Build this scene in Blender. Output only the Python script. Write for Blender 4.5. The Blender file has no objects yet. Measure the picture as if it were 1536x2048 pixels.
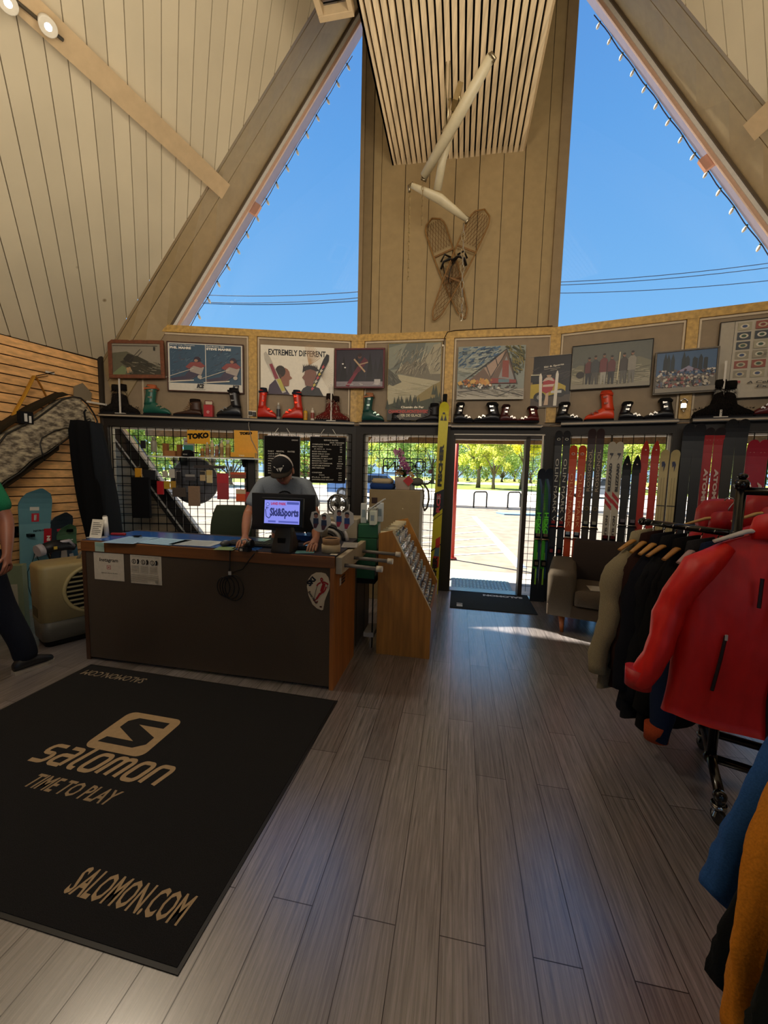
import bpy, bmesh, math, random
from mathutils import Vector, Matrix
random.seed(7)
PI = math.pi
C = bpy.context.scene.collection
SC = bpy.context.scene
# ------------------------------------------------------------------ camera
FPX, EYE = 800.0, 1.545                       # focal length in pixels of a 1536x2048 frame, eye height
_d = Vector((564-768, 9117-1024, FPX)).normalized()
UPc = -_d
FWc = (Vector((0, 0, 1)) - UPc*UPc.z).normalized()
RTc = FWc.cross(UPc)
if RTc.x < 0: RTc = -RTc
cam = bpy.data.objects.new('camera', bpy.data.cameras.new('camera')); C.objects.link(cam)
def _w(v): return Vector((v.dot(RTc), v.dot(FWc), v.dot(UPc)))
cam.matrix_world = Matrix.Translation((0, 0, EYE)) @ Matrix((_w(Vector((1,0,0))), _w(Vector((0,-1,0))), _w(Vector((0,0,-1))))).transposed().to_4x4()
cam.data.sensor_fit = 'HORIZONTAL'; cam.data.sensor_width = 36; cam.data.lens = FPX/1536*36
cam.data.clip_end = 500; cam.data.clip_start = 0.02
SC.camera = cam
SC.view_settings.view_transform = 'Standard'; SC.view_settings.look = 'None'
SC.view_settings.gamma = 1; SC.view_settings.exposure = 0.0
try: SC.view_settings.use_curve_mapping = False
except Exception: pass
SC.cycles.max_bounces = 8; SC.cycles.diffuse_bounces = 4; SC.cycles.glossy_bounces = 3
SC.cycles.use_denoising = True; SC.cycles.sample_clamp_indirect = 6
# world
wd = bpy.data.worlds.new('sky'); SC.world = wd; wd.use_nodes = True
nt = wd.node_tree; nt.nodes.clear()
def _n(nt, t, **k):
    n = nt.nodes.new(t)
    for a, b in k.items():
        if a.startswith('i_'): n.inputs[a[2:].replace('_', ' ')].default_value = b
        else: setattr(n, a, b)
    return n
tc = _n(nt, 'ShaderNodeTexCoord'); sx = _n(nt, 'ShaderNodeSeparateXYZ'); rp = _n(nt, 'ShaderNodeValToRGB')
bg = _n(nt, 'ShaderNodeBackground'); wo = _n(nt, 'ShaderNodeOutputWorld')
nt.links.new(tc.outputs['Generated'], sx.inputs[0]); nt.links.new(sx.outputs['Z'], rp.inputs[0])
nt.links.new(rp.outputs[0], bg.inputs[0]); nt.links.new(bg.outputs[0], wo.inputs[0])
cr = rp.color_ramp
cr.elements[0].position = 0.0; cr.elements[0].color = (.5, .78, 1, 1)
cr.elements[1].position = 0.9; cr.elements[1].color = (.09, .25, .68, 1)
e = cr.elements.new(.25); e.color = (.25, .57, .96, 1)
e = cr.elements.new(.6); e.color = (.14, .40, .84, 1)
bg.inputs[1].default_value = 1.0
# sun
sun = bpy.data.objects.new('sun', bpy.data.lights.new('sun', 'SUN')); C.objects.link(sun)
sun.data.energy = 19; sun.data.angle = math.radians(.6); sun.data.color = (1, .88, .70)
SUN_AZ, SUN_EL = math.radians(-53.5), math.radians(54)
sd = Vector((math.sin(SUN_AZ)*math.cos(SUN_EL), math.cos(SUN_AZ)*math.cos(SUN_EL), math.sin(SUN_EL)))
sun.rotation_euler = sd.to_track_quat('Z', 'Y').to_euler()
# added fill lights without fixtures: warm wash on ceiling and room
def area(name, loc, to, size, power, col):
    l = bpy.data.lights.new(name, 'AREA'); l.shape = 'RECTANGLE'; l.size = size[0]; l.size_y = size[1]; l.energy = power; l.color = col
    o = bpy.data.objects.new(name, l); C.objects.link(o); o.location = loc
    o.rotation_euler = (Vector(loc)-Vector(to)).to_track_quat('Z', 'Y').to_euler()
    return o
area('fill_uplight', (-1.3, 1.0, 2.9), (-2.5, 3.0, 4.6), (1.5, 1.5), 66, (1, .86, .69))
area('fill_uplight', (.9, .8, 3.3), (.8, 3.6, 6.0), (1.2, 1.2), 62, (1, .87, .70))
area('fill_uplight', (2.4, .5, 3.0), (2.8, 2.4, 5.5), (1.2, 1.2), 22, (1, .87, .70))
area('fill_room', (.6, -2.0, 3.6), (.4, 2.0, 0.0), (1.8, 1.0), 9, (1, .92, .84))

# ------------------------------------------------------------------ photo-to-place measuring (rays from the eye point meeting real planes)
def ray(x, y): return _w(Vector((x-768, y-1024, FPX)))
def PZ(x, y, z=0.0):
    r = ray(x, y); t = (z-EYE)/r.z
    return Vector((r.x*t, r.y*t, z))
A = Vector((-.40, 5.47, 0)); B = Vector((2.03, 5.02, 0))
ANG = {'L': math.radians(4.5), 'C': math.radians(-10.5), 'R': math.radians(-25.5)}
ORG = {'L': A, 'C': A, 'R': B}
def fdir(F): return Vector((math.cos(ANG[F]), math.sin(ANG[F]), 0))
def fout(F): return Vector((-math.sin(ANG[F]), math.cos(ANG[F]), 0))
def PP(x, y, p0, n):
    r = ray(x, y); o = Vector((0, 0, EYE)); t = (Vector(p0)-o).dot(n)/r.dot(n)
    return o+r*t
def fp(F, x, y, off=0.0): return PP(x, y, ORG[F]-fout(F)*off, fout(F))
def fu(F, x, y, off=0.0):                      # along-wall and height coordinates
    p = fp(F, x, y, off); return (p-ORG[F]).dot(fdir(F)), p.z
def PD(x, y, dist):                            # point at forward distance dist
    r = ray(x, y); t = dist/r.y
    return Vector((0, 0, EYE))+r*t
def s2l(c):
    c = c/255.0
    return c/12.92 if c <= .04045 else ((c+.055)/1.055)**2.4
def RGB(c):
    if isinstance(c, str): c = tuple(int(c[i:i+2], 16) for i in (0, 2, 4))
    return (s2l(c[0]), s2l(c[1]), s2l(c[2]), 1)

# ------------------------------------------------------------------ materials
MATS = {}
def M(kind):
    """procedural material; base colour is the thing's own paint colour (attribute Col) varied by noise"""
    if kind in MATS: return MATS[kind]
    m = bpy.data.materials.new(kind); m.use_nodes = True; nt = m.node_tree
    b = nt.nodes['Principled BSDF']
    at = _n(nt, 'ShaderNodeAttribute', attribute_name='Col')
    P = dict(matte=(.85, 0, .06, 40, .0), satin=(.45, 0, .04, 30, 0), gloss=(.15, 0, .02, 20, 0), fabric=(.95, 0, .16, 220, .25),
             metal=(.3, 1, .05, 30, 0), chrome=(.12, 1, .02, 20, 0), wood=(.5, 0, .25, 9, .08), leather=(.5, 0, .12, 120, .25),
             paint=(.6, 0, .07, 12, .05), plastic=(.35, 0, .03, 20, 0), foliage=(.6, 0, .35, 3, 0), carpet=(1, 0, .4, 330, .5),
             shell=(.5, 0, .08, 14, .45), fur=(1, 0, .4, 90, .6), dark=(.6, 0, .08, 30, .0))[kind.split('_')[0]]
    rough, met, var, sc, bump = P
    tcn = _n(nt, 'ShaderNodeTexCoord'); mp = _n(nt, 'ShaderNodeMapping'); nz = _n(nt, 'ShaderNodeTexNoise')
    nt.links.new(tcn.outputs['Object'], mp.inputs[0]); nt.links.new(mp.outputs[0], nz.inputs['Vector'])
    nz.inputs['Scale'].default_value = sc; nz.inputs['Detail'].default_value = 3
    if kind.startswith('wood'):
        mp.inputs['Scale'].default_value = {'wood_x': (.25, 3, 3), 'wood_z': (3, 3, .25)}.get(kind, (3, .25, 3))
        nz.inputs['Detail'].default_value = 6
    mr = _n(nt, 'ShaderNodeMapRange'); mr.inputs['To Min'].default_value = 1-var*1.4; mr.inputs['To Max'].default_value = 1+var
    mr.inputs['From Min'].default_value = .25; mr.inputs['From Max'].default_value = .75
    nt.links.new(nz.outputs[0], mr.inputs['Value'])
    vm = _n(nt, 'ShaderNodeVectorMath', operation='SCALE')
    nt.links.new(at.outputs['Color'], vm.inputs[0]); nt.links.new(mr.outputs[0], vm.inputs['Scale'])
    nt.links.new(vm.outputs[0], b.inputs['Base Color'])
    b.inputs['Roughness'].default_value = rough; b.inputs['Metallic'].default_value = met
    if bump:
        bp = _n(nt, 'ShaderNodeBump'); bp.inputs['Strength'].default_value = bump; bp.inputs['Distance'].default_value = .004
        if kind == 'shell':
            nz2 = _n(nt, 'ShaderNodeTexNoise'); nz2.inputs['Scale'].default_value = 4; nz2.inputs['Detail'].default_value = 2; mp.inputs['Scale'].default_value = (2.2, 2.2, .8)
            nt.links.new(mp.outputs[0], nz2.inputs['Vector']); nt.links.new(nz2.outputs[0], bp.inputs['Height'])
            bp.inputs['Distance'].default_value = .06
        else: nt.links.new(nz.outputs[0], bp.inputs['Height'])
        nt.links.new(bp.outputs[0], b.inputs['Normal'])
    if kind in ('fabric', 'carpet', 'fur', 'matte'): b.inputs['Specular IOR Level'].default_value = .2
    if kind == 'foliage':
        tr = _n(nt, 'ShaderNodeBsdfTranslucent'); mx = _n(nt, 'ShaderNodeMixShader'); mx.inputs[0].default_value = .6
        nt.links.new(vm.outputs[0], tr.inputs[0]); out = nt.nodes['Material Output']
        nt.links.new(b.outputs[0], mx.inputs[1]); nt.links.new(tr.outputs[0], mx.inputs[2]); nt.links.new(mx.outputs[0], out.inputs[0])
    MATS[kind] = m; return m
def glass_mat():
    if 'glass' in MATS: return MATS['glass']
    m = bpy.data.materials.new('glass'); m.use_nodes = True; nt = m.node_tree; nt.nodes.clear()
    out = _n(nt, 'ShaderNodeOutputMaterial'); t = _n(nt, 'ShaderNodeBsdfTransparent'); g = _n(nt, 'ShaderNodeBsdfGlossy')
    t.inputs[0].default_value = (.96, .98, 1, 1); g.inputs['Roughness'].default_value = .01
    lw = _n(nt, 'ShaderNodeLayerWeight'); pw_ = _n(nt, 'ShaderNodeMath', operation='POWER'); pw_.inputs[1].default_value = 5; fr = _n(nt, 'ShaderNodeMath', operation='MULTIPLY_ADD'); fr.inputs[1].default_value = .6; fr.inputs[2].default_value = .02; mx = _n(nt, 'ShaderNodeMixShader')
    nt.links.new(lw.outputs['Facing'], pw_.inputs[0]); nt.links.new(pw_.outputs[0], fr.inputs[0]); nt.links.new(fr.outputs[0], mx.inputs[0]); nt.links.new(t.outputs[0], mx.inputs[1]); nt.links.new(g.outputs[0], mx.inputs[2]); nt.links.new(mx.outputs[0], out.inputs[0])
    MATS['glass'] = m; return m
def emit_mat(name, col, s):
    m = bpy.data.materials.new(name); m.use_nodes = True; nt = m.node_tree; nt.nodes.clear()
    out = _n(nt, 'ShaderNodeOutputMaterial'); e = _n(nt, 'ShaderNodeEmission'); e.inputs[1].default_value = s
    if col is None:
        at = _n(nt, 'ShaderNodeAttribute', attribute_name='Col'); nt.links.new(at.outputs['Color'], e.inputs[0])
    else: e.inputs[0].default_value = col
    nt.links.new(e.outputs[0], out.inputs[0]); return m

# ------------------------------------------------------------------ mesh builder
_tc = {}
def text_geo(s, bold):
    k = (s, bold)
    if k not in _tc:
        cu = bpy.data.curves.new('t', 'FONT'); cu.body = s; cu.resolution_u = 2; cu.offset = bold; cu.size = 1
        o = bpy.data.objects.new('t', cu); C.objects.link(o)
        dg = bpy.context.evaluated_depsgraph_get(); me = bpy.data.meshes.new_from_object(o.evaluated_get(dg))
        vs = [v.co.copy() for v in me.vertices]; fs = [tuple(p.vertices) for p in me.polygons]
        bpy.data.objects.remove(o); bpy.data.curves.remove(cu); bpy.data.meshes.remove(me)
        if vs:
            x0 = min(v.x for v in vs); x1 = max(v.x for v in vs); y0 = min(v.y for v in vs); y1 = max(v.y for v in vs)
            vs = [((v.x-x0)/max(x1-x0, 1e-6), (v.y-y0)/max(y1-y0, 1e-6)) for v in vs]; asp = (x1-x0)/max(y1-y0, 1e-6)
        else: asp = 1
        _tc[k] = (vs, fs, asp)
    return _tc[k]
class MB:
    def __init__(s, col='808080'): s.v = []; s.f = []; s.c = []; s.sm = []; s.col = RGB(col); s.smooth = False; s.x = Matrix.Identity(4)
    def c_(s, col): s.col = RGB(col); return s
    def face(s, idx): s.f.append(tuple(idx)); s.c.append(s.col); s.sm.append(s.smooth)
    def add(s, vs, fs):
        n = len(s.v); s.v += [s.x @ Vector(v) for v in vs]
        for f in fs: s.face([n+i for i in f])
    def box(s, c, d, R=None, tap=1.0):
        hx, hy, hz = d[0]/2, d[1]/2, d[2]/2; c = Vector(c)
        vs = [Vector((x*hx*(tap if z > 0 else 1), y*hy*(tap if z > 0 else 1), z*hz)) for z in (-1, 1) for y in (-1, 1) for x in (-1, 1)]
        if R is not None: vs = [R @ v for v in vs]
        s.add([c+v for v in vs], [(0, 2, 3, 1), (4, 5, 7, 6), (0, 1, 5, 4), (1, 3, 7, 5), (3, 2, 6, 7), (2, 0, 4, 6)]); return s
    def b2(s, a, b): return s.box([(a[i]+b[i])/2 for i in range(3)], [abs(b[i]-a[i]) for i in range(3)])
    def tube(s, pts, r, seg=8, closed=False, caps=True, flat=1.0):
        pts = [Vector(p) for p in pts]; n = len(pts); base = len(s.v); up = None
        for i, p in enumerate(pts):
            if closed: t = (pts[(i+1) % n]-pts[i-1])
            else: t = pts[min(i+1, n-1)]-pts[max(i-1, 0)]
            t = t.normalized() if t.length > 1e-9 else Vector((0, 0, 1))
            if up is None:
                up = t.orthogonal().normalized() if abs(t.z) > .95 else (Vector((0, 0, 1))-t*t.z).normalized()
            up = (up-t*up.dot(t)); up = up.normalized() if up.length > 1e-6 else t.orthogonal().normalized()
            sd_ = t.cross(up); rr = r[i] if isinstance(r, (list, tuple)) else r
            for k in range(seg):
                a = 2*PI*k/seg; s.v.append(s.x @ (p+sd_*math.cos(a)*rr+up*math.sin(a)*rr*flat))
        sm = s.smooth; s.smooth = seg > 5
        for i in range(n if closed else n-1):
            j = (i+1) % n
            for k in range(seg): s.face([base+i*seg+k, base+i*seg+(k+1) % seg, base+j*seg+(k+1) % seg, base+j*seg+k])
        s.smooth = False
        if caps and not closed:
            s.face([base+k for k in range(seg)][::-1]); s.face([base+(n-1)*seg+k for k in range(seg)])
        s.smooth = sm; return s
    def cyl(s, a, b, r, r2=None, seg=16): return s.tube([a, b], [r, r if r2 is None else r2], seg)
    def lathe(s, prof, c=(0, 0, 0), seg=24, ax='z', sy=1.0):
        base = len(s.v); c = Vector(c)
        for r, z in prof:
            for k in range(seg):
                a = 2*PI*k/seg; q = (r*math.cos(a), r*math.sin(a)*sy, z)
                if ax == 'y': q = (q[0], -q[2], q[1])
                if ax == 'x': q = (q[2], q[0], q[1])
                s.v.append(s.x @ (c+Vector(q)))
        sm = s.smooth; s.smooth = True
        for i in range(len(prof)-1):
            for k in range(seg): s.face([base+i*seg+k, base+i*seg+(k+1) % seg, base+(i+1)*seg+(k+1) % seg, base+(i+1)*seg+k])
        s.smooth = False
        s.face([base+k for k in range(seg)][::-1]); s.face([base+(len(prof)-1)*seg+k for k in range(seg)])
        s.smooth = sm; return s
    def ell(s, c, r, seg=14, rings=9, R=None):
        base = len(s.v); c = Vector(c); sm = s.smooth; s.smooth = True
        for i in range(rings+1):
            th = PI*i/rings
            for k in range(seg):
                a = 2*PI*k/seg; v = Vector((r[0]*math.sin(th)*math.cos(a), r[1]*math.sin(th)*math.sin(a), r[2]*math.cos(th)))
                s.v.append(s.x @ (c+(R @ v if R is not None else v)))
        for i in range(rings):
            for k in range(seg): s.face([base+i*seg+k, base+(i+1)*seg+k, base+(i+1)*seg+(k+1) % seg, base+i*seg+(k+1) % seg])
        s.smooth = sm; return s
    def prism(s, poly, y0, y1):                # outline in x,z swept along y
        n = len(poly); s.add([(p[0], y0, p[1]) for p in poly]+[(p[0], y1, p[1]) for p in poly],
                             [tuple(range(n)), tuple(range(2*n-1, n-1, -1))]+[(i, i+n, (i+1) % n+n, (i+1) % n) for i in range(n)]); return s
    def slab(s, poly, z0, z1):                 # outline in x,y swept along z
        n = len(poly); s.add([(p[0], p[1], z0) for p in poly]+[(p[0], p[1], z1) for p in poly],
                             [tuple(range(n-1, -1, -1)), tuple(range(n, 2*n))]+[(i, (i+1) % n, (i+1) % n+n, i+n) for i in range(n)]); return s
    def quadbox(s, P, n, t):                   # polygon P (3-D) given thickness t along n
        P = [Vector(p) for p in P]; n = Vector(n)*t; k = len(P)
        s.add(P+[p+n for p in P], [tuple(range(k)), tuple(range(2*k-1, k-1, -1))]+[(i, i+k, (i+1) % k+k, (i+1) % k) for i in range(k)]); return s
    def loft(s, rings, closed=True, caps=True):
        base = len(s.v); m = len(rings[0]); sm = s.smooth; s.smooth = True
        for r in rings: s.v += [s.x @ Vector(p) for p in r]
        for i in range(len(rings)-1):
            for k in range(m if closed else m-1): s.face([base+i*m+k, base+i*m+(k+1) % m, base+(i+1)*m+(k+1) % m, base+(i+1)*m+k])
        if caps and closed: s.face([base+k for k in range(m)][::-1]); s.face([base+(len(rings)-1)*m+k for k in range(m)])
        s.smooth = sm; return s
    def surf(s, fn, nu, nv):
        base = len(s.v); sm = s.smooth; s.smooth = True
        for i in range(nu+1):
            for j in range(nv+1): s.v.append(s.x @ Vector(fn(i/nu, j/nv)))
        for i in range(nu):
            for j in range(nv): a = base+i*(nv+1)+j; s.face([a, a+nv+1, a+nv+2, a+1])
        s.smooth = sm; return s
    def text(s, t, o, ux, uy, h, w=None, al='l', bold=.0, sl=0.0):
        vs, fs, asp = text_geo(t, bold)
        if not vs: return s
        w = w or h*asp; o = Vector(o); ux = Vector(ux).normalized(); uy = Vector(uy).normalized()
        if al == 'c': o = o-ux*w/2
        if al == 'r': o = o-ux*w
        s.add([o+ux*(x*w+sl*y*h)+uy*(y*h) for x, y in vs], fs); return s
    def build(s, name, mat='matte', parent=None, kind=None, bevel=0, sub=0, solid=0, label=None):
        me = bpy.data.meshes.new(name); me.from_pydata([tuple(v) for v in s.v], [], s.f)
        at = me.color_attributes.new('Col', 'FLOAT_COLOR', 'CORNER')
        buf = []
        for f, c in zip(s.f, s.c): buf += list(c)*len(f)
        at.data.foreach_set('color', buf)
        me.polygons.foreach_set('use_smooth', s.sm)
        me.materials.append(M(mat) if isinstance(mat, str) else mat); me.update()
        o = bpy.data.objects.new(name, me); C.objects.link(o)
        if parent is not None: o.parent = parent
        if kind: o['kind'] = kind
        if label: o['label'] = label
        if solid: md = o.modifiers.new('s', 'SOLIDIFY'); md.thickness = solid; md.offset = 0
        if bevel: md = o.modifiers.new('b', 'BEVEL'); md.width = bevel; md.segments = 2; md.limit_method = 'ANGLE'
        if sub: md = o.modifiers.new('u', 'SUBSURF'); md.levels = sub; md.render_levels = sub
        return o
def tag(o, label, cat, group=None):
    o['label'] = label; o['category'] = cat
    if group: o['group'] = group
    return o
def thing(name, label, cat, loc=(0, 0, 0), rz=0.0, group=None, rot=None):
    o = bpy.data.objects.new(name, None); o.empty_display_size = .05; C.objects.link(o)
    o.location = loc; o.rotation_euler = rot if rot else (0, 0, rz)
    return tag(o, label, cat, group)
def dup(root, loc, rz=None, label=None, rot=None, scale=None):
    def cp(o, par):
        c = o.copy(); C.objects.link(c)
        if par is not None: c.parent = par
        for k in o.children: cp(k, c)
        return c
    r = cp(root, None); r.location = loc
    if rz is not None: r.rotation_euler = (0, 0, rz)
    if rot: r.rotation_euler = rot
    if label: r['label'] = label
    if scale: r.scale = scale
    return r
def X(loc, rz): return Matrix.Translation(loc) @ Matrix.Rotation(rz, 4, 'Z')
# ================================================================== STRUCTURE
# floor: vinyl planks
def plank_mat():
    m = bpy.data.materials.new('vinyl_planks'); m.use_nodes = True; nt = m.node_tree; b = nt.nodes['Principled BSDF']
    tcn = _n(nt, 'ShaderNodeTexCoord'); mp = _n(nt, 'ShaderNodeMapping'); mp.inputs['Rotation'].default_value = (0, 0, math.radians(-90+10.5))
    nt.links.new(tcn.outputs['Object'], mp.inputs[0])
    br = _n(nt, 'ShaderNodeTexBrick'); br.inputs['Scale'].default_value = 1; br.inputs['Brick Width'].default_value = 1.22; br.inputs['Row Height'].default_value = .15
    br.inputs['Mortar Size'].default_value = .0017; br.inputs['Color1'].default_value = RGB('817b7c'); br.inputs['Color2'].default_value = RGB('6c6666'); br.inputs['Mortar'].default_value = RGB('1c1410')
    br.inputs['Bias'].default_value = 0; br.offset = .37
    nt.links.new(mp.outputs[0], br.inputs[0])
    m2 = _n(nt, 'ShaderNodeMapping'); m2.inputs['Scale'].default_value = (1.1, 34, 1); nt.links.new(mp.outputs[0], m2.inputs[0])
    nz = _n(nt, 'ShaderNodeTexNoise'); nz.inputs['Scale'].default_value = 3; nz.inputs['Detail'].default_value = 8; nz.inputs['Roughness'].default_value = .7; nz.inputs['Distortion'].default_value = .6
    nt.links.new(m2.outputs[0], nz.inputs['Vector'])
    rp = _n(nt, 'ShaderNodeMapRange'); rp.inputs['From Min'].default_value = .32; rp.inputs['From Max'].default_value = .7; rp.inputs['To Min'].default_value = .45; rp.inputs['To Max'].default_value = 1.75
    nt.links.new(nz.outputs[0], rp.inputs['Value'])
    vm = _n(nt, 'ShaderNodeVectorMath', operation='SCALE'); nt.links.new(br.outputs['Color'], vm.inputs[0]); nt.links.new(rp.outputs[0], vm.inputs['Scale'])
    nt.links.new(vm.outputs[0], b.inputs['Base Color'])
    mr = _n(nt, 'ShaderNodeMapRange'); mr.inputs['To Min'].default_value = .24; mr.inputs['To Max'].default_value = .42
    nt.links.new(nz.outputs[0], mr.inputs['Value']); nt.links.new(mr.outputs[0], b.inputs['Roughness'])
    b.inputs['Coat Weight'].default_value = .9; b.inputs['Coat IOR'].default_value = 2.4; b.inputs['Coat Roughness'].default_value = .26
    bp = _n(nt, 'ShaderNodeBump'); bp.inputs['Strength'].default_value = .3; bp.inputs['Distance'].default_value = .002
    nt.links.new(nz.outputs[0], bp.inputs['Height']); nt.links.new(bp.outputs[0], b.inputs['Normal'])
    mr2_ = _n(nt, 'ShaderNodeMapRange'); mr2_.inputs['To Min'].default_value = .95; mr2_.inputs['To Max'].default_value = .25; nt.links.new(br.outputs['Fac'], mr2_.inputs['Value']); nt.links.new(mr2_.outputs[0], b.inputs['Coat Weight'])
    return m
# left wall runs back from the corner WL along azimuth 20.9 deg; the right wall mirrors it
DW = Vector((.343, .939, 0)).normalized()
nL = fout('C'); MID = (A+B)/2; pC = fdir('C')
def mir(q):
    q = Vector(q); v = q-MID; v.z = 0
    r = MID+nL*v.dot(nL)-pC*v.dot(pC); r.z = q.z; return r
WL = A+fdir('L')*-3.22                         # corner where front wall meets the slatted wall
WL.z = 0
WL2 = WL-DW*9.0
WR, WR2 = mir(WL), mir(WL2)
fl = MB(); fl.slab([tuple(p.xy) for p in (WL2, WR2, WR, B, A, WL)], -.1, 0); fl.build('floor', plank_mat(), kind='structure')
# sloping roofs : plane through RP with normal RN
RN = Vector((-.690, .2451, .681)).normalized(); RP0 = Vector((-3.355, 5.137, 3.156))
BRD = Vector((-.3887, .6683, -.6343)).normalized()        # direction the roof boards run
def roof_z(x, y): return RP0.z-(RN.x*(x-RP0.x)+RN.y*(y-RP0.y))/RN.z
def onroof(p, dz=0): return Vector((p[0], p[1], roof_z(p[0], p[1])+dz))
# outer line of the big rafter, and inner line beside the glass
RO = [PP(206, 720, RP0, RN), PP(232, 673, RP0, RN), PP(400, 397, RP0, RN), PP(626, 21, RP0, RN)]
RI = [fp('L', 323, 678, .02), fp('L', 483, 400, .02), fp('L', 709, 29, .02)]
def line_to_axis(p, q):                        # extend p->q until it reaches the building's middle plane
    p, q = Vector(p), Vector(q); d = q-p; t = (MID-p).dot(pC)/d.dot(pC); return p+d*t
ROt = line_to_axis(RO[1], RO[3]); RIt = line_to_axis(RI[0], RI[2])
back = WL2
def axis_at(p): return MID+nL*((Vector(p)-MID).dot(nL))
wt0 = WL.copy(); wt0.z = 0
# wall top: where the wall plane meets the roof
T0 = onroof(WL+DW*.05); T1 = onroof(WL2)
bk = axis_at(WL2); BKT = onroof(bk)
def roof_mat():
    m = bpy.data.materials.new('painted_roof_boards'); m.use_nodes = True; nt = m.node_tree; b = nt.nodes['Principled BSDF']
    b.inputs['Roughness'].default_value = .6
    tcn = _n(nt, 'ShaderNodeTexCoord'); nz = _n(nt, 'ShaderNodeTexNoise'); nz.inputs['Scale'].default_value = 2.2; nz.inputs['Detail'].default_value = 5
    nt.links.new(tcn.outputs['Object'], nz.inputs['Vector'])
    at = _n(nt, 'ShaderNodeAttribute', attribute_name='Col')
    mr = _n(nt, 'ShaderNodeMapRange'); mr.inputs['To Min'].default_value = .86; mr.inputs['To Max'].default_value = 1.1; nt.links.new(nz.outputs[0], mr.inputs['Value'])
    vm = _n(nt, 'ShaderNodeVectorMath', operation='SCALE'); nt.links.new(at.outputs['Color'], vm.inputs[0]); nt.links.new(mr.outputs[0], vm.inputs['Scale'])
    vo = _n(nt, 'ShaderNodeTexVoronoi'); vo.inputs['Scale'].default_value = 1.9; nt.links.new(tcn.outputs['Object'], vo.inputs['Vector'])
    r2 = _n(nt, 'ShaderNodeValToRGB'); r2.color_ramp.elements[0].position = .02; r2.color_ramp.elements[0].color = (.45, .38, .3, 1); r2.color_ramp.elements[1].position = .05; r2.color_ramp.elements[1].color = (1, 1, 1, 1)
    nt.links.new(vo.outputs['Distance'], r2.inputs[0])
    mu = _n(nt, 'ShaderNodeVectorMath', operation='MULTIPLY'); nt.links.new(vm.outputs[0], mu.inputs[0]); nt.links.new(r2.outputs[0], mu.inputs[1])
    nt.links.new(mu.outputs[0], b.inputs['Base Color']); return m
RM = roof_mat()
# boards: strips running along BRD, clipped to the roof outline, with dark V grooves between
def clip(poly, p0, n):                          # keep side where (p-p0).n >= 0
    out = []
    for i in range(len(poly)):
        a, b = poly[i], poly[(i+1) % len(poly)]; da, db = (a-p0).dot(n), (b-p0).dot(n)
        if da >= 0: out.append(a)
        if (da >= 0) != (db >= 0): out.append(a+(b-a)*(da/(da-db)))
    return out
def roof_side(mirror):
    lowL = [T0, RO[1], ROt, onroof(axis_at(ROt)), BKT, T1]
    across = RN.cross(BRD).normalized()
    vals = [(p-RP0).dot(across) for p in lowL]; w = .145
    mb = MB('b09a78'); k = math.floor(min(vals)/w)
    base = PP(323, 150, RP0, RN)-RP0; ph = (base.dot(across)) % w
    while k*w+ph < max(vals):
        a0, a1 = k*w+ph, (k+1)*w+ph
        q = clip(lowL, RP0+across*(a0+.004), across); q = clip(q, RP0+across*(a1-.004), -across) if len(q) > 2 else q
        if len(q) > 2:
            v = random.uniform(.95, 1.04); mb.col = tuple(c*v for c in RGB('cdc0a2')[:3])+(1,)
            P = [mir(p) for p in q][::-1] if mirror else q
            n = Vector(RN)
            if mirror: n = (mir(RP0+RN)-mir(RP0)); n.z = RN.z
            mb.quadbox(P, n, .03)
        k += 1
    o = mb.build('ceiling', RM, kind='structure')
    bkm = MB('2e2418'); P = [mir(p) for p in lowL][::-1] if mirror else lowL
    n = Vector(RN)
    if mirror: n = (mir(RP0+RN)-mir(RP0)); n.z = RN.z
    bkm.quadbox([p+n*.032 for p in P], n, .05); bkm.build('ceiling', 'matte', kind='structure')
roof_side(False); roof_side(True)
# big rafters with groove, seen beside the tall windows
def rafter(mirror):
    f = (lambda p: mir(p)) if mirror else (lambda p: Vector(p))
    e0 = RI[0]+(RI[0]-RI[2])*.12; o0 = RO[0]; mb = MB('a08a68')
    r0, r1 = RI[0]+(RI[0]-RI[2])*.235, RIt; q0, q1 = RO[1]+(RO[1]-RO[3])*.10, ROt
    back_ = nL*.12
    gi = .36                                    # where the groove sits between the two edges
    NS = 14; n_ = (fout('L') if not mirror else fout('R'))
    def strip(mb, a, b, c, o, th):
        mb.c_(c)
        for i in range(NS):
            s0, s1 = i/NS, (i+1)/NS
            P = [r0.lerp(r1, s0).lerp(q0.lerp(q1, s0), a), r0.lerp(r1, s1).lerp(q0.lerp(q1, s1), a), r0.lerp(r1, s1).lerp(q0.lerp(q1, s1), b), r0.lerp(r1, s0).lerp(q0.lerp(q1, s0), b)]
            Q = [f(p) for p in P]; nn = (Q[1]-Q[0]).cross(Q[3]-Q[0]).normalized(); nn = nn if nn.dot(Q[0]-Vector((0, 0, EYE))) > 0 else -nn
            mb.quadbox([p+nn*o for p in Q], nn, th)
    strip(mb, 0, .60, '9a855f', 0, .06); strip(mb, .615, .93, '9a855f', 0, .06); strip(mb, .945, 1.0, '8d7856', 0, .06)
    mb.build('trim_1' if not mirror else 'trim_2', 'paint', kind='structure')
    dk = MB('3a2c1c'); strip(dk, .01, .99, '3a2c1c', .065, .03); dk.build('trim_3' if not mirror else 'trim_4', 'matte', kind='structure')
rafter(False); rafter(True)
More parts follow.
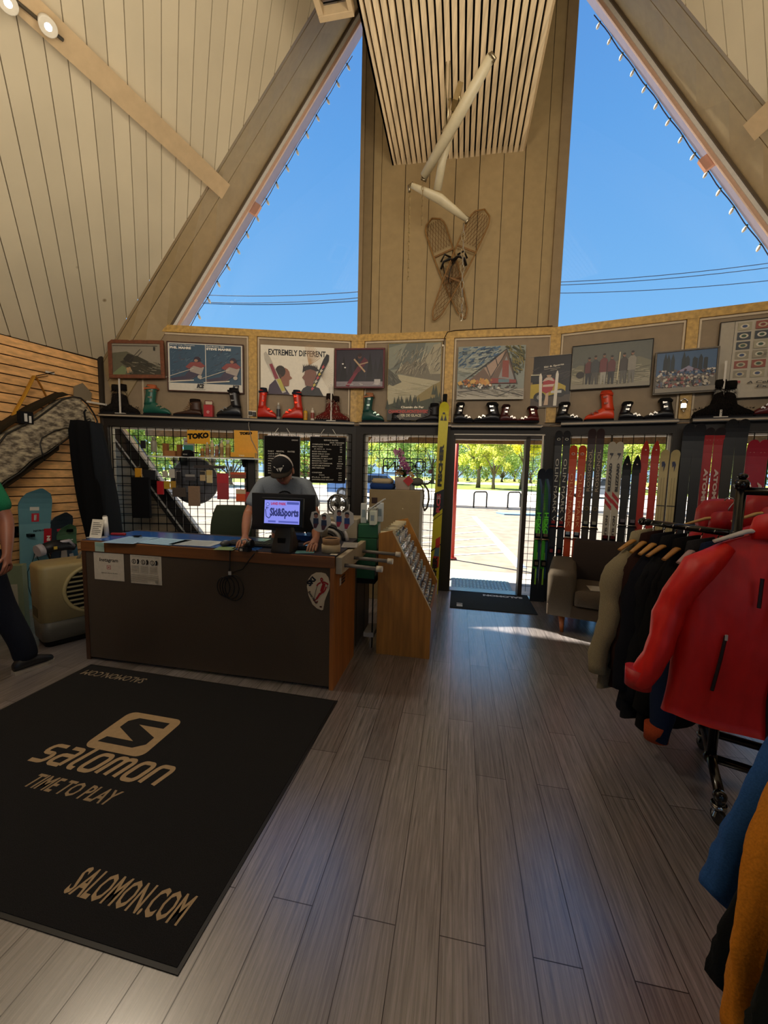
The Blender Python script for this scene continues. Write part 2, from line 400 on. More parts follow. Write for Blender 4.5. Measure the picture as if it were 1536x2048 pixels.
# upper front walls (panels, posts and sill trim) ------------------------------------------------
ZS, ZW = 2.20, 3.33
PANEL, POST = '8f7c62', 'c09a52'
def wbox(mb, F, u0, u1, z0, z1, o0, o1):         # box on facet F, offsets measured into the room
    d, n, g = fdir(F), fout(F), ORG[F]
    P = [g+d*u+n*(-o) for u, o in ((u0, o0), (u1, o0), (u1, o1), (u0, o1))]
    mb.slab([(p.x, p.y) for p in P], z0, z1) if o1 < o0 else mb.slab([(p.x, p.y) for p in P[::-1]], z0, z1)
RNG = {'L': (-3.22, 0.0), 'C': (0.0, 2.471), 'R': (0.0, 3.6)}
for F in 'LCR':
    a, b = RNG[F]; mb = MB(PANEL); wbox(mb, F, a, b, ZS-.02, ZW, 0, -.10)
    mb.build('wall_'+{'L': 'front_left', 'C': 'front', 'R': 'front_right'}[F], 'paint', kind='structure')
# posts and mouldings
def U(F, x, y=760, off=.03): return fu(F, x, y, off)[0]
posts = {'L': [U('L', 506)], 'C': [0.045, U('C', 897)], 'R': [0.0, U('R', 1377, 740)]}
for F in 'LCR':
    a, b = RNG[F]; mb = MB(POST)
    lo = a+.42 if F == 'L' else a
    wbox(mb, F, lo, b+.01, ZW-.085, ZW, .04, 0)
    edges = []
    for i, u in enumerate(posts[F]): wbox(mb, F, u-.052, u+.052, ZS+.004, ZW-.085, .035, 0); edges.append(u)
    if F == 'L': wbox(mb, F, -.085, 0.01, ZS+.004, ZW-.085, .035, 0); ed = [lo, posts[F][0], -.04]
    if F == 'C': ed = [.045, posts[F][1], b-.0]
    if F == 'R': wbox(mb, 'C', RNG['C'][1]-.07, RNG['C'][1], ZS+.004, ZW-.085, .036, 0); ed = [0, posts[F][1], posts[F][1]+1.25, posts[F][1]+2.5]; wbox(mb, F, ed[2]-.05, ed[2]+.05, ZS, ZW-.085, .035, 0)
    mb.build('trim_5', 'wood', kind='structure')
    ml = MB('c9b79a')
    for u0, u1 in zip(ed[:-1], ed[1:]):
        x0, x1 = u0+.06, u1-.06
        wbox(ml, F, x0, x1, ZW-.11, ZW-.088, .02, 0); wbox(ml, F, x0, x0+.018, ZS+.005, ZW-.11, .02, 0); wbox(ml, F, x1-.018, x1, ZS+.005, ZW-.11, .02, 0)
    ml.build('trim_6', 'paint', kind='structure')
# shelf ledge along the top of the lower windows
for F in 'LCR':
    a, b = RNG[F]
    if F == 'C': segs = [(a+.07, U('C', 888, 843, .14), 0), (U('C', 903, 848, .14), b-.13, -.03)]
    elif F == 'L': segs = [(a, posts['L'][0]-.0, 0), (posts['L'][0]+.0, b-.03, 0)]
    else: segs = [(.12, posts['R'][1]-.06, 0), (posts['R'][1]+.06, b, .0)]
    for (u0, u1, dz) in segs:
        mb = MB('15110e'); wbox(mb, F, u0, u1, ZS-.045+dz, ZS-.004+dz, .13, 0); mb.c_('a89a86'); wbox(mb, F, u0, u1, ZS-.036+dz, ZS-.018+dz, .138, .13)
        o = mb.build('ledge_shelf', 'satin')
        tag(o, {'L': ['dark ledge shelf over the ski wax window', 'dark ledge shelf over the two letter boards'], 'C': ['dark ledge shelf over the window with the neon sign', 'dark ledge shelf over the open door'], 'R': ['dark ledge shelf between door and the pair of pale skis', 'dark ledge shelf at the far right above the red skis']}[F][[s[0] for s in segs].index(u0)], 'shelf', 'ledge shelves above the windows')
# dark lower framing
DK = '1d1712'
for F in 'LCR':
    a, b = RNG[F]; mb = MB(DK)
    wbox(mb, F, a, b, 2.05, ZS-.046, .05, -.10)
    if F == 'L': cols = [(posts['L'][0]-.10, posts['L'][0]+.02), (-.10, 0.0), (a, a+.06)]
    elif F == 'C': cols = [(0.0, .13), (U('C', 886, 1000, 0)-.02, U('C', 903, 1000, 0)), (U('C', 1080, 1000, 0), b)]
    else: cols = [(0.0, .10), (posts['R'][1]-.09, posts['R'][1]+.05), (posts['R'][1]+1.2, posts['R'][1]+1.3)]
    for u0, u1 in cols: wbox(mb, F, u0, u1, 0, 2.05, .06, -.10)
    if F != 'C': wbox(mb, F, a, b, 0, .10, .02, -.10)
    else: wbox(mb, F, a, U('C', 886, 1000, 0), 0, .10, .02, -.10)
    mb.build('wall_front_lower', 'dark', kind='structure')
# lower windows: frames + panes
wn = [0]
def window(F, u0, u1, z0, z1, light=True):
    wn[0] += 1; t = bpy.data.objects.new('window_%d' % wn[0], None); C.objects.link(t); t['kind'] = 'structure'
    fr = MB('b9b2a4')
    w = .028
    for q in ((u0, u0+w, z0, z1), (u1-w, u1, z0, z1), (u0, u1, z1-w, z1), (u0, u1, z0, z0+w)): wbox(fr, F, q[0], q[1], q[2], q[3], .0, -.05)
    fr.build('window_frame', 'satin', t)
    g = MB('ffffff'); wbox(g, F, u0+w, u1-w, z0+w, z1-w, -.02, -.028); g.build('pane', glass_mat(), t)
uL1 = (-3.16, posts['L'][0]-.10); uL2 = (posts['L'][0]+.02, -.10)
uC1 = (.13, U('C', 884, 1000, 0)-.02)
uR1 = (.10, posts['R'][1]-.09); uR2 = (posts['R'][1]+.05, posts['R'][1]+1.2)
for F, u in (('L', uL1), ('L', uL2), ('C', uC1), ('R', uR1), ('R', uR2)): window(F, u[0], u[1], .10, 2.05)
# door opening: frame and narrow meshed sidelight
d0, d1 = U('C', 903, 1000, 0), U('C', 1047, 1000, 0); d2 = U('C', 1080, 1000, 0)
DOOR0, DOOR1 = d0, d1
t = bpy.data.objects.new('door_1', None); C.objects.link(t); t['kind'] = 'structure'
fr = MB('2a211b'); wbox(fr, 'C', d0, d0+.02, 0, 2.03, .05, -.12); wbox(fr, 'C', d1-.015, d1+.035, 0, 2.03, .05, -.12)
wbox(fr, 'C', d0, d2, 2.0, 2.05, .05, -.12); fr.build('door_frame', 'dark', t)
st = MB('cfc6b8'); wbox(st, 'C', d0, d2, 2.045, 2.058, .062, .05); wbox(st, 'C', d2-.03, d2-.012, 0, 2.05, .062, .05); wbox(st, 'C', d0+.02, d1-.015, 1.985, 2.0, .03, .0); st.build('door_trim', 'satin', t)
si = MB('e6e6e0'); wbox(si, 'C', d1+.05, d2-.04, .05, 2.0, -.07, -.08); si.build('pane', glass_mat(), t)
sg = MB('4a4640')
zz = .12
while zz < 2.0: wbox(sg, 'C', d1+.04, d2-.03, zz, zz+.006, -.03, -.036); zz += .085
wbox(sg, 'C', d1+.09, d1+.095, .05, 2.0, -.03, -.036); sg.build('side_grille', 'dark', t)
th = MB('8b8f90'); wbox(th, 'C', d0+.02, d1-.015, .0, .012, .03, -.14); th.build('door_sill', 'metal', t)
# pier between the two tall windows: vertical boards
mb = MB('a08a66'); u = 0.0; ws = [.20, .015]
bw = [.13, .155, .20, .29, .25, .25, .27, .25, .24, .20, .236]
seam = [fu('C', x, 640, 0)[0] for x in (741, 757, 803, 850, 900, 946, 992, 1033, 1075)]
prev = 0.0
for i, sx_ in enumerate(seam+[2.471]):
    mb.c_('9d875f' if i else '7f6c4c'); wbox(mb, 'C', prev+.004, sx_-.004, ZW, 9.2, .0 if i % 2 else .012, -.05); prev = sx_
mb.c_('3c2e1e'); wbox(mb, 'C', 0, 2.471, ZW, 9.2, -.02, -.07)
mb.c_('8a7657'); wbox(mb, 'C', 2.36, 2.471, ZW, 9.2, .05, -.05); wbox(mb, 'C', 0.0, .05, ZW, 9.2, .05, -.05)
mb.build('wall_front_pier', 'paint', kind='structure')
# slatted flat ceiling over the pier
SZ = 5.352
pa, pb = fu('C', 785, 333, 0)[0], fu('C', 1050, 301, 0)[0]
mb = MB('f2dcb4'); n_ = 25; stp = (pb-pa)/n_
for i in range(n_):
    u0 = pa+i*stp; wbox(mb, 'C', u0+.0, u0+stp*.70, SZ, SZ+.05, 3.4, -.0)
mb.build('ceiling_slats', 'wood', kind='structure')
mb = MB('120d09'); wbox(mb, 'C', pa, pb, SZ+.07, SZ+.10, 3.4, 0); mb.c_('c4ab84'); wbox(mb, 'C', pa-.0, pa+.02, SZ-.0, SZ+.3, 3.4, 0); wbox(mb, 'C', pb-.02, pb, SZ, SZ+.3, 3.4, 0)
mb.build('ceiling_slat_backing', 'matte', kind='structure')
# vent box beside the slats
vp = [PZ(636, 34, 5.35), PZ(706, 21, 5.35)]
t = thing('ceiling_vent', 'square louvred vent in pale frame beside the slatted ceiling', 'vent', (vp[0].x, vp[0].y, 5.35), ANG['C'])
W_ = (vp[1]-vp[0]).length; mb = MB('cbb28a')
for q in ((0, 0, W_, .05), (0, -.6, .05, 0), (W_-.04, -.6, W_, 0), (0, -.6, W_, -.55)): mb.b2((q[0], q[1], -.0), (q[2], q[3], .08))
mb.build('frame', 'paint', t, bevel=.004)
mb = MB('6b5c44')
for i in range(9): mb.box((W_/2, -.06-i*.058, .05), (W_-.09, .045, .006), Matrix.Rotation(.6, 3, 'X'))
mb.build('louvre', 'metal', t); mb = MB('0c0a08'); mb.b2((.04, -.56, .09), (W_-.04, 0, .10)); mb.build('backing', 'matte', t)
# tall triangular windows ----------------------------------------------------------------
for F, nm in (('L', 6), ('R', 7)):
    t = bpy.data.objects.new('window_%d' % nm, None); C.objects.link(t); t['kind'] = 'structure'
    f = (lambda p: Vector(p)) if F == 'L' else mir
    a = RI[0]+(RI[0]-RI[2])*.05; b_ = RIt; n = fout(F)
    lo = f(RI[0]); ap = RI[0]+(RI[2]-RI[0])*((0-(RI[0]-A).dot(fdir('L')))/((RI[2]-RI[0]).dot(fdir('L')))); ap = f(ap)
    cr_ = Vector(A if F == 'L' else B); cr_.z = ZW
    k0 = lo.lerp(ap, (ZW-lo.z)/(ap.z-lo.z))
    g = MB(); g.quadbox([k0+n*.05, ap+n*.05, cr_+n*.05], n, .008); g.build('pane', glass_mat(), t)
    # stepped white trim along the slope; warm bounce light put into the pink step
    e = (ap-k0).normalized(); inn = n.cross(e); inn = inn if inn.dot(cr_-k0) > 0 else -inn
    tr = MB('d8d0c4')
    for w0, w1, dd, c in ((0, .022, .0, '5a4c3a'), (.022, .055, .02, 'd9d3c8'), (.055, .085, .035, 'c9a58c')):
        tr.c_(c); P = [k0+inn*w0, ap+inn*w0, ap+inn*w1, k0+inn*w1]; tr.quadbox([p+n*dd for p in P], n, .03)
    tr.build('window_trim', 'satin', t)
    # roof overhang beyond the glass: flares outwards, its soffit shows as the mauve strip
    OV, OP = .78, .19
    ev = MB('85798a'); P = [k0-e*.5+n*.10-inn*.02, ap+e*1.2+n*.10-inn*.02, ap+e*1.2+n*OV-inn*OP, k0-e*.5+n*OV-inn*OP]; nn = (P[1]-P[0]).cross(P[3]-P[0]).normalized(); nn = nn if nn.dot(inn) < 0 else -nn
    ev.quadbox(P, nn, .07); ev.build('eave', 'paint', t)
    bl = MB('c48c70'); q = k0.lerp(ap, .385); bl.quadbox([q+inn*.04+n*.1, q+e*.14+inn*.04+n*.1, q+e*.14+inn*.15+n*.1, q+inn*.15+n*.1], n, .05); bl.build('bracket', 'paint', t)
    ST = (k0, ap, inn, n, e)
    ST = ST+(OV, OP)
    if F == 'L': STL = ST
    else: STR = ST
# remaining shell: left wall (slats), right wall, back wall, with openings added behind the viewer for sky light
def wall_quad(name, p, q, z0, zp, zq, col, mat='paint', n=None, th=.1, top=None):
    mb = MB(col); P = [Vector((p.x, p.y, z0)), Vector((q.x, q.y, z0)), Vector((q.x, q.y, zq)), Vector((p.x, p.y, zp))]
    mb.quadbox(P, n, th); return mb.build(name, mat, kind='structure')
nW = Vector((-DW.y, DW.x, 0))
ZL = 2.87
# slatwall: boards with real grooves
mb = MB('b07c42'); zz = .02; k = 0
while zz < ZL-.01:
    h = min(.098, ZL-zz-.004); v = random.uniform(.9, 1.08); mb.col = tuple(c*v for c in RGB('e8b272')[:3])+(1,)
    P = [WL.copy(), WL2.copy()]; mb.quadbox([Vector((P[0].x, P[0].y, zz)), Vector((P[1].x, P[1].y, zz)), Vector((P[1].x, P[1].y, zz+h-.012)), Vector((P[0].x, P[0].y, zz+h-.012))], nW, .018)
    zz += h
mb.build('wall_left', 'wood', kind='structure')
wall_quad('wall_left_backing', WL, WL2, 0, ZL, ZL, '2a1b10', 'matte', nW, .1).location = nW*.02
cq = MB('2a221a'); q_ = WL-DW*.03-nW*.0; cq.cyl((q_.x, q_.y, 0), (q_.x, q_.y, ZL+.05), .035); q_ = WL+nW*.05+DW*.03; cq.b2((q_.x-.12, q_.y-.06, 0), (q_.x+.02, q_.y+.10, ZL+.15)); cq.build('trim_8', 'paint', kind='structure')
mb = MB('9b8a6c'); mb.quadbox([Vector((WL.x, WL.y, ZL)), Vector((WL2.x, WL2.y, ZL)), Vector((WL2.x, WL2.y, ZL+.09)), Vector((WL.x, WL.y, ZL+.09))], nW, .2)
mb.build('trim_7', 'paint', kind='structure')
mr2 = mir(WL+nW)-mir(WL)
wall_quad('wall_right', WR, WR2, 0, ZL+.05, ZL+.05, 'a8895c', 'paint', mr2, .1)
# back wall; its two openings are added to let sky light in
bx = MB('a08c70'); bd = (WR2-WL2); L_ = bd.length; bd.normalize(); bn = Vector((bd.y, -bd.x, 0))
def bwall(s0, s1, z0, z1): bx.quadbox([WL2+bd*s0+Vector((0, 0, z0)), WL2+bd*s1+Vector((0, 0, z0)), WL2+bd*s1+Vector((0, 0, z1)), WL2+bd*s0+Vector((0, 0, z1))], bn, .1)
bwall(0, L_, 0, .9); bwall(0, 2.5, .9, 2.3); bwall(5.0, L_-5.0, .9, 2.3); bwall(L_-2.5, L_, .9, 2.3); bwall(0, L_, 2.3, 3.0)
bx.quadbox([WL2+Vector((0, 0, 2.95)), WR2+Vector((0, 0, 2.95)), Vector((bk.x, bk.y, BKT.z+.3))], bn, .1)
bx.build('wall_back', 'paint', kind='structure')
# ================================================================== OUTSIDE
def ground_mat(name, c1, c2, sc, rough=.9):
    m = bpy.data.materials.new(name); m.use_nodes = True; nt = m.node_tree; b = nt.nodes['Principled BSDF']; b.inputs['Roughness'].default_value = rough
    tcn = _n(nt, 'ShaderNodeTexCoord'); nz = _n(nt, 'ShaderNodeTexNoise'); nz.inputs['Scale'].default_value = sc; nz.inputs['Detail'].default_value = 6
    nt.links.new(tcn.outputs['Object'], nz.inputs['Vector']); rp = _n(nt, 'ShaderNodeValToRGB')
    rp.color_ramp.elements[0].position = .35; rp.color_ramp.elements[0].color = RGB(c1); rp.color_ramp.elements[1].position = .65; rp.color_ramp.elements[1].color = RGB(c2)
    nt.links.new(nz.outputs[0], rp.inputs[0]); nt.links.new(rp.outputs[0], b.inputs['Base Color']); return m
def gslab(name, pts, z0, z1, mat):
    mb = MB(); mb.slab(pts, z0, z1); return mb.build(name, mat, kind='structure')
GZ = -.03
o_ = fout('C'); c_ = fdir('C'); G0 = A+o_*.11
def gp(u, v): p = A+c_*u+o_*v; return (p.x, p.y)
gslab('floor_walk', [gp(-9, .12), gp(14, .12), gp(14, 1.35), gp(-9, 1.35)], GZ-.1, GZ, ground_mat('concrete', 'b5aea4', 'c9c3b9', 6))
gslab('floor_asphalt', [gp(-60, 1.35), gp(70, 1.35), gp(70, 14.2), gp(-60, 14.2)], GZ-.12, GZ-.02, ground_mat('asphalt', '787067', '8f867a', 3))
gslab('floor_far_walk', [gp(-80, 14.35), gp(90, 14.35), gp(90, 36), gp(-80, 36)], GZ-.1, GZ+.06, ground_mat('concrete_far', 'c4beb4', 'd6d1c8', 1))
gslab('floor_lawn', [gp(-120, 36), gp(140, 36), gp(140, 60), gp(-120, 60)], GZ-.1, GZ+.07, ground_mat('lawn', '5a6b2c', '7c8c3c', .8))
gslab('floor_path_far', [gp(-120, 60), gp(140, 60), gp(140, 78), gp(-120, 78)], GZ-.1, GZ+.08, ground_mat('path_far', 'b8b2a6', 'cac5ba', .5))
gslab('floor_field', [gp(-160, 78), gp(190, 78), gp(190, 170), gp(-160, 170)], GZ-.1, GZ+.09, ground_mat('field', '8c9440', 'a5a950', .3))
mb = MB('c9c4ba'); mb.slab([gp(-60, 14.2), gp(70, 14.2), gp(70, 14.36), gp(-60, 14.36)], GZ-.05, GZ+.10); mb.build('trim_curb', 'matte', kind='structure')
# parking paint
mb = MB('dfe3ea')
a, b = PZ(962, 1045, GZ), PZ(1026, 1115, GZ); d = (b-a).normalized(); n = Vector((-d.y, d.x, 0))
a2 = PZ(948, 1032, GZ)
mb.c_('8093b8'); mb.slab([(a2+n*.09).xy[:], (a2-n*.09).xy[:], (b+d*.8-n*.09).xy[:], (b+d*.8+n*.09).xy[:]], GZ-.02, GZ-.013)
mb.c_('b8b6b0')
for y in (1052, 1064, 1077, 1091, 1106):
    p = PZ(903, y+3, GZ); q = PZ(965+(y-1052)*.85, y-3, GZ); dd = (q-p).normalized(); nn = Vector((-dd.y, dd.x, 0)); p = p-dd*2
    mb.slab([(p+nn*.05).xy[:], (p-nn*.05).xy[:], (q-nn*.05).xy[:], (q+nn*.05).xy[:]], GZ-.02, GZ-.0125)
for uu in (-9, -6.2, -3.4, 4.6, 7.4, 10.2): mb.slab([gp(uu, 2.5), gp(uu+.1, 2.5), gp(uu+.1, 7.5), gp(uu, 7.5)], GZ-.02, GZ-.013)
o = mb.build('painted_parking_lines', 'matte'); tag(o, 'white and pale blue stripes painted on the parking lot outside the door', 'road marking')
# bike racks: inverted U of grey pipe
def px_at(x, y, z): return PZ(x, y, z)
bz = GZ+.06
for (x0, x1, lab) in ((947, 979, 'grey inverted U bike rack in the middle of the door view'), (1015, 1052, 'grey inverted U bike rack at the right of the door view')):
    p, q = PZ(x0, 1016, bz), PZ(x1, 1015, bz); p.z = q.z = 0; L = (q-p).length; an = math.atan2((q-p).y, (q-p).x)
    t = thing('bike_rack', lab, 'bike rack', (p.x, p.y, bz), an, 'bike racks')
    L = .80
    pts = [(0, 0, 0), (0, 0, .62)]+[(.12-.12*math.cos(a), 0, .62+.12*math.sin(a)) for a in (.4, .8, 1.2, PI/2)]+[(L-.12+.12*math.sin(a), 0, .62+.12*math.cos(a)) for a in (0, .4, .8, 1.2, PI/2)]+[(L, 0, 0)]
    MB('2c2e30').tube(pts, .035, 8).build('hoop', 'matte', t); f_ = MB('4d5156'); f_.cyl((0, 0, 0), (0, 0, .012), .07); f_.cyl((L, 0, 0), (L, 0, .012), .07); f_.build('foot_plate', 'matte', t)
# red post just outside the door
p = PP(909, 1010, A+fout('C')*2.2, fout('C'))
t = thing('red_post', 'thin red metal post standing outside beside the door', 'post', (p.x, p.y, GZ), 0)
MB('b0392c').cyl((0, 0, 0), (0, 0, 2.6), .035).build('shaft', 'satin', t); MB('8a2c22').box((0, 0, .01), (.14, .14, .02)).build('foot_plate', 'satin', t)
# canopy running round the front outside, over door and lower windows
mb = MB('a0825c')
for F in 'LCR':
    a, b = RNG[F]; wbox(mb, F, a-.1, b+.1, 2.16+.02*(F == 'C'), 2.26+.02*(F == 'C'), -.12, -1.34); mb.c_('8a6d48'); wbox(mb, F, a-.17, b+.17, 2.04, 2.27, -1.34, -1.39); mb.c_('a0825c')
mb.build('ceiling_porch', 'wood', kind='structure')
# blue shadow at the curb, put in as a flat blue-grey slab
p = PZ(1030, 1028, GZ); t = MB('6f8ea6'); t.slab([(p.x-.55, p.y-.35), (p.x+1.6, p.y-.55), (p.x+1.6, p.y+.35), (p.x-.7, p.y+.3)], GZ-.02, GZ+.03)
o = t.build('curb_shadow_slab', 'matte'); tag(o, 'blue grey ramp plate lying against the curb outside', 'ramp')
# trees
def tree_proto(name, seed, cols, h=9.0, rad=3.2, trunk_h=2.6, nleaf=3600, lean=0.0, tr=.22):
    rnd = random.Random(seed)
    t = bpy.data.objects.new(name, None); C.objects.link(t)
    tk = MB('6b5b48'); top = Vector((lean*h*.4, 0, trunk_h+1.2))
    tk.tube([(0, 0, -.1), (lean*.5+rnd.uniform(-.08, .08), rnd.uniform(-.08, .08), trunk_h*.5), (lean, 0, trunk_h), top], [tr*1.4, tr, tr*.85, tr*.5], 10)
    for k in range(6):
        a = k*1.05+rnd.random(); e = Vector((math.cos(a)*rad*.55, math.sin(a)*rad*.55, trunk_h+rnd.uniform(1.2, 3.2)))
        tk.tube([Vector((lean, 0, trunk_h*rnd.uniform(.75, 1.05))), (Vector((lean, 0, trunk_h))+e)*.5+Vector((0, 0, .3)), e], [tr*.5, tr*.32, tr*.12], 6)
    tk.build('trunk', 'wood_z', t)
    blobs = []
    for k in range(22):
        a = rnd.uniform(0, 2*PI); rr = rad*math.sqrt(rnd.random())*.8; z = trunk_h+.3+(h-trunk_h-.6)*rnd.random()
        f = 1-.55*abs((z-trunk_h)/(h-trunk_h)-.4); blobs.append((Vector((lean+math.cos(a)*rr*f, math.sin(a)*rr*f, z)), rnd.uniform(.6, 1.25)*rad/3.2))
    lf = MB()
    for i in range(nleaf):
        c, r = blobs[rnd.randrange(len(blobs))]; v = Vector((rnd.gauss(0, 1), rnd.gauss(0, 1), rnd.gauss(0, .8))).normalized()*r*rnd.uniform(.55, 1.05)
        p = c+v; s_ = rnd.uniform(.10, .2)*1.15; a = Vector((rnd.gauss(0, 1), rnd.gauss(0, 1), rnd.gauss(0, 1))).normalized(); b = a.orthogonal().normalized()
        lf.c_(rnd.choice(cols)); lf.add([p-a*s_, p+b*s_*.6, p+a*s_, p-b*s_*.6], [(0, 1, 2, 3)])
    lf.build('crown', 'foliage', t); return t
TC = [['c8d460', 'dce070', 'a8bc50', 'ece884'], ['96b464', 'acc870', '7e9e56', 'c0d078'], ['f4ec50', 'e8e44c', 'faf060', 'd4d850']]
tp = [tree_proto('park_tree', 1, TC[0], 8.5, 3.0, 2.4), tree_proto('park_tree', 2, TC[1], 10.5, 4.2, .9, 5200), tree_proto('park_tree', 3, TC[2], 7.5, 1.9, 2.7, 2200, .25, .16)]
# (picture column of the trunk, forward distance, kind, scale)
TL_ = [(957, 47, 0, 1.15, 'yellow green park tree with thick trunk left of centre in the door view'), (988, 43, 0, .85, 'pale green park tree with thin trunk at the centre of the door view'),
       (1043, 45, 2, 1.2, 'bright yellow leaning park tree at the right of the door view'), (915, 80, 1, 1.2, 'dark green park tree at the left of the door view'),
       (935, 95, 1, 1.3, None), (1005, 90, 1, 1.3, None), (1030, 100, 1, 1.5, None), (1062, 84, 1, 1.3, None), (975, 105, 1, 1.5, None), (890, 98, 1, 1.6, None),
       (865, 62, 0, 1.2, None), (835, 75, 1, 1.3, None), (800, 66, 1, 1.2, None), (765, 72, 0, 1.3, None), (735, 80, 1, 1.4, None), (700, 60, 1, 1.3, None), (660, 70, 0, 1.3, None), (640, 50, 2, 1.2, None), (610, 66, 1, 1.2, None),
       (575, 58, 0, 1.2, None), (545, 60, 1, 1.3, None), (500, 42, 0, 1.2, None), (462, 38, 1, 1.0, None), (425, 34, 0, .95, None), (390, 36, 1, .9, None), (352, 30, 0, .85, None), (312, 31, 0, .9, None), (275, 28, 1, .85, None), (235, 28, 0, .85, None),
       (1120, 60, 1, 1.2, None), (1160, 52, 0, 1.2, None), (1200, 60, 1, 1.3, None), (1240, 50, 1, 1.1, None), (1285, 46, 0, 1.1, None), (1330, 52, 1, 1.2, None), (1380, 44, 0, 1.1, None), (1440, 46, 1, 1.2, None), (1500, 40, 0, 1.1, None), (1560, 42, 1, 1.2, None)]
first = [True]*3
for i, (x, dist, k, sc_, lab) in enumerate(TL_):
    p = PD(x, 950, dist); rz = random.uniform(0, 6.28) if k != 2 else 0
    sc_ *= .84
    if first[k]: o = tp[k]; first[k] = False; o.location = (p.x, p.y, 0); o.rotation_euler = (0, 0, rz); o.scale = (sc_,)*3
    else: o = dup(tp[k], (p.x, p.y, 0), rz, scale=(sc_,)*3)
    side = 'the ski wax window' if x < 508 else 'the letter boards' if x < 715 else 'the neon sign window' if x < 890 else 'the door opening' if x < 1090 else 'the rack of old skis'
    tag(o, lab or ['yellow green', 'dark green', 'bright yellow'][k]+' park tree far behind '+side, 'tree', 'park trees behind '+side)
# parked van and car seen through the left windows
def vehicle(px, py, dist, rz, body, glassc, L_, H_, lab, nm='parked_car'):
    p = PD(px, py, dist); t = thing(nm, lab, 'car' if nm != 'parked_van' else 'van', (p.x, p.y, GZ), rz, None)
    b = MB(body); hw = .9
    prof = [(0, .35), (0, .85), (.25, H_*.58), (L_*.22, H_*.62), (L_*.34, H_), (L_*.8, H_*.98), (L_*.95, H_*.6), (L_, .8), (L_, .35)]
    b.prism(prof, -hw, hw); b.build('body', 'gloss', t, bevel=.05)
    g = MB(glassc); g.prism([(L_*.27, H_*.63), (L_*.355, H_*.93), (L_*.78, H_*.92), (L_*.9, H_*.62)], -hw-.01, hw+.01); g.build('side_window', 'gloss', t)
    for x in (L_*.2, L_*.8):
        for s in (-1, 1):
            w = MB('151515'); w.cyl((x, s*hw-.11*s, .33), (x, s*hw+.01*s, .33), .33, seg=20); w.c_('9a9a9a'); w.cyl((x, s*hw, .33), (x, s*hw+.02*s, .33), .18); w.build('wheel', 'satin', t)
    return t
vehicle(655, 960, 24, .1, '5d7fb0', '1e2a38', 4.4, 1.5, 'blue parked car seen through the window below the letter boards')
vehicle(1150, 960, 30, .2, '8d9298', '20262c', 4.6, 1.6, 'grey parked car seen between the old skis by the door')
# building far behind the letter boards (brick)
p = PD(585, 950, 95); t = thing('brick_building', 'low red brick building far across the park behind the letter boards', 'building', (p.x, p.y, 0), 0)
MB('a5644c').b2((-2, 0, 0), (14, 8, 5.0)).build('wall', 'matte', t); MB('6a5a50').b2((-2.4, -.4, 5.0), (14.4, 8.4, 5.4)).build('roof', 'matte', t)
w = MB('2c3640')
for k in range(5): w.b2((-.8+k*3, -.05, 1.2), (.6+k*3, 0, 3.0))
w.build('window', 'gloss', t)
# power lines
for i, (F, x0, y0, x1, y1, lab) in enumerate([('L', 395, 591, 712, 586, 'power line, upper strand behind the left tall window'), ('L', 400, 606, 712, 598, 'power line, middle strand behind the left tall window'), ('L', 400, 608, 712, 604, 'power line, lower strand behind the left tall window'),
        ('R', 1115, 566, 1540, 528, 'power line, upper strand behind the right tall window'), ('R', 1115, 572, 1540, 537, 'power line, middle strand behind the right tall window'), ('R', 1115, 588, 1540, 563, 'power line, lowest strand behind the right tall window')]):
    a, b = PD(x0, y0, 34), PD(x1, y1, 30); d = b-a
    pts = [a-d*.4+d*1.8*k/12+Vector((0, 0, .6*((k/6-1)**2-.2))) for k in range(13)]
    o = MB('2e3b50').tube(pts, .028, 5).build('power_line', 'matte'); tag(o, lab, 'power line', 'overhead power lines')
# string lights along the outside eaves
bulb = None
for F, ST, lab in (('L', STL, 'small clear bulb of the string light on the eave of the left tall window'), ('R', STR, 'small clear bulb of the string light on the eave of the right tall window')):
    k0, ap, inn, n, e, OV, OP = ST; Lr = (ap-k0).length
    w = MB('3b3a52'); base = n*(OV+.01)-inn*(OP-.012); off_ = .0
    w.tube([k0+base+inn*(.006*math.sin(k*1.3))+e*(Lr*k/40) for k in range(41)], .006, 5)
    o = w.build('light_string_wire', 'matte'); tag(o, 'thin wire of the string lights along the '+('left' if F == 'L' else 'right')+' eave outside', 'wire')
    nb = 17; sp = Lr/nb
    for k in range(nb):
        p = k0+base+e*(sp*(k+.5))+inn*.005
        if bulb is None:
            t = thing('string_light_bulb', lab, 'light bulb', p, 0, 'string light bulbs')
            MB('e6e2cc').lathe([(.004, -.085), (.014, -.07), (.019, -.045), (.014, -.02), (.010, -.012)], seg=10).build('glass', 'satin', t)
            MB('33402c').lathe([(.011, -.014), (.011, .012), (.006, .016)], seg=10).build('socket', 'matte', t); bulb = t
            bulb['first'] = 1; del bulb['first']
        else: t = dup(bulb, p, 0, lab)
        t.rotation_euler = (0, random.uniform(-.1, .1)+(.45 if F == 'R' else -.45), 0)
